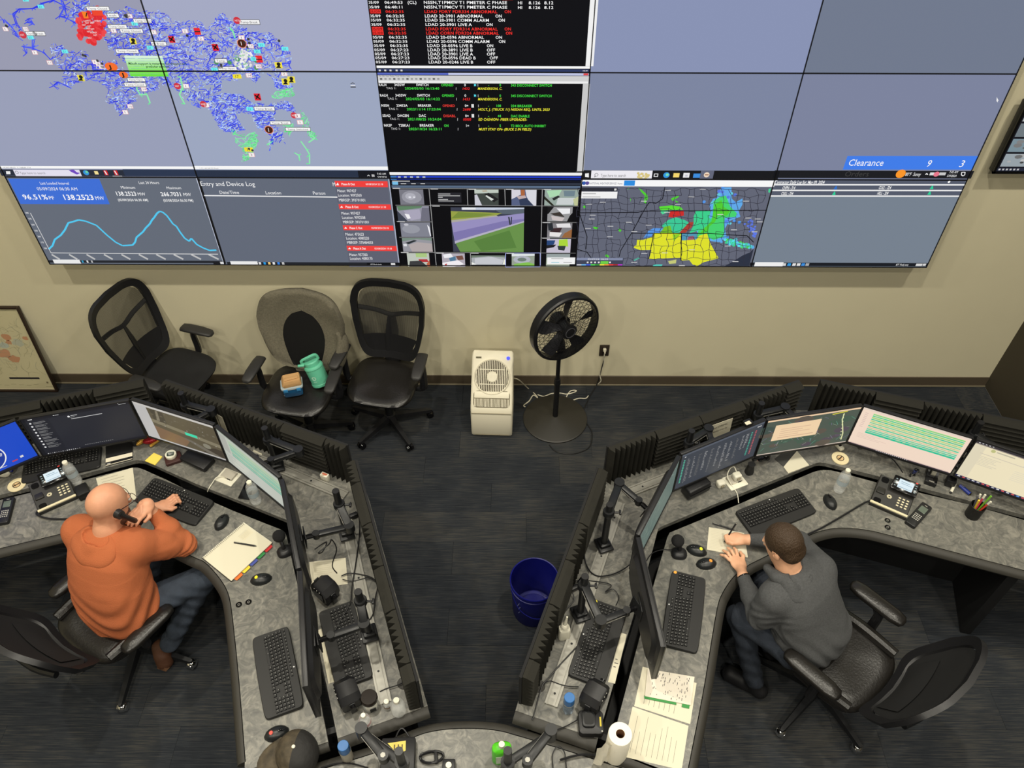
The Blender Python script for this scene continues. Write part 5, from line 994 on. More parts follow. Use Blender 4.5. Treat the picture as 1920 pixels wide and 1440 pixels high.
cornersheet('smartphone', 'black phone lying behind the water bottle, left shelf', 'phone', [(447, 935), (468, 938), (477, 908), (463, 901)], S, .009, M_GLOSS)
# ---- spiral notebook with coloured tabs, pen
A_, B_, C_, D_ = (381, 1047), (458, 982), (510, 1019), (434, 1090)
t = cornersheet('tabbed_notebook', 'open spiral notebook with coloured index tabs', 'notebook', [D_, C_, B_, A_], S+.012, .006, M_PAPER, lambda q: (q.rect(.72, .6, .96, .78, C(206, 198, 172), 1), [q.rect(.72, .8-.03*k, .92, .805-.03*k, C(170, 164, 146), 2) for k in range(6)]))
pts = [px(*c, S) for c in (D_, C_, B_, A_)]; o_ = t.location; r_ = [(p-o_) for p in pts]
MB().prism([(p.x*1.01, p.y*1.01) for p in r_], -.0115, .0).build('page_block', M_WHITE, t, 0); MB().prism([(p.x*1.03, p.y*1.03) for p in r_], -.0119, -.009).build('cover', M_DARK, t, 0)
a, b = px(*A_, S+.019)-o_, px(*B_, S+.019)-o_; m_ = MB()
for k in range(30): c = a.lerp(b, (k+.5)/30); m_.tube([c+Vector((0, 0, -.004)), c+Vector((.004, -.004, .004)), c+Vector((-.006, .005, .004)), c+Vector((-.005, .004, -.01))], .0012, 4)
m_.build('spiral_binding', M_ALU, t, kind='stuff')
a, b = px(*D_, S+.016)-o_, px(*C_, S+.016)-o_; u = (b-a).normalized(); n = Vector((u.y, -u.x, 0))
for k, c_ in enumerate(((222, 110, 40), (232, 200, 60), (64, 76, 150), (46, 130, 70), (190, 40, 44))):
    p0, p1 = a.lerp(b, .06+.185*k), a.lerp(b, .06+.185*(k+1)); MB().prism([tuple((p0-n*.01)[:2]), tuple((p1-n*.01)[:2]), tuple((p1+n*.014-u*.006)[:2]), tuple((p0+n*.014+u*.006)[:2])], -.006+.0004*k, -.0045+.0004*k).build('index_tab', mat('tab%d' % k, C(*c_), .6), t, 0)
def pen(a, b, label, z, z2=None, m=None, r=.0048, name='pen'):
    A, B = px(*a, z+r), px(*b, (z2 if z2 is not None else z)+r); O = Vector(((A.x+B.x)/2, (A.y+B.y)/2, min(A.z, B.z)-r)); t = thing(name, label, 'pen', O); A -= O; B -= O; d = B-A
    MB().cyl(A, A+d*.9, r, r, 10).build('barrel', m or M_BLACK, t); MB().cyl(A+d*.9, B, r, .0012, 10).build('tip', M_BLACK2, t); MB().box(tuple(A+d*.16+Vector((0, 0, r+.001))), (.003, .003, .002)).tube([A+d*.02+Vector((0, 0, r+.001)), A+d*.3+Vector((0, 0, r+.001))], .0014, 5).build('clip', M_ALU, t); return t
pen((439, 1017), (481, 1024), 'black pen lying on the tabbed notebook', S+.0185)
# ---- table microphones
def microphone(base, head, label, wire):
    p = px(*base); t = thing('desk_microphone', label, 'microphone', (p.x, p.y, S), ang(base, head)-PI/2, 'desk microphones')
    MB().rings([[(x*s, y*s2+.004, z) for x, y in superell(.09, .08, 2.6, 24)] for s, s2, z in ((1, 1, .0005), (1, 1, .008), (.85, .85, .02), (.55, .6, .028), (.3, .35, .03))]).build('base', M_BLACK, t)
    hp = px(*head, S+.085)-Vector((p.x, p.y, S)); hp = Matrix.Rotation(-(ang(base, head)-PI/2), 4, 'Z') @ hp
    MB().tube([(0, .01, .025), (0, .02, .05), tuple(hp)], .011, 10, 3).build('neck', M_BLACK, t)
    MB().ell(tuple(hp), (.037, .04, .03)).build('foam_head', mat('mic_foam', C(20, 20, 21), .95, bump=.3, bscale=300), t)
    if wire: O = Vector((p.x, p.y, S)); R_ = Matrix.Rotation(-(ang(base, head)-PI/2), 4, 'Z'); MB().tube([R_ @ (Vector(px(*k, S+z))-O) for k, z in wire], .003, 6, 4).build('wire', M_BLACK, t)
microphone((535, 1036), (523, 1005), 'black desk microphone beside the tabbed notebook', [((540, 1028), .012), ((548, 1012), .012), ((556, 1010), .0), ((560, 1013), -.03)])
microphone((1273, 1040), (1271, 1014), 'black desk microphone beside the two dotted mice', [((1262, 1032), .012), ((1240, 1031), .014), ((1222, 1038), .012), ((1212, 1052), .0), ((1208, 1062), -.04)])
# ---- desk speakers
def speaker(c, rz, label, s=1.0):
    p = px(*c); t = thing('desk_speaker', label, 'speaker', (p.x, p.y, S), rz, 'black radio speakers')
    o8 = lambda w, h: [(-w, -h*.5), (-w*.55, -h), (w*.55, -h), (w, -h*.5), (w, h*.5), (w*.55, h), (-w*.55, h), (-w, h*.5)]
    MB().rings([[(x*s, y*s, (.066+z)*s) for x, z in o8(.058, .05)] for y in (-.045,)]+[[(x*s*k, y*s, (.066+z*k)*s) for x, z in o8(.062, .056)] for y, k in ((-.035, 1), (.03, 1), (.05, .8))]).build('cabinet', M_BLACK, t)
    MB().box((0, 0, .008*s), (.10*s, .085*s, .014*s), bev=.005).build('foot', M_BLACK2, t)
    m = MB()
    for k in range(7): m.box((0, -.047*s, (.036+.01*k)*s), (.075*s, .004, .004*s))
    m.build('grille', M_GLOSS, t, 0, kind='stuff')
    br = MB(); 
    for x in (-1, 1): br.box((x*.066*s, .0, .05*s), (.006, .03, .09*s), bev=.002)
    br.build('bracket', M_BLACK2, t, kind='stuff'); MB().cyl((.066*s, 0, .075*s), (.082*s, 0, .075*s), .012*s, seg=12).build('volume_knob', M_GLOSS, t)
    m = MB()
    for k in range(3): m.cyl(((-.02+.02*k)*s, -.046*s, .112*s), ((-.02+.02*k)*s, -.049*s, .112*s), .003, seg=8)
    m.build('indicator_lamps', M_ALU, t, kind='stuff'); return t
speaker((614, 1117), math.radians(-40), 'black radio speaker above the left shelf keyboard', 1.05)
speaker((656, 1312), math.radians(-62), 'black radio speaker beside the black-lidded jar', 1.1)
speaker((1112, 1316), math.radians(58), 'black radio speaker beside the blue-capped spray can', 1.1)
# ---- left shelf papers and small boxes
cornersheet('paper_sheet', 'folded sheet under the wires on the left shelf', 'paper', [(585, 1105), (652, 1095), (648, 1046), (580, 1054)], S, .0015, None, lines(7, .1, .9, .5, .92, .5, .012, C(186, 178, 150), 4))
cornersheet('paper_sheet', 'white sheet under the left shelf keyboard', 'paper', [(616, 1282), (630, 1278), (605, 1178), (596, 1182)], S, .001)
p = px(611, 900); t = thing('card_box', 'small cream box with red print by the left foam wall', 'box', (p.x, p.y, S), ang((600, 905), (617, 912))); MB().box((0, 0, .028), (.05, .03, .055), bev=.002).build('carton', M_WHITE, t)
q_ = CV(lambda x, y, L: (x, y, .0562+.0002*L)); q_.rect(-.016, -.004, .016, .009, C(206, 110, 80), 1); q_.rect(-.012, -.012, .006, -.007, C(190, 150, 110), 1); q_.build('carton_print', M_PRINT, t)
p = px(426, 822, S); t = thing('card_note', 'cream card standing behind the green table monitor', 'card', (p.x, p.y, S)); MB().box((0, 0, .115), (.075, .002, .225), ang((415, 800), (435, 812)), bev=0).build('card', M_PAPER, t, 0)
cornersheet('paper_slip', 'cream slip on the shelf behind the green table monitor', 'paper', [(473, 852), (487, 866), (492, 852), (476, 844)], S, .006)
def clampcam(c, label, wire):
    p = px(*c); t = thing('cable_clamp', label, 'clamp', (p.x, p.y, S)); MB().box((0, 0, .018), (.05, .028, .034), .5, bev=.007).build('clamp_jaw', M_BLACK, t); MB().cyl((.03, .02, .03), (.05, .04, .05), .017, seg=12).build('clamp_knob', M_GLOSS, t)
    O = Vector((p.x, p.y, S)); MB().tube([Vector(px(*k, S+z))-O for k, z in wire], .0034, 6, 4).build('wire', M_BLACK, t)
clampcam((664, 970), 'small black clamp with long wire beside the left rail', [((673, 968), .03), ((674, 1000), .02), ((668, 1050), .02), ((660, 1100), .02), ((657, 1130), .03), ((640, 1160), .03), ((628, 1182), .03)])
clampcam((1076, 1106), 'small black clamp beside the right rail', [((1074, 1112), .03), ((1076, 1125), .02), ((1064, 1140), .02), ((1058, 1148), .005)])
def cable(name, label, pts, r=.0034, z=S, m=None):
    P = [Vector(px(*k[0], z+k[1])) if isinstance(k[0], tuple) else Vector(px(*k, z+r)) for k in pts]; O = P[0].copy(); O.z = z
    o = MB().tube([p_-O for p_ in P], r, 6, 5).build(name, m or M_BLACK, None); o.location = O; return tag(o, label, 'cable')
cable('black_cable', 'looping black cable behind the left back-facing monitor', [((590, 1030), .03), (612, 1016), (605, 1034), (597, 1036), (617, 1020), (622, 1012), (631, 1030), (623, 1060), (632, 1075)])
cable('black_cable', 'thin wires running from the speaker over the left rail', [(640, 1080), (655, 1075), (680, 1078), (700, 1085), (708, 1098), (704, 1120), (700, 1150), (690, 1165)], .0034, S+.012)
cable('black_cable', 'second thin wire crossing the left rail', [(642, 1086), (660, 1090), (690, 1084), (708, 1094)], .0025, S+.012)
cable('black_cable', 'wires from the jar to the grey grommet', [(712, 1297), (725, 1291), (745, 1285), (757, 1279)], .0028, S+.012)
cable('black_cable', 'long black cable arcing over the right rail', [(1097, 1018), (1096, 1045), (1104, 1068), (1120, 1080), (1145, 1078), (1168, 1068), (1183, 1057)], .004, S+.012)
cable('black_cable', 'bundle of thin wires behind the right edge-on monitor', [(1072, 1092), (1090, 1088), (1130, 1092), (1146, 1098), (1135, 1110), (1150, 1105), (1160, 1120), (1155, 1135)], .0028, S+.012)
cable('black_cable', 'black cable crossing the lower right rail', [(1100, 1180), (1092, 1200), (1070, 1225), (1045, 1252), (1030, 1270), (1018, 1283), (1012, 1300), (1004, 1330), (998, 1350)], .0036, S+.012)
cable('black_cable', 'thin wires from the grommet to the right speaker', [(1016, 1286), (1030, 1277), (1050, 1283), (1066, 1287), (1085, 1288)], .0026, S+.012)
def grommet(c, label):
    p = px(*c); o = MB().lathe([(.0, .001), (.026, .001), (.031, .0), (.033, .002), (.031, .004), (.02, .003), (.006, .002), (0, .0015)], seg=24).build('cable_grommet', mat('grommet', C(54, 52, 48), .5), None); o.location = (p.x, p.y, S); tag(o, label, 'grommet')
grommet((757, 1281), 'dark round cable grommet at the left foam end'); grommet((1010, 1287), 'dark round cable grommet at the right foam end')
# ---- jar and small bottles at the end of the left shelf
p = px(696, 1322); t = thing('jar', 'clear jar with black lid at the end of the left shelf', 'jar', (p.x, p.y, S), 0); MB().lathe([(0, .002), (.036, 0), (.04, .006), (.04, .06), (.034, .068), (.0335, .07)], seg=26).build('glass', M_PET, t, 60); MB().lathe([(0, .07), (.041, .07), (.042, .074), (.042, .092), (.038, .098), (0, .098)], seg=26).build('lid', mat('dark_lid', C(28, 22, 18), .2), t); MB().lathe([(0, .004), (.032, .004), (.032, .045), (0, .045)], seg=20).build('contents', M_WHITE, t); 
MB().box((.018, -.036, .028), (.03, .004, .03), .45).build('label', M_DARK, t, 0)
def pump(c, label, h, r, cap=.012, lab=None, col=None):
    p = px(*c); t = thing('small_bottle', label, 'bottle', (p.x, p.y, S), 0, 'small bottles on the left shelf'); MB().lathe([(0, .002), (r*.9, 0), (r, .006), (r, h*.62), (r*.72, h*.74), (cap*.8, h*.82), (cap*.8, h*.86)], seg=22).build('bottle_body', M_PET, t, 60); MB().lathe([(cap, h*.84), (cap*1.05, h*.86), (cap*.95, h), (0, h)], seg=16).build('cap', M_WHITE, t)
    if lab: MB().lathe([(r+.0004, h*.2), (r+.0006, h*.2), (r+.0006, h*.42), (r+.0004, h*.42), (r+.0004, h*.2)], seg=22).build('label_band', mat('lab_%s' % label[:6], C(*lab), .5), t)
pump((748, 1333), 'clear bottle with white cap nearest the left shelf corner', .13, .037, .015); pump((727, 1325), 'tiny clear bottle with white cap next to the jar', .065, .019, .013, (110, 90, 70)); pump((686, 1357), 'small clear bottle with pink-striped label before the jar', .105, .028, .012, (196, 160, 160))
# ---- right shelf
p = px(1049, 1193); p.x += .022; t = thing('glue_bottle', 'white nozzle bottle standing by the right foam wall', 'bottle', (p.x, p.y, S), .2)
MB().rings([[(x*a, y*a, z) for x, y in superell(.062, .048, 4, 24)] for a, z in ((.96, .0005), (1, .004), (1, .075), (.9, .09), (.55, .10))]).build('bottle_body', M_WHITE, t); MB().lathe([(.02, .10), (.021, .102), (.018, .108), (.02, .11), (.019, .118), (.0165, .121), (.0175, .124), (.013, .132)], seg=18).build('collar', M_WHITE, t); MB().cyl((0, 0, .128), (.008, 0, .205), .0115, .0045, 12).build('nozzle', M_WHITE, t)
def can(c, z, label, capc, bodym, h=.13, r=.028):
    p = px(*c, z); t = thing('spray_can', label, 'spray can', (p.x, p.y, z), 0, 'blue-capped cans'); MB().lathe([(0, .001), (r, 0), (r+.001, .004), (r, h*.62), (r*.92, h*.66)], seg=24).build('can_body', bodym, t, 50); MB().lathe([(r*.98, h*.64), (r, h*.66), (r*.96, h), (r*.9, h+.002), (0, h+.002)], seg=24).build('cap', mat('blue_cap', C(44, 100, 160), .35), t); MB().lathe([(r*1.02, h*.6), (r*1.06, h*.61), (r*1.06, h*.64), (r*1.02, h*.65), (r*1.02, h*.6)], seg=24).build('rim', M_ALU, t)
can((1065, 1330), S, 'clear spray can with blue cap on the right shelf', None, mat('clear_blue', C(150, 170, 190), .15, trans=.8), .14, .027)
can((652, 1420), S-.03, 'grey spray can with blue cap at the bottom left', None, mat('grey_can', C(150, 144, 130), .4), .15, .027)
p = px(1107, 1360); t = thing('radio_charger', 'black radio charger with empty cradle on the right shelf', 'charger', (p.x, p.y, S), ang((1092, 1382), (1128, 1383))+.02); MB().prism(rrect(.12, .115, .02), .0005, .045, bev=.008).build('charger_body', M_BLACK, t); MB().prism(rrect(.062, .075, .016, 4, -.012, .008), .045, .062, bev=.004).build('cradle_rim', M_BLACK2, t); MB().prism(rrect(.045, .055, .012, 4, -.012, .008), .0622, .063).build('cradle_well', M_DARK, t); MB().box((.045, .0, .0455), (.008, .045, .002)).build('yellow_tag', mat('yellow_tag', C(200, 180, 60), .6), t, 0); MB().cyl((.05, -.045, .045), (.05, -.045, .047), .004, seg=8).build('lamp_dot', M_ALU, t)
MB().tube([(-.06, .02, .02), (-.12, -.01, .012), (-.2, -.04, .01), (-.24, -.06, .004)], .003, 6, 4).build('wire', M_BLACK, t)
cornersheet('paper_sheet', 'narrow typed strip on the right shelf beside the dark channel', 'paper', [(1140, 1279), (1153, 1282), (1175, 1190), (1164, 1186)], S, .0012, None, lines(3, .2, .8, .3, .45, .5, .02, seed=8))
p = px(1303, 921); t = thing('black_case', 'black zipped case under the slate list monitor', 'case', (p.x, p.y, S), ang((1278, 937), (1328, 912))); MB().box((0, 0, .04), (.17, .085, .078), bev=.016, seg=3).build('case_body', M_BLACK, t); MB().tube([(-.08, -.044, .05), (.08, -.044, .05)], .0025, 5).build('zip', M_GLOSS, t)
socket_plate((1378, 903), ang((1363, 917), (1394, 905)), 'white pop-up power socket with chargers on the right shelf', None)
def charger(c, z, rz, label, cord=None):
    p = px(*c, z); t = thing('wall_charger', label, 'charger', (p.x, p.y, z), rz, 'white cube chargers'); MB().box((0, 0, .023), (.052, .045, .045), bev=.011, seg=3).build('cube', M_WHITE, t)
    q = CV(lambda x, y, L: (x, -.0226-.0003*L, y+.023)); q.disc(0, 0, .013, C(96, 76, 50), 1, 20); q.disc(0, 0, .010, C(220, 210, 180), 2, 20); q.line([(-.009, -.003), (.009, .003)], .004, C(96, 76, 50), 3); q.build('emblem', M_PRINT, t)
    if cord: O = Vector((p.x, p.y, z)); R_ = Matrix.Rotation(-rz, 4, 'Z'); MB().tube([R_ @ (Vector(px(*k, z+h))-O) for k, h in cord], .0028, 6, 4).build('white_cord', M_WHITE, t)
charger((1350, 911), S, .35, 'white cube charger standing alone on the right shelf'); charger((1380, 897), S+.02, .35, 'white cube charger plugged into the right power socket', [((1381, 885), .03), ((1376, 875), .05), ((1368, 880), .05), ((1364, 893), .03), ((1372, 910), -.01), ((1382, 925), -.016), ((1385, 943), -.018)])
p = px(1404, 886); t = thing('webcam', 'black webcam on a stand under the corner of two monitors', 'webcam', (p.x, p.y, S), .35); MB().rings([[(x*a, y*b, z) for x, y in superell(.05, .05, 3, 18)] for a, b, z in ((1, 1, .0005), (1, 1, .02), (.7, .7, .07), (.9, .8, .085))]).build('stand', M_BLACK, t); MB().cyl((.03, .03, .075), (.12, .05, .06), .011, seg=10).build('boom', M_BLACK, t); MB().ell((.135, .045, .05), (.03, .03, .03)).build('camera_ball', M_GLOSS, t); MB().cyl((.135, .018, .055), (.135, .014, .055), .012, seg=14).build('lens', M_DARK, t); MB().cyl((.085, .03, .06), (.085, .03, .075), .02, seg=14).build('dial', M_GLOSS, t)
cornersheet('pink_card', 'pink card lying beside the black webcam', 'card', [(1420, 865), (1441, 858), (1438, 853), (1417, 858)], S+.02, .001, mat('pink_card', C(206, 150, 140), .7))
def folded(cs, peak, label):
    P = [px(*c) for c in cs]; O = sum(P, Vector())/len(P); O.z = S; t = thing('folded_card', label, 'card', O); P = [p-O for p in P]; k = px(*peak, S+.07)-O; k2 = k+(P[1]-P[0])
    MB().rings([[P[0], P[1], k2, k], [P[0]+Vector((.001, .002, -.0)), P[1]+Vector((.001, .002, 0)), k2+Vector((.0, .002, 0)), k+Vector((0, .002, 0))]]).build('front_leaf', M_PAPER, t, 0); MB().rings([[P[2], P[3], k, k2], [P[2]+Vector((0, .001, 0)), P[3]+Vector((0, .001, 0)), k+Vector((0, .001, -.001)), k2+Vector((0, .001, -.001))]]).build('back_leaf', M_PAPER, t, 0)
cornersheet('folded_card', 'cream card leaning on a dark folder under the dark map monitor', 'card', [(1478, 888), (1517, 873), (1494, 846), (1469, 876)], S, .004)
cornersheet('dark_folder', 'dark grey folder under the dark map monitor', 'folder', [(1452, 861), (1470, 876), (1494, 847), (1470, 846)], S, .003, mat('folder_grey', C(60, 60, 58), .7))
# sign behind the slate monitor
t = thing('paper_sign', 'cream paper sign with two words standing behind the slate list monitor', 'sign', (1.295, -1.312, S), .412); MB(Matrix.Rotation(-.05, 4, 'X')).box((0, 0, .135), (.15, .002, .265)).build('sheet', M_PAPER, t, 0)
Rq = Matrix.Rotation(-.05, 4, 'X'); q_ = CV(lambda x, y, L: Rq @ Vector((x, -.0012-.0003*L, y))); q_.text('your DREMC', -.07, .226, .017, C(60, 56, 48), 1, .115); q_.text('temporarily', -.058, .192, .016, C(60, 56, 48), 1, .105); q_.text('us', -.072, .165, .014, C(80, 76, 66), 1, .018); q_.build('lettering', M_PRINT, t)
p = px(1398, 815, 1.1); t = thing('monitor_clip', 'black clip with a white card on top of the slate list monitor', 'clip', (p.x, p.y, 1.19-.005), .46); MB().box((0, .01, .012), (.05, .04, .02), bev=.004).build('clip_body', M_BLACK, t); MB().box((-.012, .0, .025), (.035, .022, .003)).build('card', M_PAPER, t, 0)
# right of the right phone
p = px(1573, 840); t = thing('desk_gadget', 'small white gadget with dark screen behind the right coaster', 'gadget', (p.x, p.y, S), .4); MB().box((0, 0, .014), (.035, .06, .027), bev=.009, seg=3).build('gadget_body', M_WHITE, t); MB().box((0, .006, .0275), (.02, .026, .002)).build('gadget_screen', M_GLOSS, t, 0)
cable('black_cable', 'black cable ending behind the right desk phone', [(1664, 855), (1675, 862), (1683, 872), (1690, 882), (1692, 886)], .0034)
p = px(1710, 893); t = thing('toy_robot', 'tiny dark blue toy figure behind the right phone', 'figurine', (p.x, p.y, S), .2); MB().box((0, 0, .045), (.022, .014, .03), bev=.003).build('torso', mat('toy_blue', C(36, 44, 92), .3), t); MB().ell((0, 0, .068), (.009, .009, .01)).build('head', M_GLOSS, t)
for s in (-1, 1): MB().tube([(s*.008, 0, .032), (s*.016, .004, .016), (s*.012, 0, 0.001)], .005, 7, 2).build('leg', M_BLACK, t); MB().tube([(s*.012, 0, .056), (s*.03, .008, .05), (s*.026, -.01, .04)], .004, 7, 2).build('arm', M_BLACK, t)
p = px(1745, 898); t = thing('tape_dispenser', 'black tape dispenser with pale tape roll', 'tape dispenser', (p.x, p.y, S), ang((1729, 911), (1751, 919))); MB().rings([[(x, y, z) for y, z in ((-.06, 0), (.07, 0), (.07, .03), (.04, .04), (.0, .02), (-.04, .035), (-.06, .03))] for x in (-.032, .032)]).build('dispenser_body', M_BLACK, t); MB().cyl((-.012, .03, .045), (.012, .03, .045), .03, seg=22).build('tape_roll', mat('tape_roll', C(176, 172, 156), .4), t); MB().box((0, -.055, .037), (.03, .008, .004)).build('cutter', M_ALU, t, 0); MB().box((.02, -.03, .034), (.022, .04, .008)).build('side_tray', M_GLOSS, t, 0)
p = px(1779, 908); t = thing('black_cube', 'black cube speaker between tape dispenser and blue marker', 'box', (p.x, p.y, S), ang((1768, 917), (1786, 923))); MB().box((0, 0, .028), (.055, .055, .055), bev=.006).build('cube_body', M_BLACK, t); MB().lathe([(.02, .0555), (.014, .0575), (0, .056)], seg=18).build('cone', M_GLOSS, t)
pen((1791, 907), (1782, 925), 'short white tube beside the black cube', S, None, M_WHITE, .009, 'white_tube')
pen((1800, 910), (1821, 928), 'thick blue marker below the cream web page monitor', S, None, mat('blue_marker', C(34, 52, 140), .4), .012, 'marker')
p = px(1822, 966); t = thing('pencil_cup', 'black mesh pencil cup on the right worksurface', 'pencil cup', (p.x, p.y, S)); MB().lathe([(0, .001), (.040, .0), (.041, .004), (.043, .098), (.041, .1), (.039, .098), (.037, .006), (0, .006)], seg=26).build('cup_wall', mat('black_mesh', C(24, 24, 24), .5, alpha=.86), t)
CUPO = Vector((p.x, p.y, S))
for k, (dx, dy, L_, c_, nm) in enumerate(((.015, .02, .16, (206, 60, 90), 'pink marker'), (.035, .01, .165, (110, 170, 50), 'green pen'), (.03, -.012, .15, (206, 70, 50), 'red pen'), (-.02, -.005, .15, (226, 190, 60), 'yellow highlighter'), (0, .028, .15, (40, 40, 44), 'black pen'), (-.012, .022, .145, (90, 90, 96), 'grey pen'))):
    t2 = thing('pen', '%s standing in the pencil cup' % nm, 'pen', CUPO+Vector((dx*.4, dy*.4, .008)), 0, 'pens in the cup'); d = Vector((dx*.9, dy*.9, L_)); m = mat('pen_%d' % k, C(*c_), .4); MB().cyl((0, 0, 0), d*.82, .0055, seg=9).build('barrel', m, t2); MB().cyl(d*.82, d, .0065, .006, 9).build('cap', m if k % 2 else M_WHITE, t2)
# ---- writing pad and pens of the man in grey
cornersheet('note_pad', 'lined note pad under the hands of the man in grey', 'note pad', [(1325, 1031), (1403, 1046), (1403, 1030), (1329, 989)], S, .004, None, None) if False else cornersheet('note_pad', 'lined note pad under the hands of the man in grey', 'note pad', [(1325, 1031), (1402, 1046), (1395, 1000), (1329, 989)], S, .004, None, lines(14, .06, .5, .1, .95, .9, .006, C(176, 168, 148), 5))
pen((1336, 981), (1377, 994), 'silver-tipped black pen lying above the note pad', S)
# ---- papers at the lower right
cornersheet('paper_sheet', 'typed sheet nearest the paper towel roll', 'paper', [(1165, 1418), (1278, 1444), (1291, 1361), (1186, 1325)], S, .001, None, lambda q: [q.rect(.12+.09*k, .1, .125+.09*k, random.Random(k).uniform(.5, .92), INK, 1) for k in range(9)])
cornersheet('paper_sheet', 'typed sheet under the green note pad', 'paper', [(1189, 1324), (1294, 1358), (1306, 1281), (1205, 1250)], S, .0016, None, lambda q: [q.rect(.15+.09*k, .12, .156+.09*k, .42, INK, 1) for k in range(7)])
def hand(q):
    rr = random.Random(5)
    for k in range(26): q.rect(.04+.036*k, .03, .042+.036*k, .97, C(196, 188, 190), 1)
    for k in range(70): u, v = rr.uniform(.1, .9), rr.uniform(.05, .9); q.rect(u, v, u+.012, v+rr.uniform(.02, .1), C(70, 64, 66), 2)
t = cornersheet('green_note_pad', 'handwritten note pad with green backing strip', 'note pad', [(1209, 1306), (1295, 1323), (1302, 1270), (1214, 1255)], S+.003, .006, mat('pad_paper', C(214, 206, 190), .8), hand)
P0 = [px(*c, S+.003)-t.location for c in ((1208, 1310), (1268, 1322), (1268, 1316), (1208, 1304))]; MB().prism([tuple(v[:2]) for v in P0], .0005, .0035).build('green_strip', mat('green_card', C(50, 130, 62), .6), t, 0)
P0 = [px(*c, S+.003)-t.location for c in ((1278, 1326), (1292, 1329), (1293, 1322), (1279, 1319))]; MB().prism([tuple(v[:2]) for v in P0], .0005, .0035).build('green_tab', mat('green_card', (1, 1, 1)), t, 0)
p = px(1155, 1432, S-.03); t = thing('paper_towel_roll', 'standing roll of paper towel at the bottom of the picture', 'paper towel', (p.x+.0, p.y+.045, S-.03), 0)
MB().lathe([(.0205, .0), (.054, .0), (.055, .004), (.055, .246), (.053, .25), (.0205, .25), (.0205, .0)], seg=36).build('roll', mat('towel', C(232, 226, 208), .9, bump=.2, bscale=120), t); MB().lathe([(.0205, .002), (.0195, .002), (.0195, .249), (.0205, .249), (.0205, .002)], seg=24).build('core', mat('cardboard', C(120, 84, 56), .8), t)
MB().rings([[(-.042-.012*k-.004*k*k*.3, -.038-.004*k+.01*math.sin(k*2+j*.5), .0+.235*j/8-(.02 if j == 8 else 0)*k*0) for j in range(9)] for k in range(5)], closed=False, cap=False).build('loose_flap', mat('towel', (1, 1, 1)), t)
# ---- bottom desk things
Z3 = S-.03
p = px(557, 1424); p.y += .07; t = thing('baseball_cap', 'dark camouflage baseball cap on the near left worksurface', 'cap', (p.x, p.y-.05, S), math.radians(20))
M_CAP = mat('camo_cloth', C(66, 58, 44), .75, bump=.9, bscale=16, var=.55, vscale=22)
for k in range(6):
    R = []
    for i in range(6):
        a = 2*PI*(k+i/5)/6; R.append([(.10*cos(a)*math.cos(b)**.8*1.0, .112*sin(a)*math.cos(b)**.8, .004+.105*sin(b)**.9) for b in [PI/2*j/8*.97 for j in range(9)]])
    MB().rings(R, closed=False, cap=False).build('crown_panel', M_CAP if k in (1, 2, 3) else mat('cap_black', C(32, 31, 30), .75, bump=.9, bscale=16), t)
MB().ell((0, 0, .109), (.009, .009, .006)).build('top_button', M_WHITE, t)
R = []
for i in range(11):
    a = PI*.62+PI*.76*i/10; R.append([(.09*cos(a)-.0, .105*sin(a), .012), (.13*cos(a)-.015, .112*sin(a), .016), (.175*cos(a)-.015, .112*sin(a), .006), (.175*cos(a)-.015, .112*sin(a), .003), (.09*cos(a), .105*sin(a), .006)])
MB().rings(R).build('brim', M_CAP, t)
def bottom_arm(knob, joint, pole, label, zk=1.0):
    P = px(*pole, 1.1); base = (P.x, P.y); t = thing('monitor_stand', label, 'monitor stand', (P.x, P.y, Z3), 0, 'black monitor stands'); O = Vector((P.x, P.y, Z3)); a, b = px(*knob, zk)-O, px(*joint, zk)-O; c = Vector((0, 0, zk-.05-Z3))
    MB().box((0, 0, .02), (.09, .1, .038), bev=.01).build('clamp_base', M_BLACK2, t); MB().cyl((0, 0, .02), (0, 0, 1.1-Z3), .019, seg=18).build('pole', M_BLACK2, t); MB().lathe([(.019, 0), (.032, 0), (.032, .04), (.019, .04)], (0, 0, zk-.07-Z3), 20).build('collar', M_BLACK2, t)
    for u, v in ((c, a+Vector((0, 0, -.045))), (a, b)):
        d = v-u; L_ = d.length; Mx = Matrix.Translation(u) @ d.to_track_quat('X', 'Z').to_matrix().to_4x4(); l = MB(Mx).box((L_/2, 0, 0), (L_, .04, .034), bev=.01).build('link', M_BLACK2, t); MB(Mx).box((L_/2, -.021, 0), (L_*.7, .0015, .004)).build('trim_strip', M_ALU, l, 0)
    MB().cyl(a+Vector((0, 0, -.07)), a+Vector((0, 0, .024)), .028, seg=20).build('joint', M_BLACK2, t); MB().cyl(b+Vector((0, 0, -.03)), b+Vector((0, 0, .022)), .024, seg=18).build('joint', M_BLACK2, t); MB().cyl(b+Vector((0, 0, .022)), b+Vector((0, 0, .025)), .012, seg=6).build('bolt', M_ALU, t)
bottom_arm((678, 1368), (719, 1419), (747.6, 1408), 'monitor arm with round knob beside the yellow-labelled box'); bottom_arm((1033, 1371), (989, 1428), (952, 1407), 'monitor arm beside the green bottle')
p = px(748, 1425, Z3); t = thing('power_box', 'black box with yellow warning label on the near console', 'box', (p.x, p.y, Z3), math.radians(3)); MB().box((0, 0, .03), (.16, .17, .058), bev=.008).build('box_case', M_BLACK, t)
q_ = CV(lambda x, y, L: (x, y, .0592+.0003*L)); q_.poly([(-.05, .058), (.035, .066), (.036, .02), (.0, .005)], C(220, 196, 90), 1)
for k in range(3): q_.rect(-.02+.018*k, .022, -.014+.018*k, .05, C(80, 66, 30), 2)
q_.build('warning_label', M_PRINT, t); MB().tube([(-.02, .085, .03), (0, .12, .05), (.02, .125, .05), (.05, .09, .03)], .004, 6, 4).build('handle_wire', M_BLACK, t)
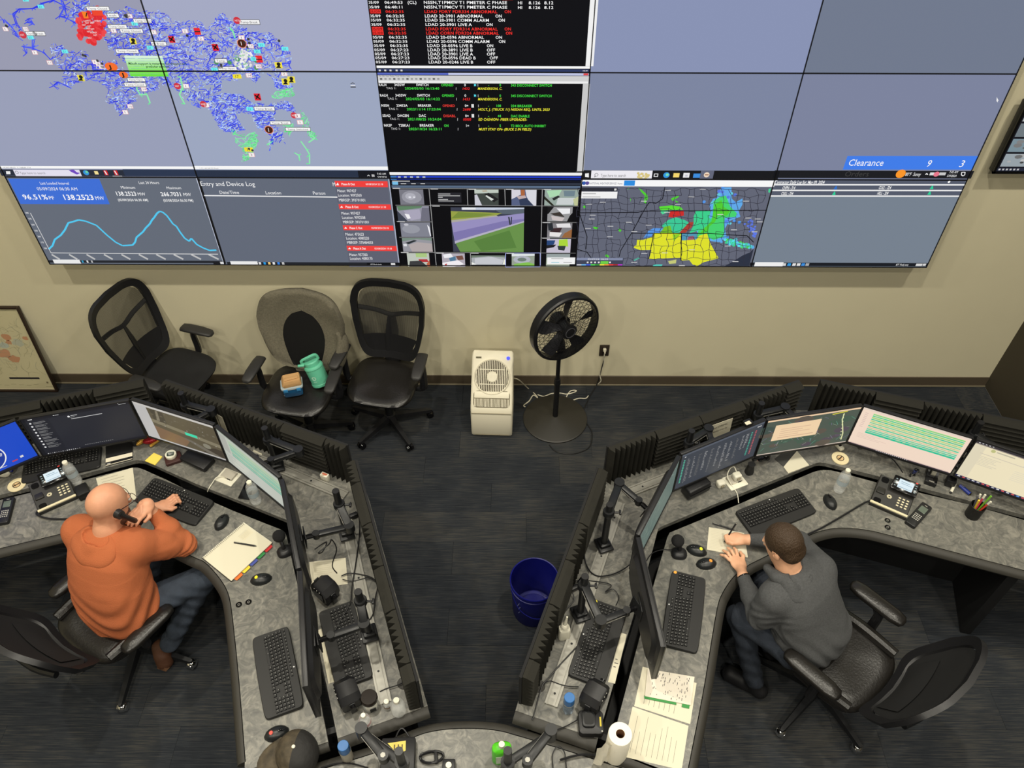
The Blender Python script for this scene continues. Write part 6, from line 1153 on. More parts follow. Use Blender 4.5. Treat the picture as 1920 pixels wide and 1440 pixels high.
p = px(810, 1422, Z3); t = thing('coiled_cable', 'bundled black cable on the near console', 'cable', (p.x, p.y, Z3), .1)
MB().tube([(.055*cos(a)*(1+.08*sin(3*a)), .026*sin(a), .01+.006*(k % 3)+.003*sin(2.3*a)) for k, a in enumerate([2*PI*i/10 for i in range(31)])], .0055, 6, 3).build('loops', M_BLACK, t); MB().box((.02, 0, .012), (.016, .06, .024), bev=.004).build('tie', M_DARK, t)
p = px(842, 1440, Z3); t = thing('plug_adapter', 'black plug adapter at the bottom edge', 'adapter', (p.x, p.y, Z3), 0); MB().box((0, 0, .02), (.06, .06, .04), bev=.006).build('adapter_case', M_BLACK, t); MB().cyl((0, 0, .04), (0, 0, .042), .014, seg=16).build('pale_disc', M_WHITE, t)
p = px(941, 1437, Z3); p.y += .035; t = thing('green_bottle', 'bright green bottle with white cap on the near console', 'bottle', (p.x, p.y, Z3), .1)
MB().rings([[(x*a, y*a, z) for x, y in superell(.095, .06, 2.6, 26)] for a, z in ((.95, .0005), (1, .006), (1, .12), (.92, .145), (.6, .158), (.28, .162))]).build('bottle_body', mat('green_plastic', C(86, 196, 40), .35), t); MB().lathe([(.013, .16), (.0145, .162), (.014, .185), (0, .186)], seg=18).build('cap', M_WHITE, t); MB().box((-.0, -.031, .07), (.06, .002, .08)).build('label', mat('pale_label', C(200, 210, 190), .6), t, 0)
cable('black_cable', 'black cables along the near console edge', [((1050, 1425), .02), ((1090, 1415), .02), ((1130, 1418), .01), ((1160, 1425), .004)], .006, Z3)
cable('black_cable', 'looped black wire beside the near monitor arm', [((1037, 1440), .01), ((1036, 1415), .01), ((1046, 1400), .02), ((1058, 1410), .02), ((1062, 1440), .01)], .003, Z3)
cable('black_cable', 'black cable at the bottom left corner of the near console', [((602, 1440), .006), ((630, 1432), .01), ((660, 1432), .01), ((690, 1440), .006)], .004, Z3, M_BLACK)
# ================================================================== chairs
M_LEATH = mat('black_leather', C(25, 23, 21), .34, bump=.12, bscale=90, spec=.6)
M_SEATF = mat('black_seat_fabric', C(17, 17, 18), .8, bump=.1, bscale=300)
M_ARM = mat('arm_pad_rubber', C(42, 41, 40), .5, bump=.05, bscale=300)
def mesh_mat():
    m, n, l, b = nt('chair_mesh'); tc = n.new('ShaderNodeTexCoord'); wv = n.new('ShaderNodeTexWave'); wv.inputs['Scale'].default_value = 55; wv.bands_direction = 'X'; l.new(tc.outputs['Object'], wv.inputs[0])
    r = n.new('ShaderNodeMapRange'); r.inputs[1].default_value = .2; r.inputs[2].default_value = .8; r.inputs[3].default_value = .5; r.inputs[4].default_value = .85; l.new(wv.outputs['Fac'], r.inputs[0]); l.new(r.outputs[0], b.inputs['Alpha'])
    b.inputs['Base Color'].default_value = (*C(22, 22, 22), 1); b.inputs['Roughness'].default_value = .8; return m
M_MESH = mesh_mat()
def back_pt(u, v, off=0, ex=0, kind='task'):
    if kind == 'exec': hw = .245+.11*min(1, max(0, v)*1.7)-.06*max(0, v-.5)/.5; z0, h, y0, ry = .54, .49, .28, .24
    else: hw = .195+.09*min(1, max(0, v)*1.5)**.8-.025*max(0, v-.6)/.4; z0, h, y0, ry = .53, (.62 if kind == 'task' else .56), .215, .13
    return Vector((u*(hw+ex), y0+ry*v-.055*u*u-off+.02*sin(v*PI), z0+v*h))
def outline(sc=1.0, n=48, e=5.5): return [(math.copysign(abs(cos(t))**(2/e), cos(t))*sc, .5+.5*sc*math.copysign(abs(sin(t))**(2/e), sin(t))) for t in [2*PI*k/n for k in range(n)]]
def castor(par, a, r, chrome):
    R_ = Matrix.Rotation(a, 4, 'Z'); m = MB(R_)
    for s in (-1, 1): m.cyl((r, s*.006, .028), (r, s*.026, .028), .028, .024, seg=16)
    if chrome: m.ell((r, 0, .034), (.033, .031, .031))
    m.build('castor', M_CHROME if chrome else M_GLOSS, par, kind='stuff') if False else m.build('castor', M_CHROME if chrome else M_GLOSS, par)
def chair(loc, rz, label, kind='task', arms=True, cover=None, base_a=.3, lift=0, seatm=None, adz=0):
    t = thing('office_chair', label, 'office chair', (*loc, 0), rz, 'office chairs'); ex = kind == 'exec'
    MB().lathe([(0, .06), (.045, .06), (.05, .075), (.042, .12), (.03, .125), (0, .125)], seg=20).build('hub', M_BLACK, t)
    for k in range(5):
        a = base_a+2*PI*k/5; R_ = Matrix.Rotation(a, 4, 'Z'); r = .31 if not ex else .355
        l = MB(R_).rings([[(x, w*y, z0+h*q) for y, q in ((-1, 0), (1, 0), (.7, 1), (-.7, 1))] for x, w, z0, h in ((.03, .03, .065, .05), (.16, .024, .065, .035), (r, .016, .058, .024), (r+.015, .010, .058, .02))]).build('leg', M_BLACK if not ex else M_BLACK2, t); castor(l, a, r, ex)
    MB().cyl((0, 0, .11), (0, 0, .30), .03, seg=16).cyl((0, 0, .29), (0, 0, .42), .02, seg=16).build('gas_column', M_BLACK2, t)
    MB().box((0, .03, .425), (.18, .26, .04), bev=.012).build('tilt_mechanism', M_BLACK, t)
    W_, D_ = (.50, .49) if not ex else (.53, .52)
    def seat_ring(s, z, sag): return [(x*s, y*s, z+lift-(.018*max(0, -y/D_*2)**3 if sag else 0)+(-.010*(1-abs(2*x/W_)**2)*(1 if sag else 0))) for x, y in superell(W_, D_, 3.6, 40)]
    st = MB().rings([seat_ring(.86, .435, 0), seat_ring(.97, .445, 0), seat_ring(1, .465, 0), seat_ring(.985, .487, 1), seat_ring(.93, .500, 1), seat_ring(.7, .503, 1), seat_ring(.3, .501, 1)]).build('seat', seatm or (M_LEATH if ex else M_SEATF), t, 60)
    if ex:
        for s in (-1, 1): MB().tube([(s*.225, -.18, .50), (s*.235, 0, .505), (s*.225, .2, .51)], [.03, .036, .03], 10, 4, flat=1).build('seat_bolster', M_LEATH, t)
    O, I = outline(1.0), outline(.84)
    R = []
    for (u, v), (u2, v2) in zip(O, I):
        R.append([back_pt(u, v, .018, 0, kind), back_pt(u, v, -.012, 0, kind), back_pt(u2, v2, -.012, 0, kind), back_pt(u2, v2, .014, 0, kind)])
    MB().rings(R, loop=True).build('back_frame', M_BLACK, t)
    m = MB(); nu, nv = 12, 12; g = [[back_pt(.82*(2*i/nu-1)*(1-.25*abs(2*j/nv-1)**6), .09+.82*j/nv, .004, 0, kind) for i in range(nu+1)] for j in range(nv+1)]
    m.rings(g, closed=False, cap=False).build('back_mesh', M_MESH if not ex else M_SEATF, t, 60)
    if not ex:
        lo = [[back_pt(.86*(2*i/10-1)*(.8+.2*j/4), .06+.24*j/4, .012, 0, kind) for i in range(11)] for j in range(5)]; MB().rings(lo, closed=False, cap=False).build('lower_panel', M_BLACK, t, 60)
        MB().tube([back_pt(0, .05, -.02, 0, kind), back_pt(0, .3, -.015, 0, kind), back_pt(0, .52, -.012, 0, kind)], [.05, .055, .03], 8, 3, flat=.3).build('spine', M_BLACK, t)
        MB().tube([back_pt(a_, b_, -.01, 0, kind) for a_, b_ in ((-.84, .63), (-.4, .58), (0, .53), (.4, .58), (.84, .63))], .017, 8, 3, flat=.6).build('cross_brace', M_BLACK, t)
    else:
        MB().tube([back_pt(-.75, .45, -.05, 0, kind), back_pt(-.3, .4, -.075, 0, kind), back_pt(.3, .4, -.075, 0, kind), back_pt(.75, .45, -.05, 0, kind)], .018, 8, 3).build('rear_bar', M_BLACK2, t)
        MB().tube([(0, .2, .43), (0, .31, .47), back_pt(0, .3, -.06, 0, kind)], .028, 10, 4).build('back_bracket', M_BLACK2, t)
        MB().rings([[back_pt(.62*(2*i/8-1), .14+.3*j/4, .012+.022*sin(PI*j/4)*(1-(2*i/8-1)**2), 0, kind) for i in range(9)] for j in range(5)], closed=False, cap=False).build('lumbar_pad', M_SEATF, t, 60)
    if not ex: MB().box((0, .235, .475), (.12, .05, .12), bev=.015).build('back_upright', M_BLACK, t)
    if arms:
        for s in (-1, 1):
            a = MB().tube([(s*.2, .02, .43), (s*.27, .02, .43), (s*.295, .02, .47), (s*.295, .02, .60+adz), (s*.29, .0, .655+adz)], [.022, .022, .024, .022, .02], 8, 4, flat=1.3).build('armrest_post', M_BLACK, t)
            if ex: MB().rings([[(s*.31+x*k*.9, y_+.0, .672+adz+z*k) for x, z in superell(.105, .05, 2.6, 16)] for y_, k in ((-.185, .3), (-.17, .8), (-.12, 1), (.08, 1), (.13, .8), (.145, .3))]).build('arm_pad', M_LEATH, a, 60)
            else: MB(Matrix.Translation((s*.295, -.02, .672+adz)) @ Matrix.Rotation(s*.06, 4, 'Z')).rings([[(x*k+s*q, y_, z*k-dz) for x, z in superell(.085, .032, 3, 16)] for y_, k, q, dz in ((-.145, .5, 0, .012), (-.13, .85, 0, .006), (-.05, 1, 0, 0), (.06, 1, .0, 0), (.11, .9, 0, .004), (.122, .5, 0, .008))]).build('arm_pad', M_ARM, a, 60)
    return t
chair((-2.50, -.37), math.radians(70), 'empty mesh-back chair turned sideways behind the left console')
chair((-1.55, -.53), math.radians(-9.5), 'chair by the wall with grey jacket and lunch things on it', 'low', seatm=M_LEATH)
chair((-.945, -.44), math.radians(-10.5), 'empty mesh-back chair facing the room beside the white air cooler', seatm=M_LEATH, base_a=.45, adz=.045)
chair((-2.275, -2.31), math.radians(148), 'dark chair under the man in orange', 'exec', base_a=.92, adz=-.09)
chair((1.80, -2.555), math.radians(221), 'black leather chair with padded arms under the man in grey', 'exec', base_a=.02)
# ---- jacket over the second chair
cx_, cy_ = -1.55, -.53; t = thing('jacket', 'grey knit jacket draped over the chair back', 'jacket', (cx_, cy_, .5), math.radians(-9.5))
M_JK = mat('grey_knit', C(104, 99, 84), .95, bump=.5, bscale=220, var=.18, vscale=90)
rng = random.Random(3); R = []
for (u, v) in outline(1.0, 56, 4.0):
    a = math.atan2(v-.42, u); ring = []
    for k in range(7):
        s = k/6; iu, iv = .60*cos(a)*(1-.15*max(0, sin(a))), (.40+.40*sin(a) if sin(a) > 0 else .40+.62*sin(a))
        uu, vv = iu+(u*1.10-iu)*s, iv+(v*1.0+.07*(v > .5)-iv)*s
        p = back_pt(uu, vv, .030+.010*sin(a*7+k)*s, .01, 'low'); p.z -= .5
        ring.append(p)
    for k, off in ((0, -.0), (1, -.045), (2, -.05)):
        p = back_pt(u*(1.13 if k == 0 else 1.08-.08*k), v*(1.075 if k == 0 else 1.05-.02*k), off-.005*sin(a*5), .012, 'low'); p.z -= .5; ring.append(p)
    R.append(ring)
MB().rings(R, loop=True, closed=False, cap=False).build('jacket_shell', M_JK, t, 80)
MB().tube([back_pt(1.02, .62, .02, 0, 'low')-Vector((0, 0, .5)), back_pt(1.16, .45, .0, 0, 'low')-Vector((0, 0, .5)), back_pt(1.18, .22, .01, 0, 'low')-Vector((0, 0, .5)), back_pt(1.08, .02, .03, 0, 'low')-Vector((0, 0, .5))], [.03, .045, .05, .035], 10, 5, flat=.6).build('sleeve', M_JK, t, 80)
MB().rings([[back_pt(.64*cos(b)*q, .38+.47*sin(b)*q, .022, 0, 'low')-Vector((0, 0, .5)) for b in [2*PI*i/28 for i in range(28)]] for q in (.05, .4, .75, 1.02)], cap=True).build('dark_lining', M_DARK, t, 60)
# ---- lunch on the chair
ZS = .492
p = px(551, 735, ZS); t = thing('lunch_box', 'clear and blue lunch container on the chair seat', 'food container', (p.x, p.y, ZS), .25)
MB().rings([[(x*a, y*a, z) for x, y in rrect(.145, .105, .02)] for a, z in ((.85, .0), (.9, .004), (1, .075), (1, .08))]).build('tub', mat('blue_tub', C(30, 112, 170), .25, trans=.25), t); MB().prism(rrect(.155, .115, .02), .08, .094, bev=.004).build('lid', mat('clear_lid', C(176, 188, 190), .25, alpha=.8), t)
for s in (-1, 1): MB().box((s*.045, -.058, .075), (.03, .006, .03), bev=.002).build('clasp', mat('blue_clasp', C(60, 140, 196), .3), t)
t = thing('paper_bag', 'folded brown paper bag on the lunch container', 'paper bag', (p.x+.004, p.y+.006, ZS+.094), .3); MB().rings([[(x*a+.004*sin(9*x/.07+z*90), y*a+.004*sin(7*y/.05+z*60), z) for x, y in rrect(.135, .10, .012, 5)] for a, z in ((.9, .0005), (1, .012), (.97, .035), (.85, .048))]).build('bag_body', mat('kraft_paper', C(188, 146, 96), .85, bump=.5, bscale=30), t); MB().box((0, -.01, .051), (.1, .03, .006), .1, bev=.002).build('folded_top', mat('kraft_paper', (1, 1, 1)), t)
p = px(604, 722, ZS); t = thing('water_jug', 'mint green insulated jug with handle lid on the chair seat', 'jug', (p.x, p.y, ZS), .3); M_MINT = mat('mint_powder_coat', C(98, 186, 152), .5, bump=.05, bscale=300)
Tl = Matrix.Rotation(-.28, 4, 'Y') @ Matrix.Rotation(-.22, 4, 'X')
t.rotation_euler = (0, 0, 0); Tl = Matrix.Translation((0, 0, .017)) @ Tl
MB(Tl).lathe([(0, .002), (.062, .0), (.068, .006), (.068, .022), (.065, .026), (.066, .145), (.069, .149), (.069, .158), (.062, .168), (.05, .172)], seg=32).build('jug_body', M_MINT, t); MB(Tl).lathe([(.052, .17), (.054, .172), (.054, .198), (.048, .206), (0, .208)], seg=28).build('jug_lid', M_MINT, t)
MB(Tl).tube([(-.05, -.02, .185), (-.055, -.03, .225), (.0, -.02, .24), (.045, .01, .235), (.05, .02, .195)], .011, 8, 5).build('carry_loop', M_MINT, t); MB(Tl).cyl((-.05, -.03, .19), (-.085, -.05, .205), .012, .010, 12).build('spout', M_MINT, t)
q_ = CV(lambda u, v, L: Tl @ Vector(((.0664+.0002*L)*sin(u), -(.0664+.0002*L)*cos(u), v))); q_.disc(-.1, .085, .26, C(170, 214, 190), 1, 20, .016); q_.poly([(-.28, .082), (-.1, .094), (.08, .082), (-.1, .076)], C(76, 176, 140), 2); q_.rect(-.3, .052, .1, .058, C(150, 204, 180), 1); q_.build('emblem', M_PRINT, t)
pen((551, 739), (531, 742), 'white pen lying on the leather chair seat', ZS, None, M_WHITE, .005)
# ================================================================== along the back wall
t = thing('framed_map', 'large framed county map leaning against the wall', 'framed map', (-4.05, -.098, .0), 0); Hm, Wm = .825, .75; Tm = Matrix.Rotation(-math.atan2(.085, .82), 4, 'X')
MB(Tm).box((0, 0.004, Hm/2), (Wm-.004, .012, Hm-.004)).build('backing', M_BLACK, t, 0); fr = mat('dark_wood_frame', C(44, 32, 24), .4)
for s in (-1, 1): MB(Tm).box((s*(Wm/2-.009), -.004, Hm/2), (.018, .026, Hm), bev=.003).build('frame_side', fr, t); MB(Tm).box((0, -.004, Hm/2+s*(Hm/2-.009)), (Wm-.036, .026, .018), bev=.003).build('frame_rail', fr, t)
q_ = CV(lambda x, y, L: Tm @ Vector((x, -.003-.0003*L, y+Hm/2))); w2, h2 = Wm/2-.016, Hm/2-.016; q_.rect(-w2, -h2, w2, h2, C(214, 204, 172), 0); q_.rect(-w2+.012, -h2+.012, w2-.012, h2-.012, C(196, 188, 152), 1); rr = random.Random(8)
def blob(cx, cy, r, col, L): q_.poly([(cx+r*rr.uniform(.6, 1.1)*cos(2*PI*k/12), cy+r*.8*rr.uniform(.6, 1.1)*sin(2*PI*k/12)) for k in range(12)], col, L)
for a in ((.17, .13, .05, (186, 138, 104)), (.17, .08, .03, (186, 138, 104)), (.31, .12, .028, (186, 138, 104)), (.08, -.03, .07, (190, 142, 110)), (.15, -.08, .05, (186, 138, 104)), (.0, .05, .09, (186, 140, 106)), (.24, .08, .05, (176, 178, 158)), (.12, .05, .04, (172, 180, 168)), (-.15, .02, .1, (186, 150, 120)), (-.2, -.12, .08, (176, 178, 158)), (-.1, .2, .07, (180, 182, 150))): blob(a[0], a[1], a[2], C(*a[3]), 2)
for k in range(150):
    x, y = rr.uniform(-w2+.02, w2-.02), rr.uniform(-.24, h2-.02); a = rr.uniform(0, 6.3); pts = [(x, y)]
    for j in range(3): a += rr.uniform(-.7, .7); pts.append((max(-w2+.014, min(w2-.014, pts[-1][0]+.03*cos(a))), max(-h2+.07, min(h2-.014, pts[-1][1]+.03*sin(a)))))
    q_.line(pts, .0018, rr.choice((C(150, 146, 112), C(160, 152, 120), C(140, 144, 130))), 3)
q_.rect(.03, -.285, .27, -.268, C(30, 26, 34), 4); q_.rect(.31, -.33, .325, -.312, C(120, 108, 84), 4); q_.rect(.29, -.365, .35, -.362, C(120, 108, 84), 4)
for k in range(10): q_.rect(-.34+.06*k, -.34-.006*(k % 3), -.30+.06*k, -.337-.006*(k % 3), C(150, 142, 112), 4)
q_.build('map_print', M_PRINT, t)
# ---- white evaporative cooler
t = thing('air_cooler', 'white evaporative air cooler on the carpet by the wall', 'air cooler', (-.148, -.30, 0), math.radians(-2)); M_CRM = mat('cream_plastic', C(226, 219, 196), .42)
prof = [(-.265, .015), (-.275, .05), (-.275, .26), (-.262, .285), (-.255, .30), (.04, .575), (.075, .585), (.09, .575), (.10, .015)]
def body_ring(x, s): return [(x, y*s+(1-s)*-.08, z*(s*.5+.5) if z > .3 else z) for y, z in prof]
MB().rings([body_ring(x, s) for x, s in ((-.155, .93), (-.150, .97), (-.14, 1), (.14, 1), (.150, .97), (.155, .93))]).build('cabinet', M_CRM, t); MB().box((0, -.085, .008), (.27, .34, .015), bev=.005).build('base', mat('cream_shadow', C(150, 142, 116), .5), t)
MB().box((0, -.2765, .272), (.30, .004, .004)).build('tank_seam', mat('seam_grey', C(150, 142, 118), .6), t, 0); MB().box((0, -.277, .035), (.26, .003, .004)).build('lower_seam', mat('seam_grey', (1, 1, 1)), t, 0)
sa = math.atan2(.275, .295); Sf = Matrix.Translation((0, -.255, .301)) @ Matrix.Rotation(sa, 4, 'X'); LS = math.hypot(.275, .295)
MB(Sf).lathe([(.124, 0), (.135, .0), (.135, .008), (.13, .012), (.124, .008), (.124, 0)], (0, LS-.165, .0), 40).build('grille_ring', M_CRM, t); MB(Sf).lathe([(0, .001), (.124, .001), (.124, .0022), (0, .0022)], (0, LS-.165, 0), 32).build('grille_well', mat('grille_dark', C(70, 62, 46), .7), t)
m = MB(Sf)
for k in range(-9, 10):
    hh = math.sqrt(max(0, .124**2-(k*.013)**2)); m.box((k*.013, LS-.165, .005), (.005, 2*hh, .006))
m.box((0, LS-.165+.055, .007), (.19, .006, .006)).box((0, LS-.165-.055, .007), (.19, .006, .006)).build('grille_bars', M_CRM, t, 0, kind='stuff')
MB(Sf).lathe([(0, .006), (.036, .006), (.042, .009), (.036, .014), (0, .012)], (0, LS-.165, 0), 24).build('grille_hub', M_CRM, t)
MB(Sf).prism(rrect(.27, .125, .03, 5, 0, .072), .0008, .0022).build('outlet_shade_sheet', mat('outlet_shadow', C(96, 88, 64), .6), t); m = MB(Sf)  # flat dark sheet on the slope; shade of the outlet recess is its colour
for k in range(-12, 13): m.box((k*.0105, .045, .004), (.0045, .06, .008))
m.build('outlet_louvres', M_CRM, t, 0, kind='stuff'); MB(Sf).box((0, .105, .004), (.26, .05, .006), bev=.003).build('outlet_hood', M_CRM, t)
MB(Sf).lathe([(0, .0), (.013, 0), (.013, .007), (0, .008)], (.115, LS-.022, 0), 18).build('lit_button', mat('blue_lamp', C(40, 50, 200), .4, emit=C(50, 60, 220), es=1.3), t); MB(Sf).box((-.105, LS-.022, .002), (.04, .012, .003), bev=.001).build('badge', mat('badge_olive', C(90, 84, 56), .5), t); MB(Sf).box((0, .14, .0065), (.035, .008, .002)).build('small_badge', mat('badge_olive', (1, 1, 1)), t, 0)
# ---- pedestal fan
t = thing('pedestal_fan', 'black pedestal fan with round base and tilted head', 'fan', (.335, -.385, 0), 0); M_FAN = mat('fan_plastic', C(22, 22, 24), .4)
MB().lathe([(0, .001), (.24, .0), (.25, .004), (.25, .012), (.24, .018), (.06, .03), (.03, .045), (0, .045)], seg=48).build('base_plate', mat('fan_base', C(42, 40, 35), .45), t); MB().cyl((0, 0, .03), (0, 0, .42), .021, seg=16).cyl((0, 0, .42), (0, 0, .80), .0155, seg=14).build('pole', M_FAN, t); MB().cyl((0, 0, .40), (0, 0, .45), .026, .022, 16).build('height_collar', M_FAN, t)
hc = Vector((.03, -.075, 1.02)); nn = Vector((.476, -.876, .06)).normalized(); Fm = Matrix.Translation(hc) @ nn.to_track_quat('Z', 'Y').to_matrix().to_4x4()
MB().box((.005, -.01, .80), (.07, .09, .07), bev=.02).build('tilt_joint', M_FAN, t); MB(Fm).lathe([(0, -.14), (.05, -.14), (.065, -.12), (.065, -.05), (0, -.05)], seg=24).build('motor', M_FAN, t); MB().tube([(0, 0, .80), (.0, -.01, .9), tuple(hc-nn*.12)], .024, 10, 3).build('neck', M_FAN, t)
Rf = .255
MB(Fm).lathe([(Rf-.012, -.055), (Rf+.004, -.05), (Rf+.006, .01), (Rf-.002, .022), (Rf-.016, .024), (Rf-.016, .01), (Rf-.012, -.055)], seg=48).build('guard_rim', M_FAN, t)
def guard(z0, z1, name, n):
    m = MB(Fm)
    for k in range(n):
        a = 2*PI*k/n; m.tube([(.05*cos(a+.25), .05*sin(a+.25), z1), (.15*cos(a+.1), .15*sin(a+.1), (z0*.35+z1*.65)), ((Rf-.01)*cos(a), (Rf-.01)*sin(a), z0)], .0014, 4, 3)
    for r in (.09, .125, .16, .195, .225): m.tube([(r*cos(2*PI*i/40), r*sin(2*PI*i/40), z1+(z0-z1)*((r-.05)/(Rf-.05))**1.6) for i in range(40)], .0014, 4, loop=True)
    m.build(name, M_FAN, t, kind='stuff')
guard(.02, .055, 'front_guard', 44); guard(-.05, -.08, 'rear_guard', 32)
MB(Fm).lathe([(0, .062), (.04, .06), (.056, .052), (.056, .046), (0, .046)], seg=24).build('hub_badge', M_FAN, t); MB(Fm).lathe([(.034, .0605), (.040, .0605), (.040, .063), (.034, .063), (.034, .0605)], seg=24).build('badge_ring', mat('badge_grey', C(70, 70, 74), .4), t)
for k in range(5):
    a = 2*PI*k/5; R = []
    for i in range(7):
        s = i/6; r = .04+.185*s; w = .30+.45*s-.35*s*s*s; R.append([(r*cos(a+w*q), r*sin(a+w*q), -.005+.045*(q-.5)*(1.1-.4*s)+dz) for q in (0, .25, .5, .75, 1) for dz in (0,)])
    MB(Fm).rings(R, closed=False, cap=False).build('blade', mat('fan_blade', C(36, 36, 40), .4), t)
MB(Fm).cyl((0, 0, -.06), (0, 0, .04), .045, seg=20).build('blade_hub', M_FAN, t)
# ---- outlet, plugs and cords
t = thing('wall_outlet', 'dark wall outlet behind the pedestal fan', 'outlet', (.718, -.001, .386), 0); MB().box((0, -.004, 0), (.075, .007, .115), bev=.002).build('cover_plate', mat('outlet_brown', C(54, 46, 38), .45), t)
for s in (-1, 1): MB().box((0, -.009, s*.022), (.034, .004, .03), bev=.001).build('receptacle', mat('outlet_face', C(38, 32, 27), .4), t)
def cord(name, label, pts, r, m):
    P = [Vector(p) for p in pts]; O = P[0].copy(); o = MB().tube([p-O for p in P], r, 7, 5).build(name, m, None); o.location = O; return tag(o, label, 'cord')
M_WC = mat('white_cord', C(206, 200, 180), .5); F0 = lambda x, y: tuple(px(x, y, .006))
cord('power_cable', 'white cord hanging from the wall outlet to the carpet', [(.718, -.012, .405), (.718, -.04, .40), (.716, -.045, .36), (.72, -.03, .25), (.70, -.03, .15), (.715, -.035, .08), (.70, -.03, .04), F0(1118, 722)], .0042, M_WC)
t = thing('white_plug', 'white plug in the upper outlet socket', 'plug', (.718, -.011, .408), 0); MB().box((0, -.014, 0), (.026, .026, .024), bev=.006).build('plug_body', M_WC, t); MB().cyl((0, -.027, 0), (.0, -.045, -.01), .007, .005, 10).build('strain_relief', M_WC, t)
cord('power_cable', 'black fan cord from the outlet round the fan base', [(.718, -.014, .364), (.72, -.035, .35), (.712, -.035, .25), (.70, -.03, .12), (.68, -.04, .02), F0(1105, 745), F0(1093, 775), F0(1100, 793), F0(1110, 812), F0(1105, 838), F0(1080, 850), F0(1055, 850), F0(1040, 845), F0(1030, 834)], .004, M_BLACK)
cord('power_cable', 'white cord from the air cooler curling on the carpet', [(.005, -.25, .32), (.05, -.26, .31), F0(990, 728), F0(1003, 739), F0(1008, 746), F0(1000, 741), F0(992, 752), F0(982, 760), F0(985, 763)], .0045, M_WC)
cord('power_cable', 'loose white cord looping behind the fan pole', [F0(1008, 740), F0(1020, 743), F0(1034, 738), F0(1050, 737), F0(1063, 739), F0(1078, 735), F0(1080, 732), F0(1070, 733), F0(1063, 742), F0(1062, 748)], .0042, M_WC)
cord('power_cable', 'short white cord end on the carpet right of the fan', [F0(1070, 752), F0(1085, 747), F0(1098, 747), F0(1103, 742)], .0042, M_WC)
# ---- television on the right of the wall
t = thing('wall_television', 'wall television at the right edge showing camera pictures', 'television', (3.415, -.08, 2.005), 0); wt, ht = .80, .47
MB().box((0, .02, ht/2), (wt, .05, ht), bev=.005).build('housing', M_BLACK, t); MB().box((0, .058, ht/2), (.4, .036, .3)).build('wall_mount', M_BLACK2, t, 0)
f = MB()
for s in (-1, 1): f.box((s*(wt/2-.008), -.008, ht/2), (.016, .012, ht))
f.box((0, -.008, ht-.008), (wt, .012, .016)).box((0, -.008, .008), (wt, .012, .016)).build('bezel', M_GLOSS, t, 0)
q_ = CV(lambda u, v, L: ((u-.5)*(wt-.03), -.0055-.0003*L, .016+v*(ht-.032))); q_.rect(0, 0, 1, 1, C(22, 22, 30), 0); q_.rect(0, 0, 1, .05, C(36, 40, 56), 1); rr = random.Random(2)
for i in range(4):
    for j in range(4):
        x0, y0 = .02+.245*i, .07+.23*j; b_ = rr.choice(((150, 160, 166), (120, 140, 150), (170, 176, 176), (110, 120, 126))); q_.rect(x0, y0, x0+.22, y0+.2, C(*b_), 1)
        for k in range(6): q_.disc(x0+rr.uniform(.04, .18), y0+rr.uniform(.03, .17), rr.uniform(.012, .035), K(int(b_[0]*rr.uniform(.4, 1.3))), 2+.1*k, 8)
for k in range(6): q_.rect(.02+.03*k, .012, .036+.03*k, .038, K(190), 3)
q_.build('screen_image', M_SCREEN, t)
# ---- blue bucket
p = px(1000, 1141, 0); t = thing('bucket', 'dark blue plastic bucket between the consoles', 'bucket', (p.x, p.y, 0), .3); M_BKT = mat('blue_bucket', C(18, 22, 110), .35)
MB().lathe([(0, .004), (.128, .0), (.132, .006), (.142, .30), (.148, .302), (.149, .318), (.145, .32), (.145, .335), (.150, .337), (.150, .35), (.152, .36), (.149, .365), (.144, .362), (.126, .010), (0, .010)], seg=44).build('shell', M_BKT, t)
MB().lathe([(.10, .0105), (.118, .0105), (.118, .013), (.10, .013), (.10, .0105)], seg=36).build('painted_light_ring', mat('bucket_shine', C(60, 62, 130), .25), t)  # lighter ring: light coming through the plastic, painted on the bucket bottom
MB().tube([(-.15, 0, .315), (-.13, -.10, .24), (-.05, -.165, .19), (.05, -.165, .19), (.13, -.10, .24), (.15, 0, .315)], .0025, 6, 5).build('wire_handle', M_BKT, t)
q_ = CV(lambda u, v, L: ((.131+.036*v+.0012+.0002*L)*sin(u), -(.131+.036*v+.0012)*cos(u), v)); 
q_.line([(-1.15, .20), (-1.0, .26)], .012, C(130, 136, 186), 1); q_.line([(-1.1, .17), (-.95, .22)], .012, C(130, 136, 186), 1); q_.line([(-1.1, .12), (-1.0, .15)], .01, C(130, 136, 186), 1); q_.build('print', M_PRINT, t)
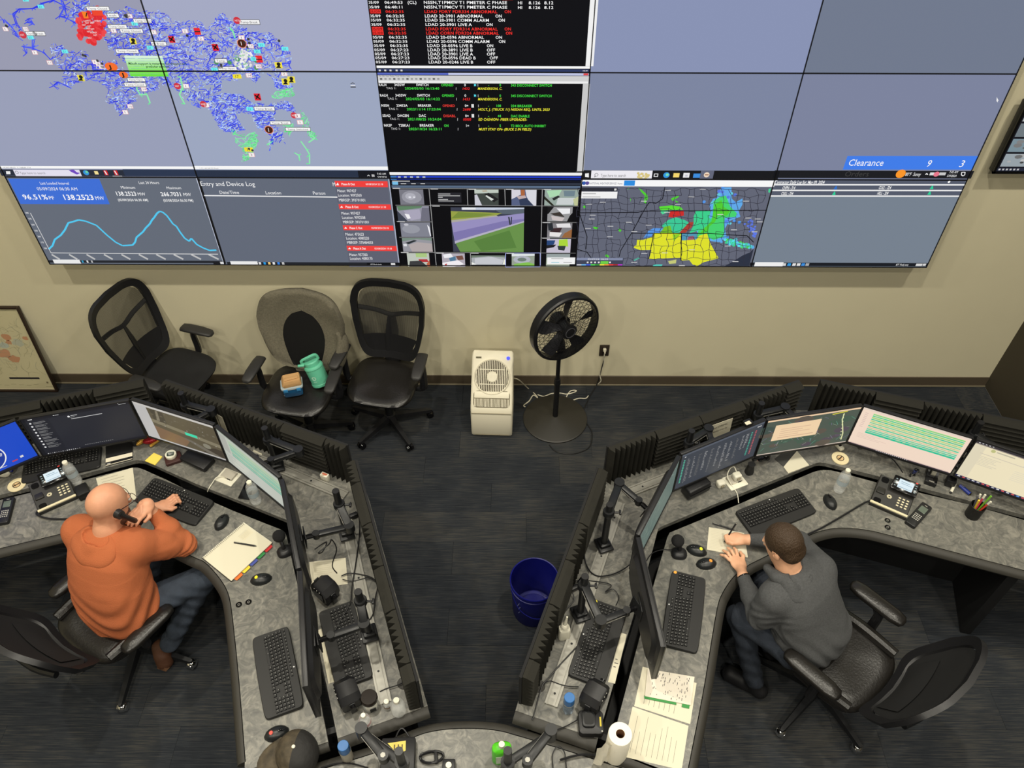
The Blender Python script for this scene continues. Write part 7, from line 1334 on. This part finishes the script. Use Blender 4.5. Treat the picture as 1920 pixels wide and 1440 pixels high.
# ================================================================== people (smooth distance field -> one continuous surface)
class Field:
    def __init__(s, lo, hi, h): s.lo = np.array(lo, 'f'); s.h = h; s.n = np.ceil((np.array(hi)-s.lo)/h).astype(int)+1; s.d = np.full(s.n, .06, 'f')
    def sub(s, lo, hi):
        a = np.clip(np.floor((np.array(lo)-s.lo)/s.h).astype(int), 0, s.n-1); b = np.clip(np.ceil((np.array(hi)-s.lo)/s.h).astype(int)+1, 1, s.n)
        sl = tuple(slice(x, y) for x, y in zip(a, b)); ax = [s.lo[i]+s.h*np.arange(a[i], b[i]) for i in range(3)]
        return sl, np.stack(np.meshgrid(*ax, indexing='ij'), -1).astype('f')
    def mix(s, sl, v, k, cut=False):
        a = s.d[sl]
        if cut: s.d[sl] = np.maximum(a, -v); return
        v = np.minimum(v, .06); t = np.clip(.5+.5*(v-a)/k, 0, 1); s.d[sl] = v*(1-t)+a*t-k*t*(1-t)
    def cone(s, a, b, ra, rb, k=.02, cut=False):
        a, b = np.array(a, 'f'), np.array(b, 'f'); m = max(ra, rb)+.06; sl, P = s.sub(np.minimum(a, b)-m, np.maximum(a, b)+m); ba = b-a
        t = np.clip(((P-a)@ba)/max(1e-9, ba@ba), 0, 1); v = np.linalg.norm(P-a-t[..., None]*ba, axis=-1)-(ra+(rb-ra)*t); s.mix(sl, v, k, cut)
    def chain(s, pts, k=.02):
        for (a, ra), (b, rb) in zip(pts, pts[1:]): s.cone(a, b, ra, rb, k)
    def ell(s, c, r, M, k=.02, cut=False):
        c = np.array(c, 'f'); r = np.array(r, 'f'); m = max(r)+.06; sl, P = s.sub(c-m, c+m); q = (P-c)@np.array(M, 'f').T; l = np.linalg.norm(q/r, axis=-1); l2 = np.linalg.norm(q/(r*r), axis=-1); s.mix(sl, l*(l-1)/np.maximum(l2, 1e-6), k, cut)
    def loft(s, secs, k=.03, fold=None):   # (centre, right, half width, half depth)
        for (c0, r0, a0, b0), (c1, r1, a1, b1) in zip(secs, secs[1:]):
            c0, c1 = np.array(c0, 'f'), np.array(c1, 'f'); m = max(a0, a1)+.06; sl, P = s.sub(np.minimum(c0, c1)-m, np.maximum(c0, c1)+m); ax = c1-c0; L = np.linalg.norm(ax); ax = ax/L
            t = np.clip(((P-c0)@ax)/L, 0, 1); Q = P-c0-(t*L)[..., None]*ax; R = np.array(r0, 'f')*(1-t[..., None])+np.array(r1, 'f')*t[..., None]; R = R-(R@ax)[..., None]*ax; R /= np.linalg.norm(R, axis=-1)[..., None]; N = np.cross(np.broadcast_to(ax, R.shape), R)
            x = (Q*R).sum(-1); y = (Q*N).sum(-1); z = Q@ax; a = a0+(a1-a0)*t; b = b0+(b1-b0)*t; e = (np.abs(x/a)**2.4+np.abs(y/b)**2.4+np.abs(z/b)**2.4)**(1/2.4); v = (e-1)*np.minimum(a, b); s.mix(sl, v, k)
    def add(s, f):
        sl, P = s.sub(s.lo, s.lo+s.h*s.n); s.d += np.where(np.abs(s.d) < .05, f(P[..., 0], P[..., 1], P[..., 2]), 0).astype('f')
    def mesh(s, name, smooth=1):
        d = s.d; neg = d < 0; n = d.shape; c8 = [(i, j, k) for i in (0, 1) for j in (0, 1) for k in (0, 1)]
        cnt = sum(neg[i:n[0]-1+i, j:n[1]-1+j, k:n[2]-1+k].astype('i1') for i, j, k in c8); mixd = (cnt > 0) & (cnt < 8); I = np.argwhere(mixd); idx = -np.ones(mixd.shape, 'i4'); idx[mixd] = np.arange(len(I))
        val = {c: d[I[:, 0]+c[0], I[:, 1]+c[1], I[:, 2]+c[2]] for c in c8}; pos = np.zeros((len(I), 3), 'f'); num = np.zeros(len(I), 'f')
        for c in c8:
            for ax in range(3):
                if c[ax]: continue
                e = list(c); e[ax] = 1; e = tuple(e); va, vb = val[c], val[e]; m = (va < 0) != (vb < 0); t = np.where(m, va/np.where(m, va-vb, 1), 0); p = np.tile(np.array(c, 'f'), (len(I), 1)); p[:, ax] += t; pos[m] += p[m]; num[m] += 1
        Vt = s.lo+s.h*(I+pos/num[:, None]); F = []
        for ax in range(3):
            o = [1, 1, 1]; o[ax] = 0; A = [slice(o[i], n[i]-1) for i in range(3)]; B = list(A); B[ax] = slice(1, n[ax]); A[ax] = slice(0, n[ax]-1); a, b = neg[tuple(A)], neg[tuple(B)]; E = np.argwhere(a != b); sg = a[tuple(E.T)]
            E = E+np.array(o); u, w = [(1, 2), (2, 0), (0, 1)][ax]; q = []
            for du, dw in ((-1, -1), (0, -1), (0, 0), (-1, 0)): x = E.copy(); x[:, u] += du; x[:, w] += dw; q.append(idx[tuple(x.T)])
            q = np.stack(q, -1); q[~sg] = q[~sg][:, ::-1]; F.append(q)
        F = np.concatenate(F); F = F[(F >= 0).all(1)]
        if smooth:
            E = np.concatenate([F[:, [0, 1]], F[:, [1, 2]], F[:, [2, 3]], F[:, [3, 0]]]); E = np.concatenate([E, E[:, ::-1]])
            deg = np.bincount(E[:, 0], minlength=len(Vt)).astype('f')
            for lam in (.6, -.45)*smooth:
                acc = np.stack([np.bincount(E[:, 0], Vt[E[:, 1], i], minlength=len(Vt)) for i in range(3)], -1)/deg[:, None]; Vt = Vt+lam*(acc-Vt)
        me = bpy.data.meshes.new(name); me.from_pydata(Vt.tolist(), [], F.tolist()); me.polygons.foreach_set('use_smooth', [True]*len(F)); return me
nv = lambda v: (np.array(v, float)/np.linalg.norm(v))
def frame(fwd, up=(0, 0, 1)):
    f = nv(fwd); r = nv(np.cross(f, up)); u = np.cross(r, f); return r, f, u
def head_field(B, c, fwd, up, sc=1.0):
    r, f, u = frame(fwd, up); M = np.stack([r, f, u]); c = np.array(c); at = lambda x, y, z: c+sc*(r*x+f*y+u*z)
    B.ell(at(0, -.012, .03), np.array((.079, .099, .092))*sc, M, .02); B.ell(at(0, .02, -.035), np.array((.066, .076, .092))*sc, M, .03); B.ell(at(0, .05, -.095), np.array((.04, .036, .03))*sc, M, .03)
    B.cone(at(0, .088, .012), at(0, .112, -.026), .009*sc, .015*sc, .012); B.ell(at(0, .082, .03), np.array((.05, .016, .011))*sc, M, .012); B.ell(at(0, .09, -.062), np.array((.024, .01, .008))*sc, M, .01)
    for s in (-1, 1):
        B.ell(at(s*.03, .10, .012), np.array((.017, .012, .011))*sc, M, .008, cut=True); B.ell(at(s*.079, -.008, -.012), np.array((.010, .020, .032))*sc, M, .008); B.cone(at(s*.086, .002, -.01), at(s*.088, -.008, .004), .006*sc, .006*sc, .004, cut=True)
    return at, M
def hand_field(B, wrist, palm, tips, thumb, rad=.0088):
    """palm: (centre, across, dir); tips: list of joint chains for four fingers; thumb chain"""
    c, ac, dr = [np.array(x, float) for x in palm]; ac = nv(ac); dr = nv(dr-ac*(dr@ac)); nn = np.cross(ac, dr); B.ell(c, (.043, .048, .016), np.stack([ac, dr, nn]), .012); B.cone(wrist, c-dr*.02, .027, .026, .02)
    for ch in tips: B.chain([(p, rad*(1.08-.12*i)) for i, p in enumerate(ch)], .006)
    B.chain([(p, rad*(1.3-.14*i)) for i, p in enumerate(thumb)], .008)
def person(label, B, m_skin, root): 
    o = obj('person', B.mesh('person'), m_skin, None); tag(o, label, 'person'); return o
Q = lambda x, y, z: np.array(px(x, y, z))
A3 = lambda *v: np.array(v, float)
def fold(amp, fr, z0, z1):
    return lambda x, y, z: amp*np.sin(fr*z+9*x+7*np.sin(8*x+5*y))*np.clip((z1-z)/(z1-z0), 0, 1)
M_JEAN = mat('denim', C(52, 60, 72), .85, bump=.4, bscale=300, var=.25, vscale=14)
M_JEAN2 = mat('dark_denim', C(40, 46, 56), .85, bump=.4, bscale=300, var=.25, vscale=14)
def jeans(name, hips, knees, ankles, m, parent, pel, rt, sc=1.0):
    lo = np.min(np.array(hips+knees+ankles), 0)-.14; hi = np.max(np.array(hips+knees+ankles), 0)+.14; J = Field(lo, hi, .008)
    J.ell(pel, (.185*sc, .135*sc, .11), np.stack([rt, np.cross([0, 0, 1], rt), [0, 0, 1]]), .03)
    for h, k, a in zip(hips, knees, ankles): J.cone(h, k, .098*sc, .07*sc, .04); J.cone(k, a, .07*sc, .055, .03)
    J.add(lambda x, y, z: .004*np.sin(60*z+30*x+3*np.sin(25*y))); return obj(name, J.mesh(name), m, parent)
def boot(parent, ankle, heel, toe, m, h=.09):
    lo = np.min(np.array([ankle, heel, toe]), 0)-.08; hi = np.max(np.array([ankle, heel, toe]), 0)+.08; J = Field(lo, hi, .006); J.cone(ankle, heel, .05, .043, .03); J.cone(heel, toe, .042, .046, .02); J.cone(np.array(heel)*.4+np.array(toe)*.6+A3(0, 0, .01), toe, .048, .044, .02)
    b = obj('boot', J.mesh('boot'), m, parent); d = np.array(toe)-np.array(heel); f = nv(d)
    return b
# ---------------------------------------------------------------- man in orange hoodie
fw = nv(A3(.42, .90, 0)); rt = A3(fw[1], -fw[0], 0)
pel = A3(-2.215, -2.295, .56); ch_ = A3(-2.195, -2.175, .92); nk = A3(-2.165, -2.115, 1.055); hd = A3(-2.145, -2.06, 1.175)
shL, shR = A3(-2.375, -2.085, .975), A3(-2.015, -2.185, .985)
elR, wrR = Q(345, 1020, .80), Q(288, 962, 1.0); elL, wrL = A3(-2.34, -1.97, .80), A3(-2.135, -1.80, .79)
hfw = nv(A3(.50, .80, -.38)); hup = nv(A3(.16, .30, .94))
B = Field((-2.48, -2.52, .45), (-1.72, -1.68, 1.33), .0045)
at, HM = head_field(B, hd, hfw, hup, 1.07)
B.chain([(hd+A3(-.012, -.03, -.05), .064), (nk+A3(-.005, -.01, 0), .066), (ch_, .09)], .03); B.chain([(pel, .12), (A3(-2.205, -2.25, .76), .115), (ch_, .10)], .04); B.chain([(shL, .05), (ch_+A3(0, 0, .05), .07), (shR, .05)], .04)
for a, b, c in ((shR, elR, wrR), (shL, elL, wrL)): B.chain([(a, .047), (b, .037), (c, .026)], .02)
ear = at(.088, .01, -.01); mouthp = at(.055, .10, -.085)                    # right side of the face: the receiver lies here
hs0, hs1 = np.array(at(.108, -.02, .012)), np.array(at(.085, .10, -.11)); hax = nv(hs1-hs0); hmid = (hs0+hs1)/2; out = nv(A3(*(hmid-np.array(at(0, .03, -.05)))))
pc = Q(272, 950, 1.075); nn_ = nv(A3(.05, -.62, .78)); dr = hmid+out*.012-pc; dr = nv(dr-nn_*(dr@nn_)*.6); acr = nv(np.cross(nn_, dr)); nn_ = np.cross(dr, acr)
tips = []
for o_, L_ in ((-.030, .070), (-.010, .082), (.010, .080), (.029, .066)):
    k0 = pc+dr*.040+acr*o_; tips.append([k0, k0+dr*L_*.5+nn_*.012, k0+dr*L_*.85+nn_*.002, k0+dr*L_-nn_*.016])
hand_field(B, wrR, (pc, acr, dr), tips, [pc+acr*.028-nn_*.006, pc+acr*.05+dr*.028-nn_*.016, pc+acr*.046+dr*.062-nn_*.022], .0095)
lp = Q(306, 948, .79); d_ = nv(A3(.75, .55, 0)); ac_ = nv(A3(.55, -.75, 0)); tips = []
for o_ in (-.030, -.010, .010, .029): k0 = lp+d_*.04+ac_*o_; tips.append([k0, k0+d_*.034+A3(0, 0, .010), k0+d_*.052+A3(0, 0, -.004), k0+d_*.046+A3(0, 0, -.018)])
hand_field(B, wrL, (lp, ac_, d_), tips, [lp+ac_*.03, lp+ac_*.05+d_*.03-A3(0, 0, .008), lp+ac_*.045+d_*.055-A3(0, 0, .014)])
man = person('bald man in an orange hoodie leaning on the console with a telephone receiver', B, M_SKIN, None)
for s in (-1, 1): e = at(s*.031, .088, .012); MB().ell(tuple(e), (.0125, .0125, .0125)).build('eye', mat('eye_white', C(214, 208, 200), .3), man); e2 = at(s*.031, .0995, .011); MB().ell(tuple(e2), (.0045, .0045, .0045), None, 10, 6).build('iris', mat('iris_dark', C(50, 40, 34), .3), man)
O_ = Field((-2.52, -2.55, .44), (-1.70, -1.75, 1.14), .0065)
O_.loft([(pel+A3(-.01, -.02, -.085), rt, .20, .15), (pel+A3(-.0, -.0, -.035), rt, .215, .155), (pel+A3(.0, .0, .06), rt, .222, .16), (A3(-2.21, -2.265, .76), rt, .215, .15), (A3(-2.20, -2.205, .89), rt, .205, .135), (A3(-2.185, -2.15, .965), rt, .175, .10)], .05)
O_.chain([(shL+A3(.03, 0, -.01), .08), (ch_+A3(0, .02, .035), .09), (shR+A3(-.03, 0, -.01), .08)], .06)
O_.chain([(shR, .082), (shR*.45+elR*.55, .07), (elR, .060)], .05); O_.chain([(elR, .060), (elR*.5+wrR*.5, .054), (wrR*.92+elR*.08, .040)], .03); O_.chain([(shL, .082), (elL, .062), (elL*.55+wrL*.45, .05)], .04)
O_.cone(nk+A3(0, .0, .045), nk+A3(.02, .03, .12), .075, .085, .01, cut=True)
O_.add(fold(.007, 55, .58, .86)); ax_ = nv(elR-shR)
O_.add(lambda x, y, z: .005*np.sin(70*((x-elR[0])*ax_[0]+(y-elR[1])*ax_[1]+(z-elR[2])*ax_[2])+9*np.sin(20*z))*np.exp(-((x-elR[0])**2+(y-elR[1])**2+(z-elR[2])**2)/.02))
M_OR = mat('orange_fleece', C(172, 94, 55), .9, bump=.35, bscale=260, var=.05, vscale=6)
hood = obj('hoodie', O_.mesh('hoodie'), M_OR, man)
O_ = Field(nk-.28, nk+.22, .0055)
O_.chain([(nk+A3(-.095, .045, -.03), .026), (nk+A3(-.09, -.04, -.015), .034), (nk+A3(-.04, -.10, -.02), .040), (nk+A3(.035, -.105, -.025), .040), (nk+A3(.10, -.045, -.03), .034), (nk+A3(.115, .035, -.05), .026)], .02)
bk = nv(A3(-.42, -.9, 0)); hn = nv(bk*.6+A3(0, 0, 1))
O_.ell(nk+bk*.125+A3(0, 0, -.035), (.15, .10, .042), np.stack([rt, nv(np.cross(hn, rt)), hn]), .035)
O_.ell(nk+bk*.085+A3(0, 0, .03), (.085, .055, .034), np.stack([rt, nv(np.cross(hn, rt)), hn]), .02, cut=True)
O_.add(lambda x, y, z: .0022*np.sin(40*x-26*y+5*np.sin(14*z)))
obj('hood', O_.mesh('hood'), M_OR, man)
cf = MB().lathe([(.040, -.012), (.046, -.01), (.046, .028), (.040, .03)], seg=24); 
jeans('jeans', [A3(-2.32, -2.27, .55), A3(-2.115, -2.33, .55)], [A3(-2.16, -1.98, .57), Q(383, 1082, .57)], [A3(-2.24, -2.1, .12), Q(318, 1205, .17)], M_JEAN, man, pel+A3(0, 0, -.02), rt)
MB_B = mat('brown_boot', C(74, 46, 30), .6, bump=.15, bscale=60)
boot(man, Q(318, 1203, .17), Q(300, 1214, .14), Q(309, 1240, .055), MB_B); boot(man, A3(-2.24, -2.1, .13), A3(-2.26, -2.14, .06), A3(-2.18, -1.97, .05), MB_B)
M_SOLE = mat('boot_sole', C(96, 66, 44), .7); a_, b_ = Q(298, 1216, .14), Q(309, 1244, .045); MB().rings([[tuple(c_+np.array(w_)*s_) for w_ in (A3(.034, -.024, .0), A3(.02, -.046, .0), A3(-.03, -.03, .0), A3(-.03, .01, 0))] for c_, s_ in ((a_, .9), ((a_+b_)/2, 1.0), (b_, 1.1))]).build('boot_sole', M_SOLE, man)
# glasses
gm = mat('glasses_frame', C(40, 24, 22), .3); MB().tube([at(.086, -.012, .012), at(.082, .05, .018), at(.068, .108, .016)], .0024, 6, 3).build('glasses_temple', gm, man); MB().tube([at(-.086, -.012, .012), at(-.082, .05, .018), at(-.068, .108, .016)], .0024, 6, 3).build('glasses_temple', gm, man)
for s in (-1, 1): MB().tube([at(s*.034+.029*cos(a), .117, .006+.020*sin(a)) for a in [2*PI*k/18 for k in range(18)]], .0019, 5, loop=True).build('glasses_rim', gm, man)
MB().tube([at(-.008, .118, .012), at(.008, .118, .012)], .0019, 5).build('glasses_bridge', gm, man)
# beard along the jaw
BD = Field(hd-.2, hd+.2, .005); r_, f_, u_ = frame(hfw, hup); BD.ell(at(0, .03, -.075), np.array((.070, .078, .060))*1.07, np.stack([r_, f_, u_]), .01); BD.ell(at(0, -.01, .02), (.10, .115, .085), np.stack([r_, f_, u_]), .01, cut=True); BD.ell(at(0, .135, -.035), (.05, .05, .035), np.stack([r_, f_, u_]), .01, cut=True)
obj('beard', BD.mesh('beard'), mat('brown_beard', C(92, 58, 40), .9, bump=.6, bscale=200), man)
# watch
MB(Matrix.Translation(tuple(wrL+A3(-.03, -.03, .0))) @ Matrix(np.array([nv(np.cross(A3(0, 0, 1), wrL-elL)), A3(0, 0, 1), nv(wrL-elL)]).T.tolist()).to_4x4()).lathe([(.032, -.012), (.036, -.01), (.036, .01), (.032, .012), (.032, -.012)], seg=22).build('watch', M_GLOSS, man)
# receiver
t = thing('telephone_receiver', 'black telephone receiver held to the bald man\'s ear', 'telephone', tuple(hmid), 0); ho = lambda p: Vector(p)-Vector(hmid)
MB().tube([ho(hs0), ho(hs0*.75+hs1*.25+out*.012), ho(hmid+out*.018), ho(hs0*.25+hs1*.75+out*.012), ho(hs1)], [.019, .015, .014, .015, .019], 10, 4).build('grip', M_BLACK, t)
for p_ in (hs0, hs1): MB().cyl(ho(p_+out*.014), ho(p_-out*.014), .024, .027, 18).build('ear_cup', M_BLACK, t)
# ---------------------------------------------------------------- man in grey hoodie
fw = nv(A3(-.55, .83, 0)); rt = A3(fw[1], -fw[0], 0)
pel = A3(1.645, -2.475, .56); mid_ = A3(1.585, -2.43, .74); ch_ = A3(1.515, -2.365, .90); nk = A3(1.45, -2.31, 1.005); hd = A3(1.405, -2.255, 1.125)
shL, shR = A3(1.36, -2.45, .915), A3(1.66, -2.265, .915)
elL, wrL = Q(1424, 1158, .745), Q(1393, 1080, .80); elR, wrR = A3(1.63, -2.03, .80), Q(1404, 1012, .80)
hfw = nv(A3(-.60, .66, -.55)); hup = nv(A3(-.35, .38, .86))
B = Field((1.15, -2.62, .45), (1.82, -1.9, 1.28), .0045)
at, HM = head_field(B, hd, hfw, hup, 1.0)
B.chain([(hd+A3(.018, -.02, -.05), .056), (nk, .058), (ch_, .08)], .03); B.chain([(pel, .11), (mid_, .105), (ch_, .10)], .04); B.chain([(shL, .045), (ch_+A3(0, 0, .04), .065), (shR, .045)], .04)
for a, b, c in ((shR, elR, wrR), (shL, elL, wrL)): B.chain([(a, .043), (b, .034), (c, .025)], .02)
lp = Q(1384, 1056, .772); d_ = nv(Q(1362, 1033, .76)-lp); d_[2] = 0; d_ = nv(d_); ac_ = A3(-d_[1], d_[0], 0); tips = []
for o_, sp, L_ in ((-.030, -.35, .062), (-.010, -.12, .074), (.011, .05, .072), (.030, .28, .058)):
    dd = nv(d_+ac_*sp); k0 = lp+d_*.040+ac_*o_; tips.append([k0, k0+dd*L_*.5+A3(0, 0, .008), k0+dd*L_*.8-A3(0, 0, .004), k0+dd*L_-A3(0, 0, .012)])
hand_field(B, wrL, (lp, ac_, d_), tips, [lp-ac_*.025-d_*.01, lp-ac_*.055+d_*.022, lp-ac_*.062+d_*.052-A3(0, 0, .008)])
rp = Q(1382, 1010, .785); d_ = nv(A3(-.9, .05, 0)); ac_ = nv(A3(.05, .9, 0)); penp = Q(1361, 1016, .765); tips = []
for o_, f0 in ((.026, 1.0), (.008, .8), (-.010, .55), (-.027, .4)):
    k0 = rp+d_*.036+ac_*o_; gp = penp*f0+(rp+d_*.045+ac_*o_*.5-A3(0, 0, .028))*(1-f0)+A3(0, o_*.3, 0); tips.append([k0, (k0+gp)/2+d_*.016+A3(0, 0, .014), gp+A3(0, 0, .008)])
hand_field(B, wrR, (rp, ac_, d_), tips, [rp-ac_*.028, rp-ac_*.034+d_*.032, penp+A3(.006, -.010, .006)])
man2 = person('young man in a grey hoodie writing on a note pad at the right console', B, mat('skin_light', C(216, 164, 130), .5, var=.05, vscale=25, bump=.06, bscale=120), None)
for s in (-1, 1): MB().ell(tuple(at(s*.03, .082, .012)), (.0118, .0118, .0118)).build('eye', mat('eye_white', (1, 1, 1)), man2); MB().ell(tuple(at(s*.03, .0925, .011)), (.0043, .0043, .0043), None, 10, 6).build('iris', mat('iris_dark', (1, 1, 1)), man2)
HR = Field(hd-.17, hd+.17, .004); r_, f_, u_ = frame(hfw, hup); MM = np.stack([r_, f_, u_]); HR.ell(at(0, -.018, .032), (.0865, .102, .098), MM, .01); HR.ell(at(0, -.06, -.03), (.074, .052, .055), MM, .02)
HR.ell(at(0, .125, -.045), (.12, .10, .115), MM, .01, cut=True); HR.ell(at(0, .02, -.115), (.11, .12, .085), MM, .01, cut=True)
for s in (-1, 1): HR.ell(at(s*.085, .0, -.02), (.016, .026, .036), MM, .01, cut=True)
HR.add(lambda x, y, z: .0009*np.sin(140*x+40*np.sin(18*y))*np.sin(120*z+30*y)); obj('hair', HR.mesh('hair'), mat('brown_hair', C(58, 42, 26), .6, bump=.7, bscale=160, stretch=(1, 1, .3)), man2)
O_ = Field((1.10, -2.72, .44), (1.86, -1.93, 1.10), .0065)
O_.loft([(pel+A3(.01, -.01, -.05), rt, .185, .135), (pel+A3(0, 0, .05), rt, .195, .15), (mid_, rt, .19, .14), (A3(1.54, -2.39, .86), rt, .18, .125), (A3(1.495, -2.35, .93), rt, .15, .095)], .05)
O_.chain([(shL+A3(.03, .02, -.01), .074), (ch_+A3(0, .0, .025), .08), (shR+A3(-.03, -.02, -.01), .074)], .06)
O_.chain([(shL, .074), (shL*.45+elL*.55, .062), (elL, .054)], .05); O_.chain([(elL, .054), (elL*.5+wrL*.5, .047), (wrL*.93+elL*.07, .036)], .03); O_.chain([(shR, .074), (elR, .056), (elR*.5+wrR*.5, .047), (wrR*.93+elR*.07, .036)], .04)
O_.cone(nk+A3(0, 0, .035), nk+A3(-.01, .01, .12), .064, .072, .01, cut=True)
O_.add(fold(.0075, 58, .55, .80))
O_.add(lambda x, y, z: .0045*np.sin(85*(y-x*.4)+6*np.sin(22*z))*np.exp(-((x-elL[0])**2+(y-elL[1])**2+(z-elL[2])**2)/.02))
M_GH = mat('grey_heather', C(72, 73, 74), .92, bump=.4, bscale=260, var=.16, vscale=110)
obj('hoodie', O_.mesh('hoodie'), M_GH, man2)
O_ = Field(nk-.26, nk+.2, .0055)
O_.chain([(nk+A3(-.10, .0, -.025), .024), (nk+A3(-.075, -.06, -.01), .030), (nk+A3(-.01, -.095, -.01), .036), (nk+A3(.065, -.06, -.01), .038), (nk+A3(.085, .02, -.01), .034), (nk+A3(.04, .085, -.02), .026)], .02)
bk = nv(A3(.55, -.83, 0)); hn = nv(bk*.6+A3(0, 0, 1))
O_.ell(nk+bk*.115+A3(0, 0, -.03), (.132, .095, .04), np.stack([rt, nv(np.cross(hn, rt)), hn]), .035)
O_.ell(nk+bk*.075+A3(0, 0, .03), (.075, .05, .032), np.stack([rt, nv(np.cross(hn, rt)), hn]), .02, cut=True)
O_.add(lambda x, y, z: .0035*np.sin(46*x+30*y+6*np.sin(14*z)))
obj('hood', O_.mesh('hood'), M_GH, man2)
jeans('jeans', [A3(1.53, -2.56, .54), A3(1.70, -2.44, .54)], [A3(1.275, -2.36, .57), A3(1.45, -2.13, .57)], [A3(1.42, -2.53, .12), A3(1.55, -2.30, .12)], M_JEAN2, man2, pel+A3(0, 0, -.03), rt, .92)
M_SH = mat('black_shoe', C(24, 24, 26), .5); boot(man2, A3(1.42, -2.53, .11), A3(1.46, -2.565, .055), A3(1.31, -2.46, .045), M_SH); boot(man2, A3(1.55, -2.30, .11), A3(1.58, -2.33, .055), A3(1.45, -2.2, .045), M_SH)
MB(Matrix.Translation(tuple(wrL*.96+elL*.04)) @ Matrix(np.array([nv(np.cross(A3(0, 0, 1), wrL-elL)), A3(0, 0, 1), nv(wrL-elL)]).T.tolist()).to_4x4()).lathe([(.030, -.008), (.034, -.006), (.034, .006), (.030, .008), (.030, -.008)], seg=22).build('wrist_band', M_GLOSS, man2)
P0, P1 = Vector(Q(1357, 1018, .748)), Vector(Q(1381, 980, .86)); t = thing('pen', 'black pen in the writing hand of the man in grey', 'pen', P0); d = P1-P0
MB().cyl(d*.06, d, .0048, seg=10).build('barrel', M_BLACK, t); MB().cyl((0, 0, 0), d*.06, .0012, .0048, 10).build('tip', M_ALU, t); MB().cyl(d*.96, d*1.0, .0052, seg=10).build('end_cap', M_ALU, t); MB().cyl(d*.28, d*.38, .0056, seg=10).build('grip_ring', M_WHITE, t)
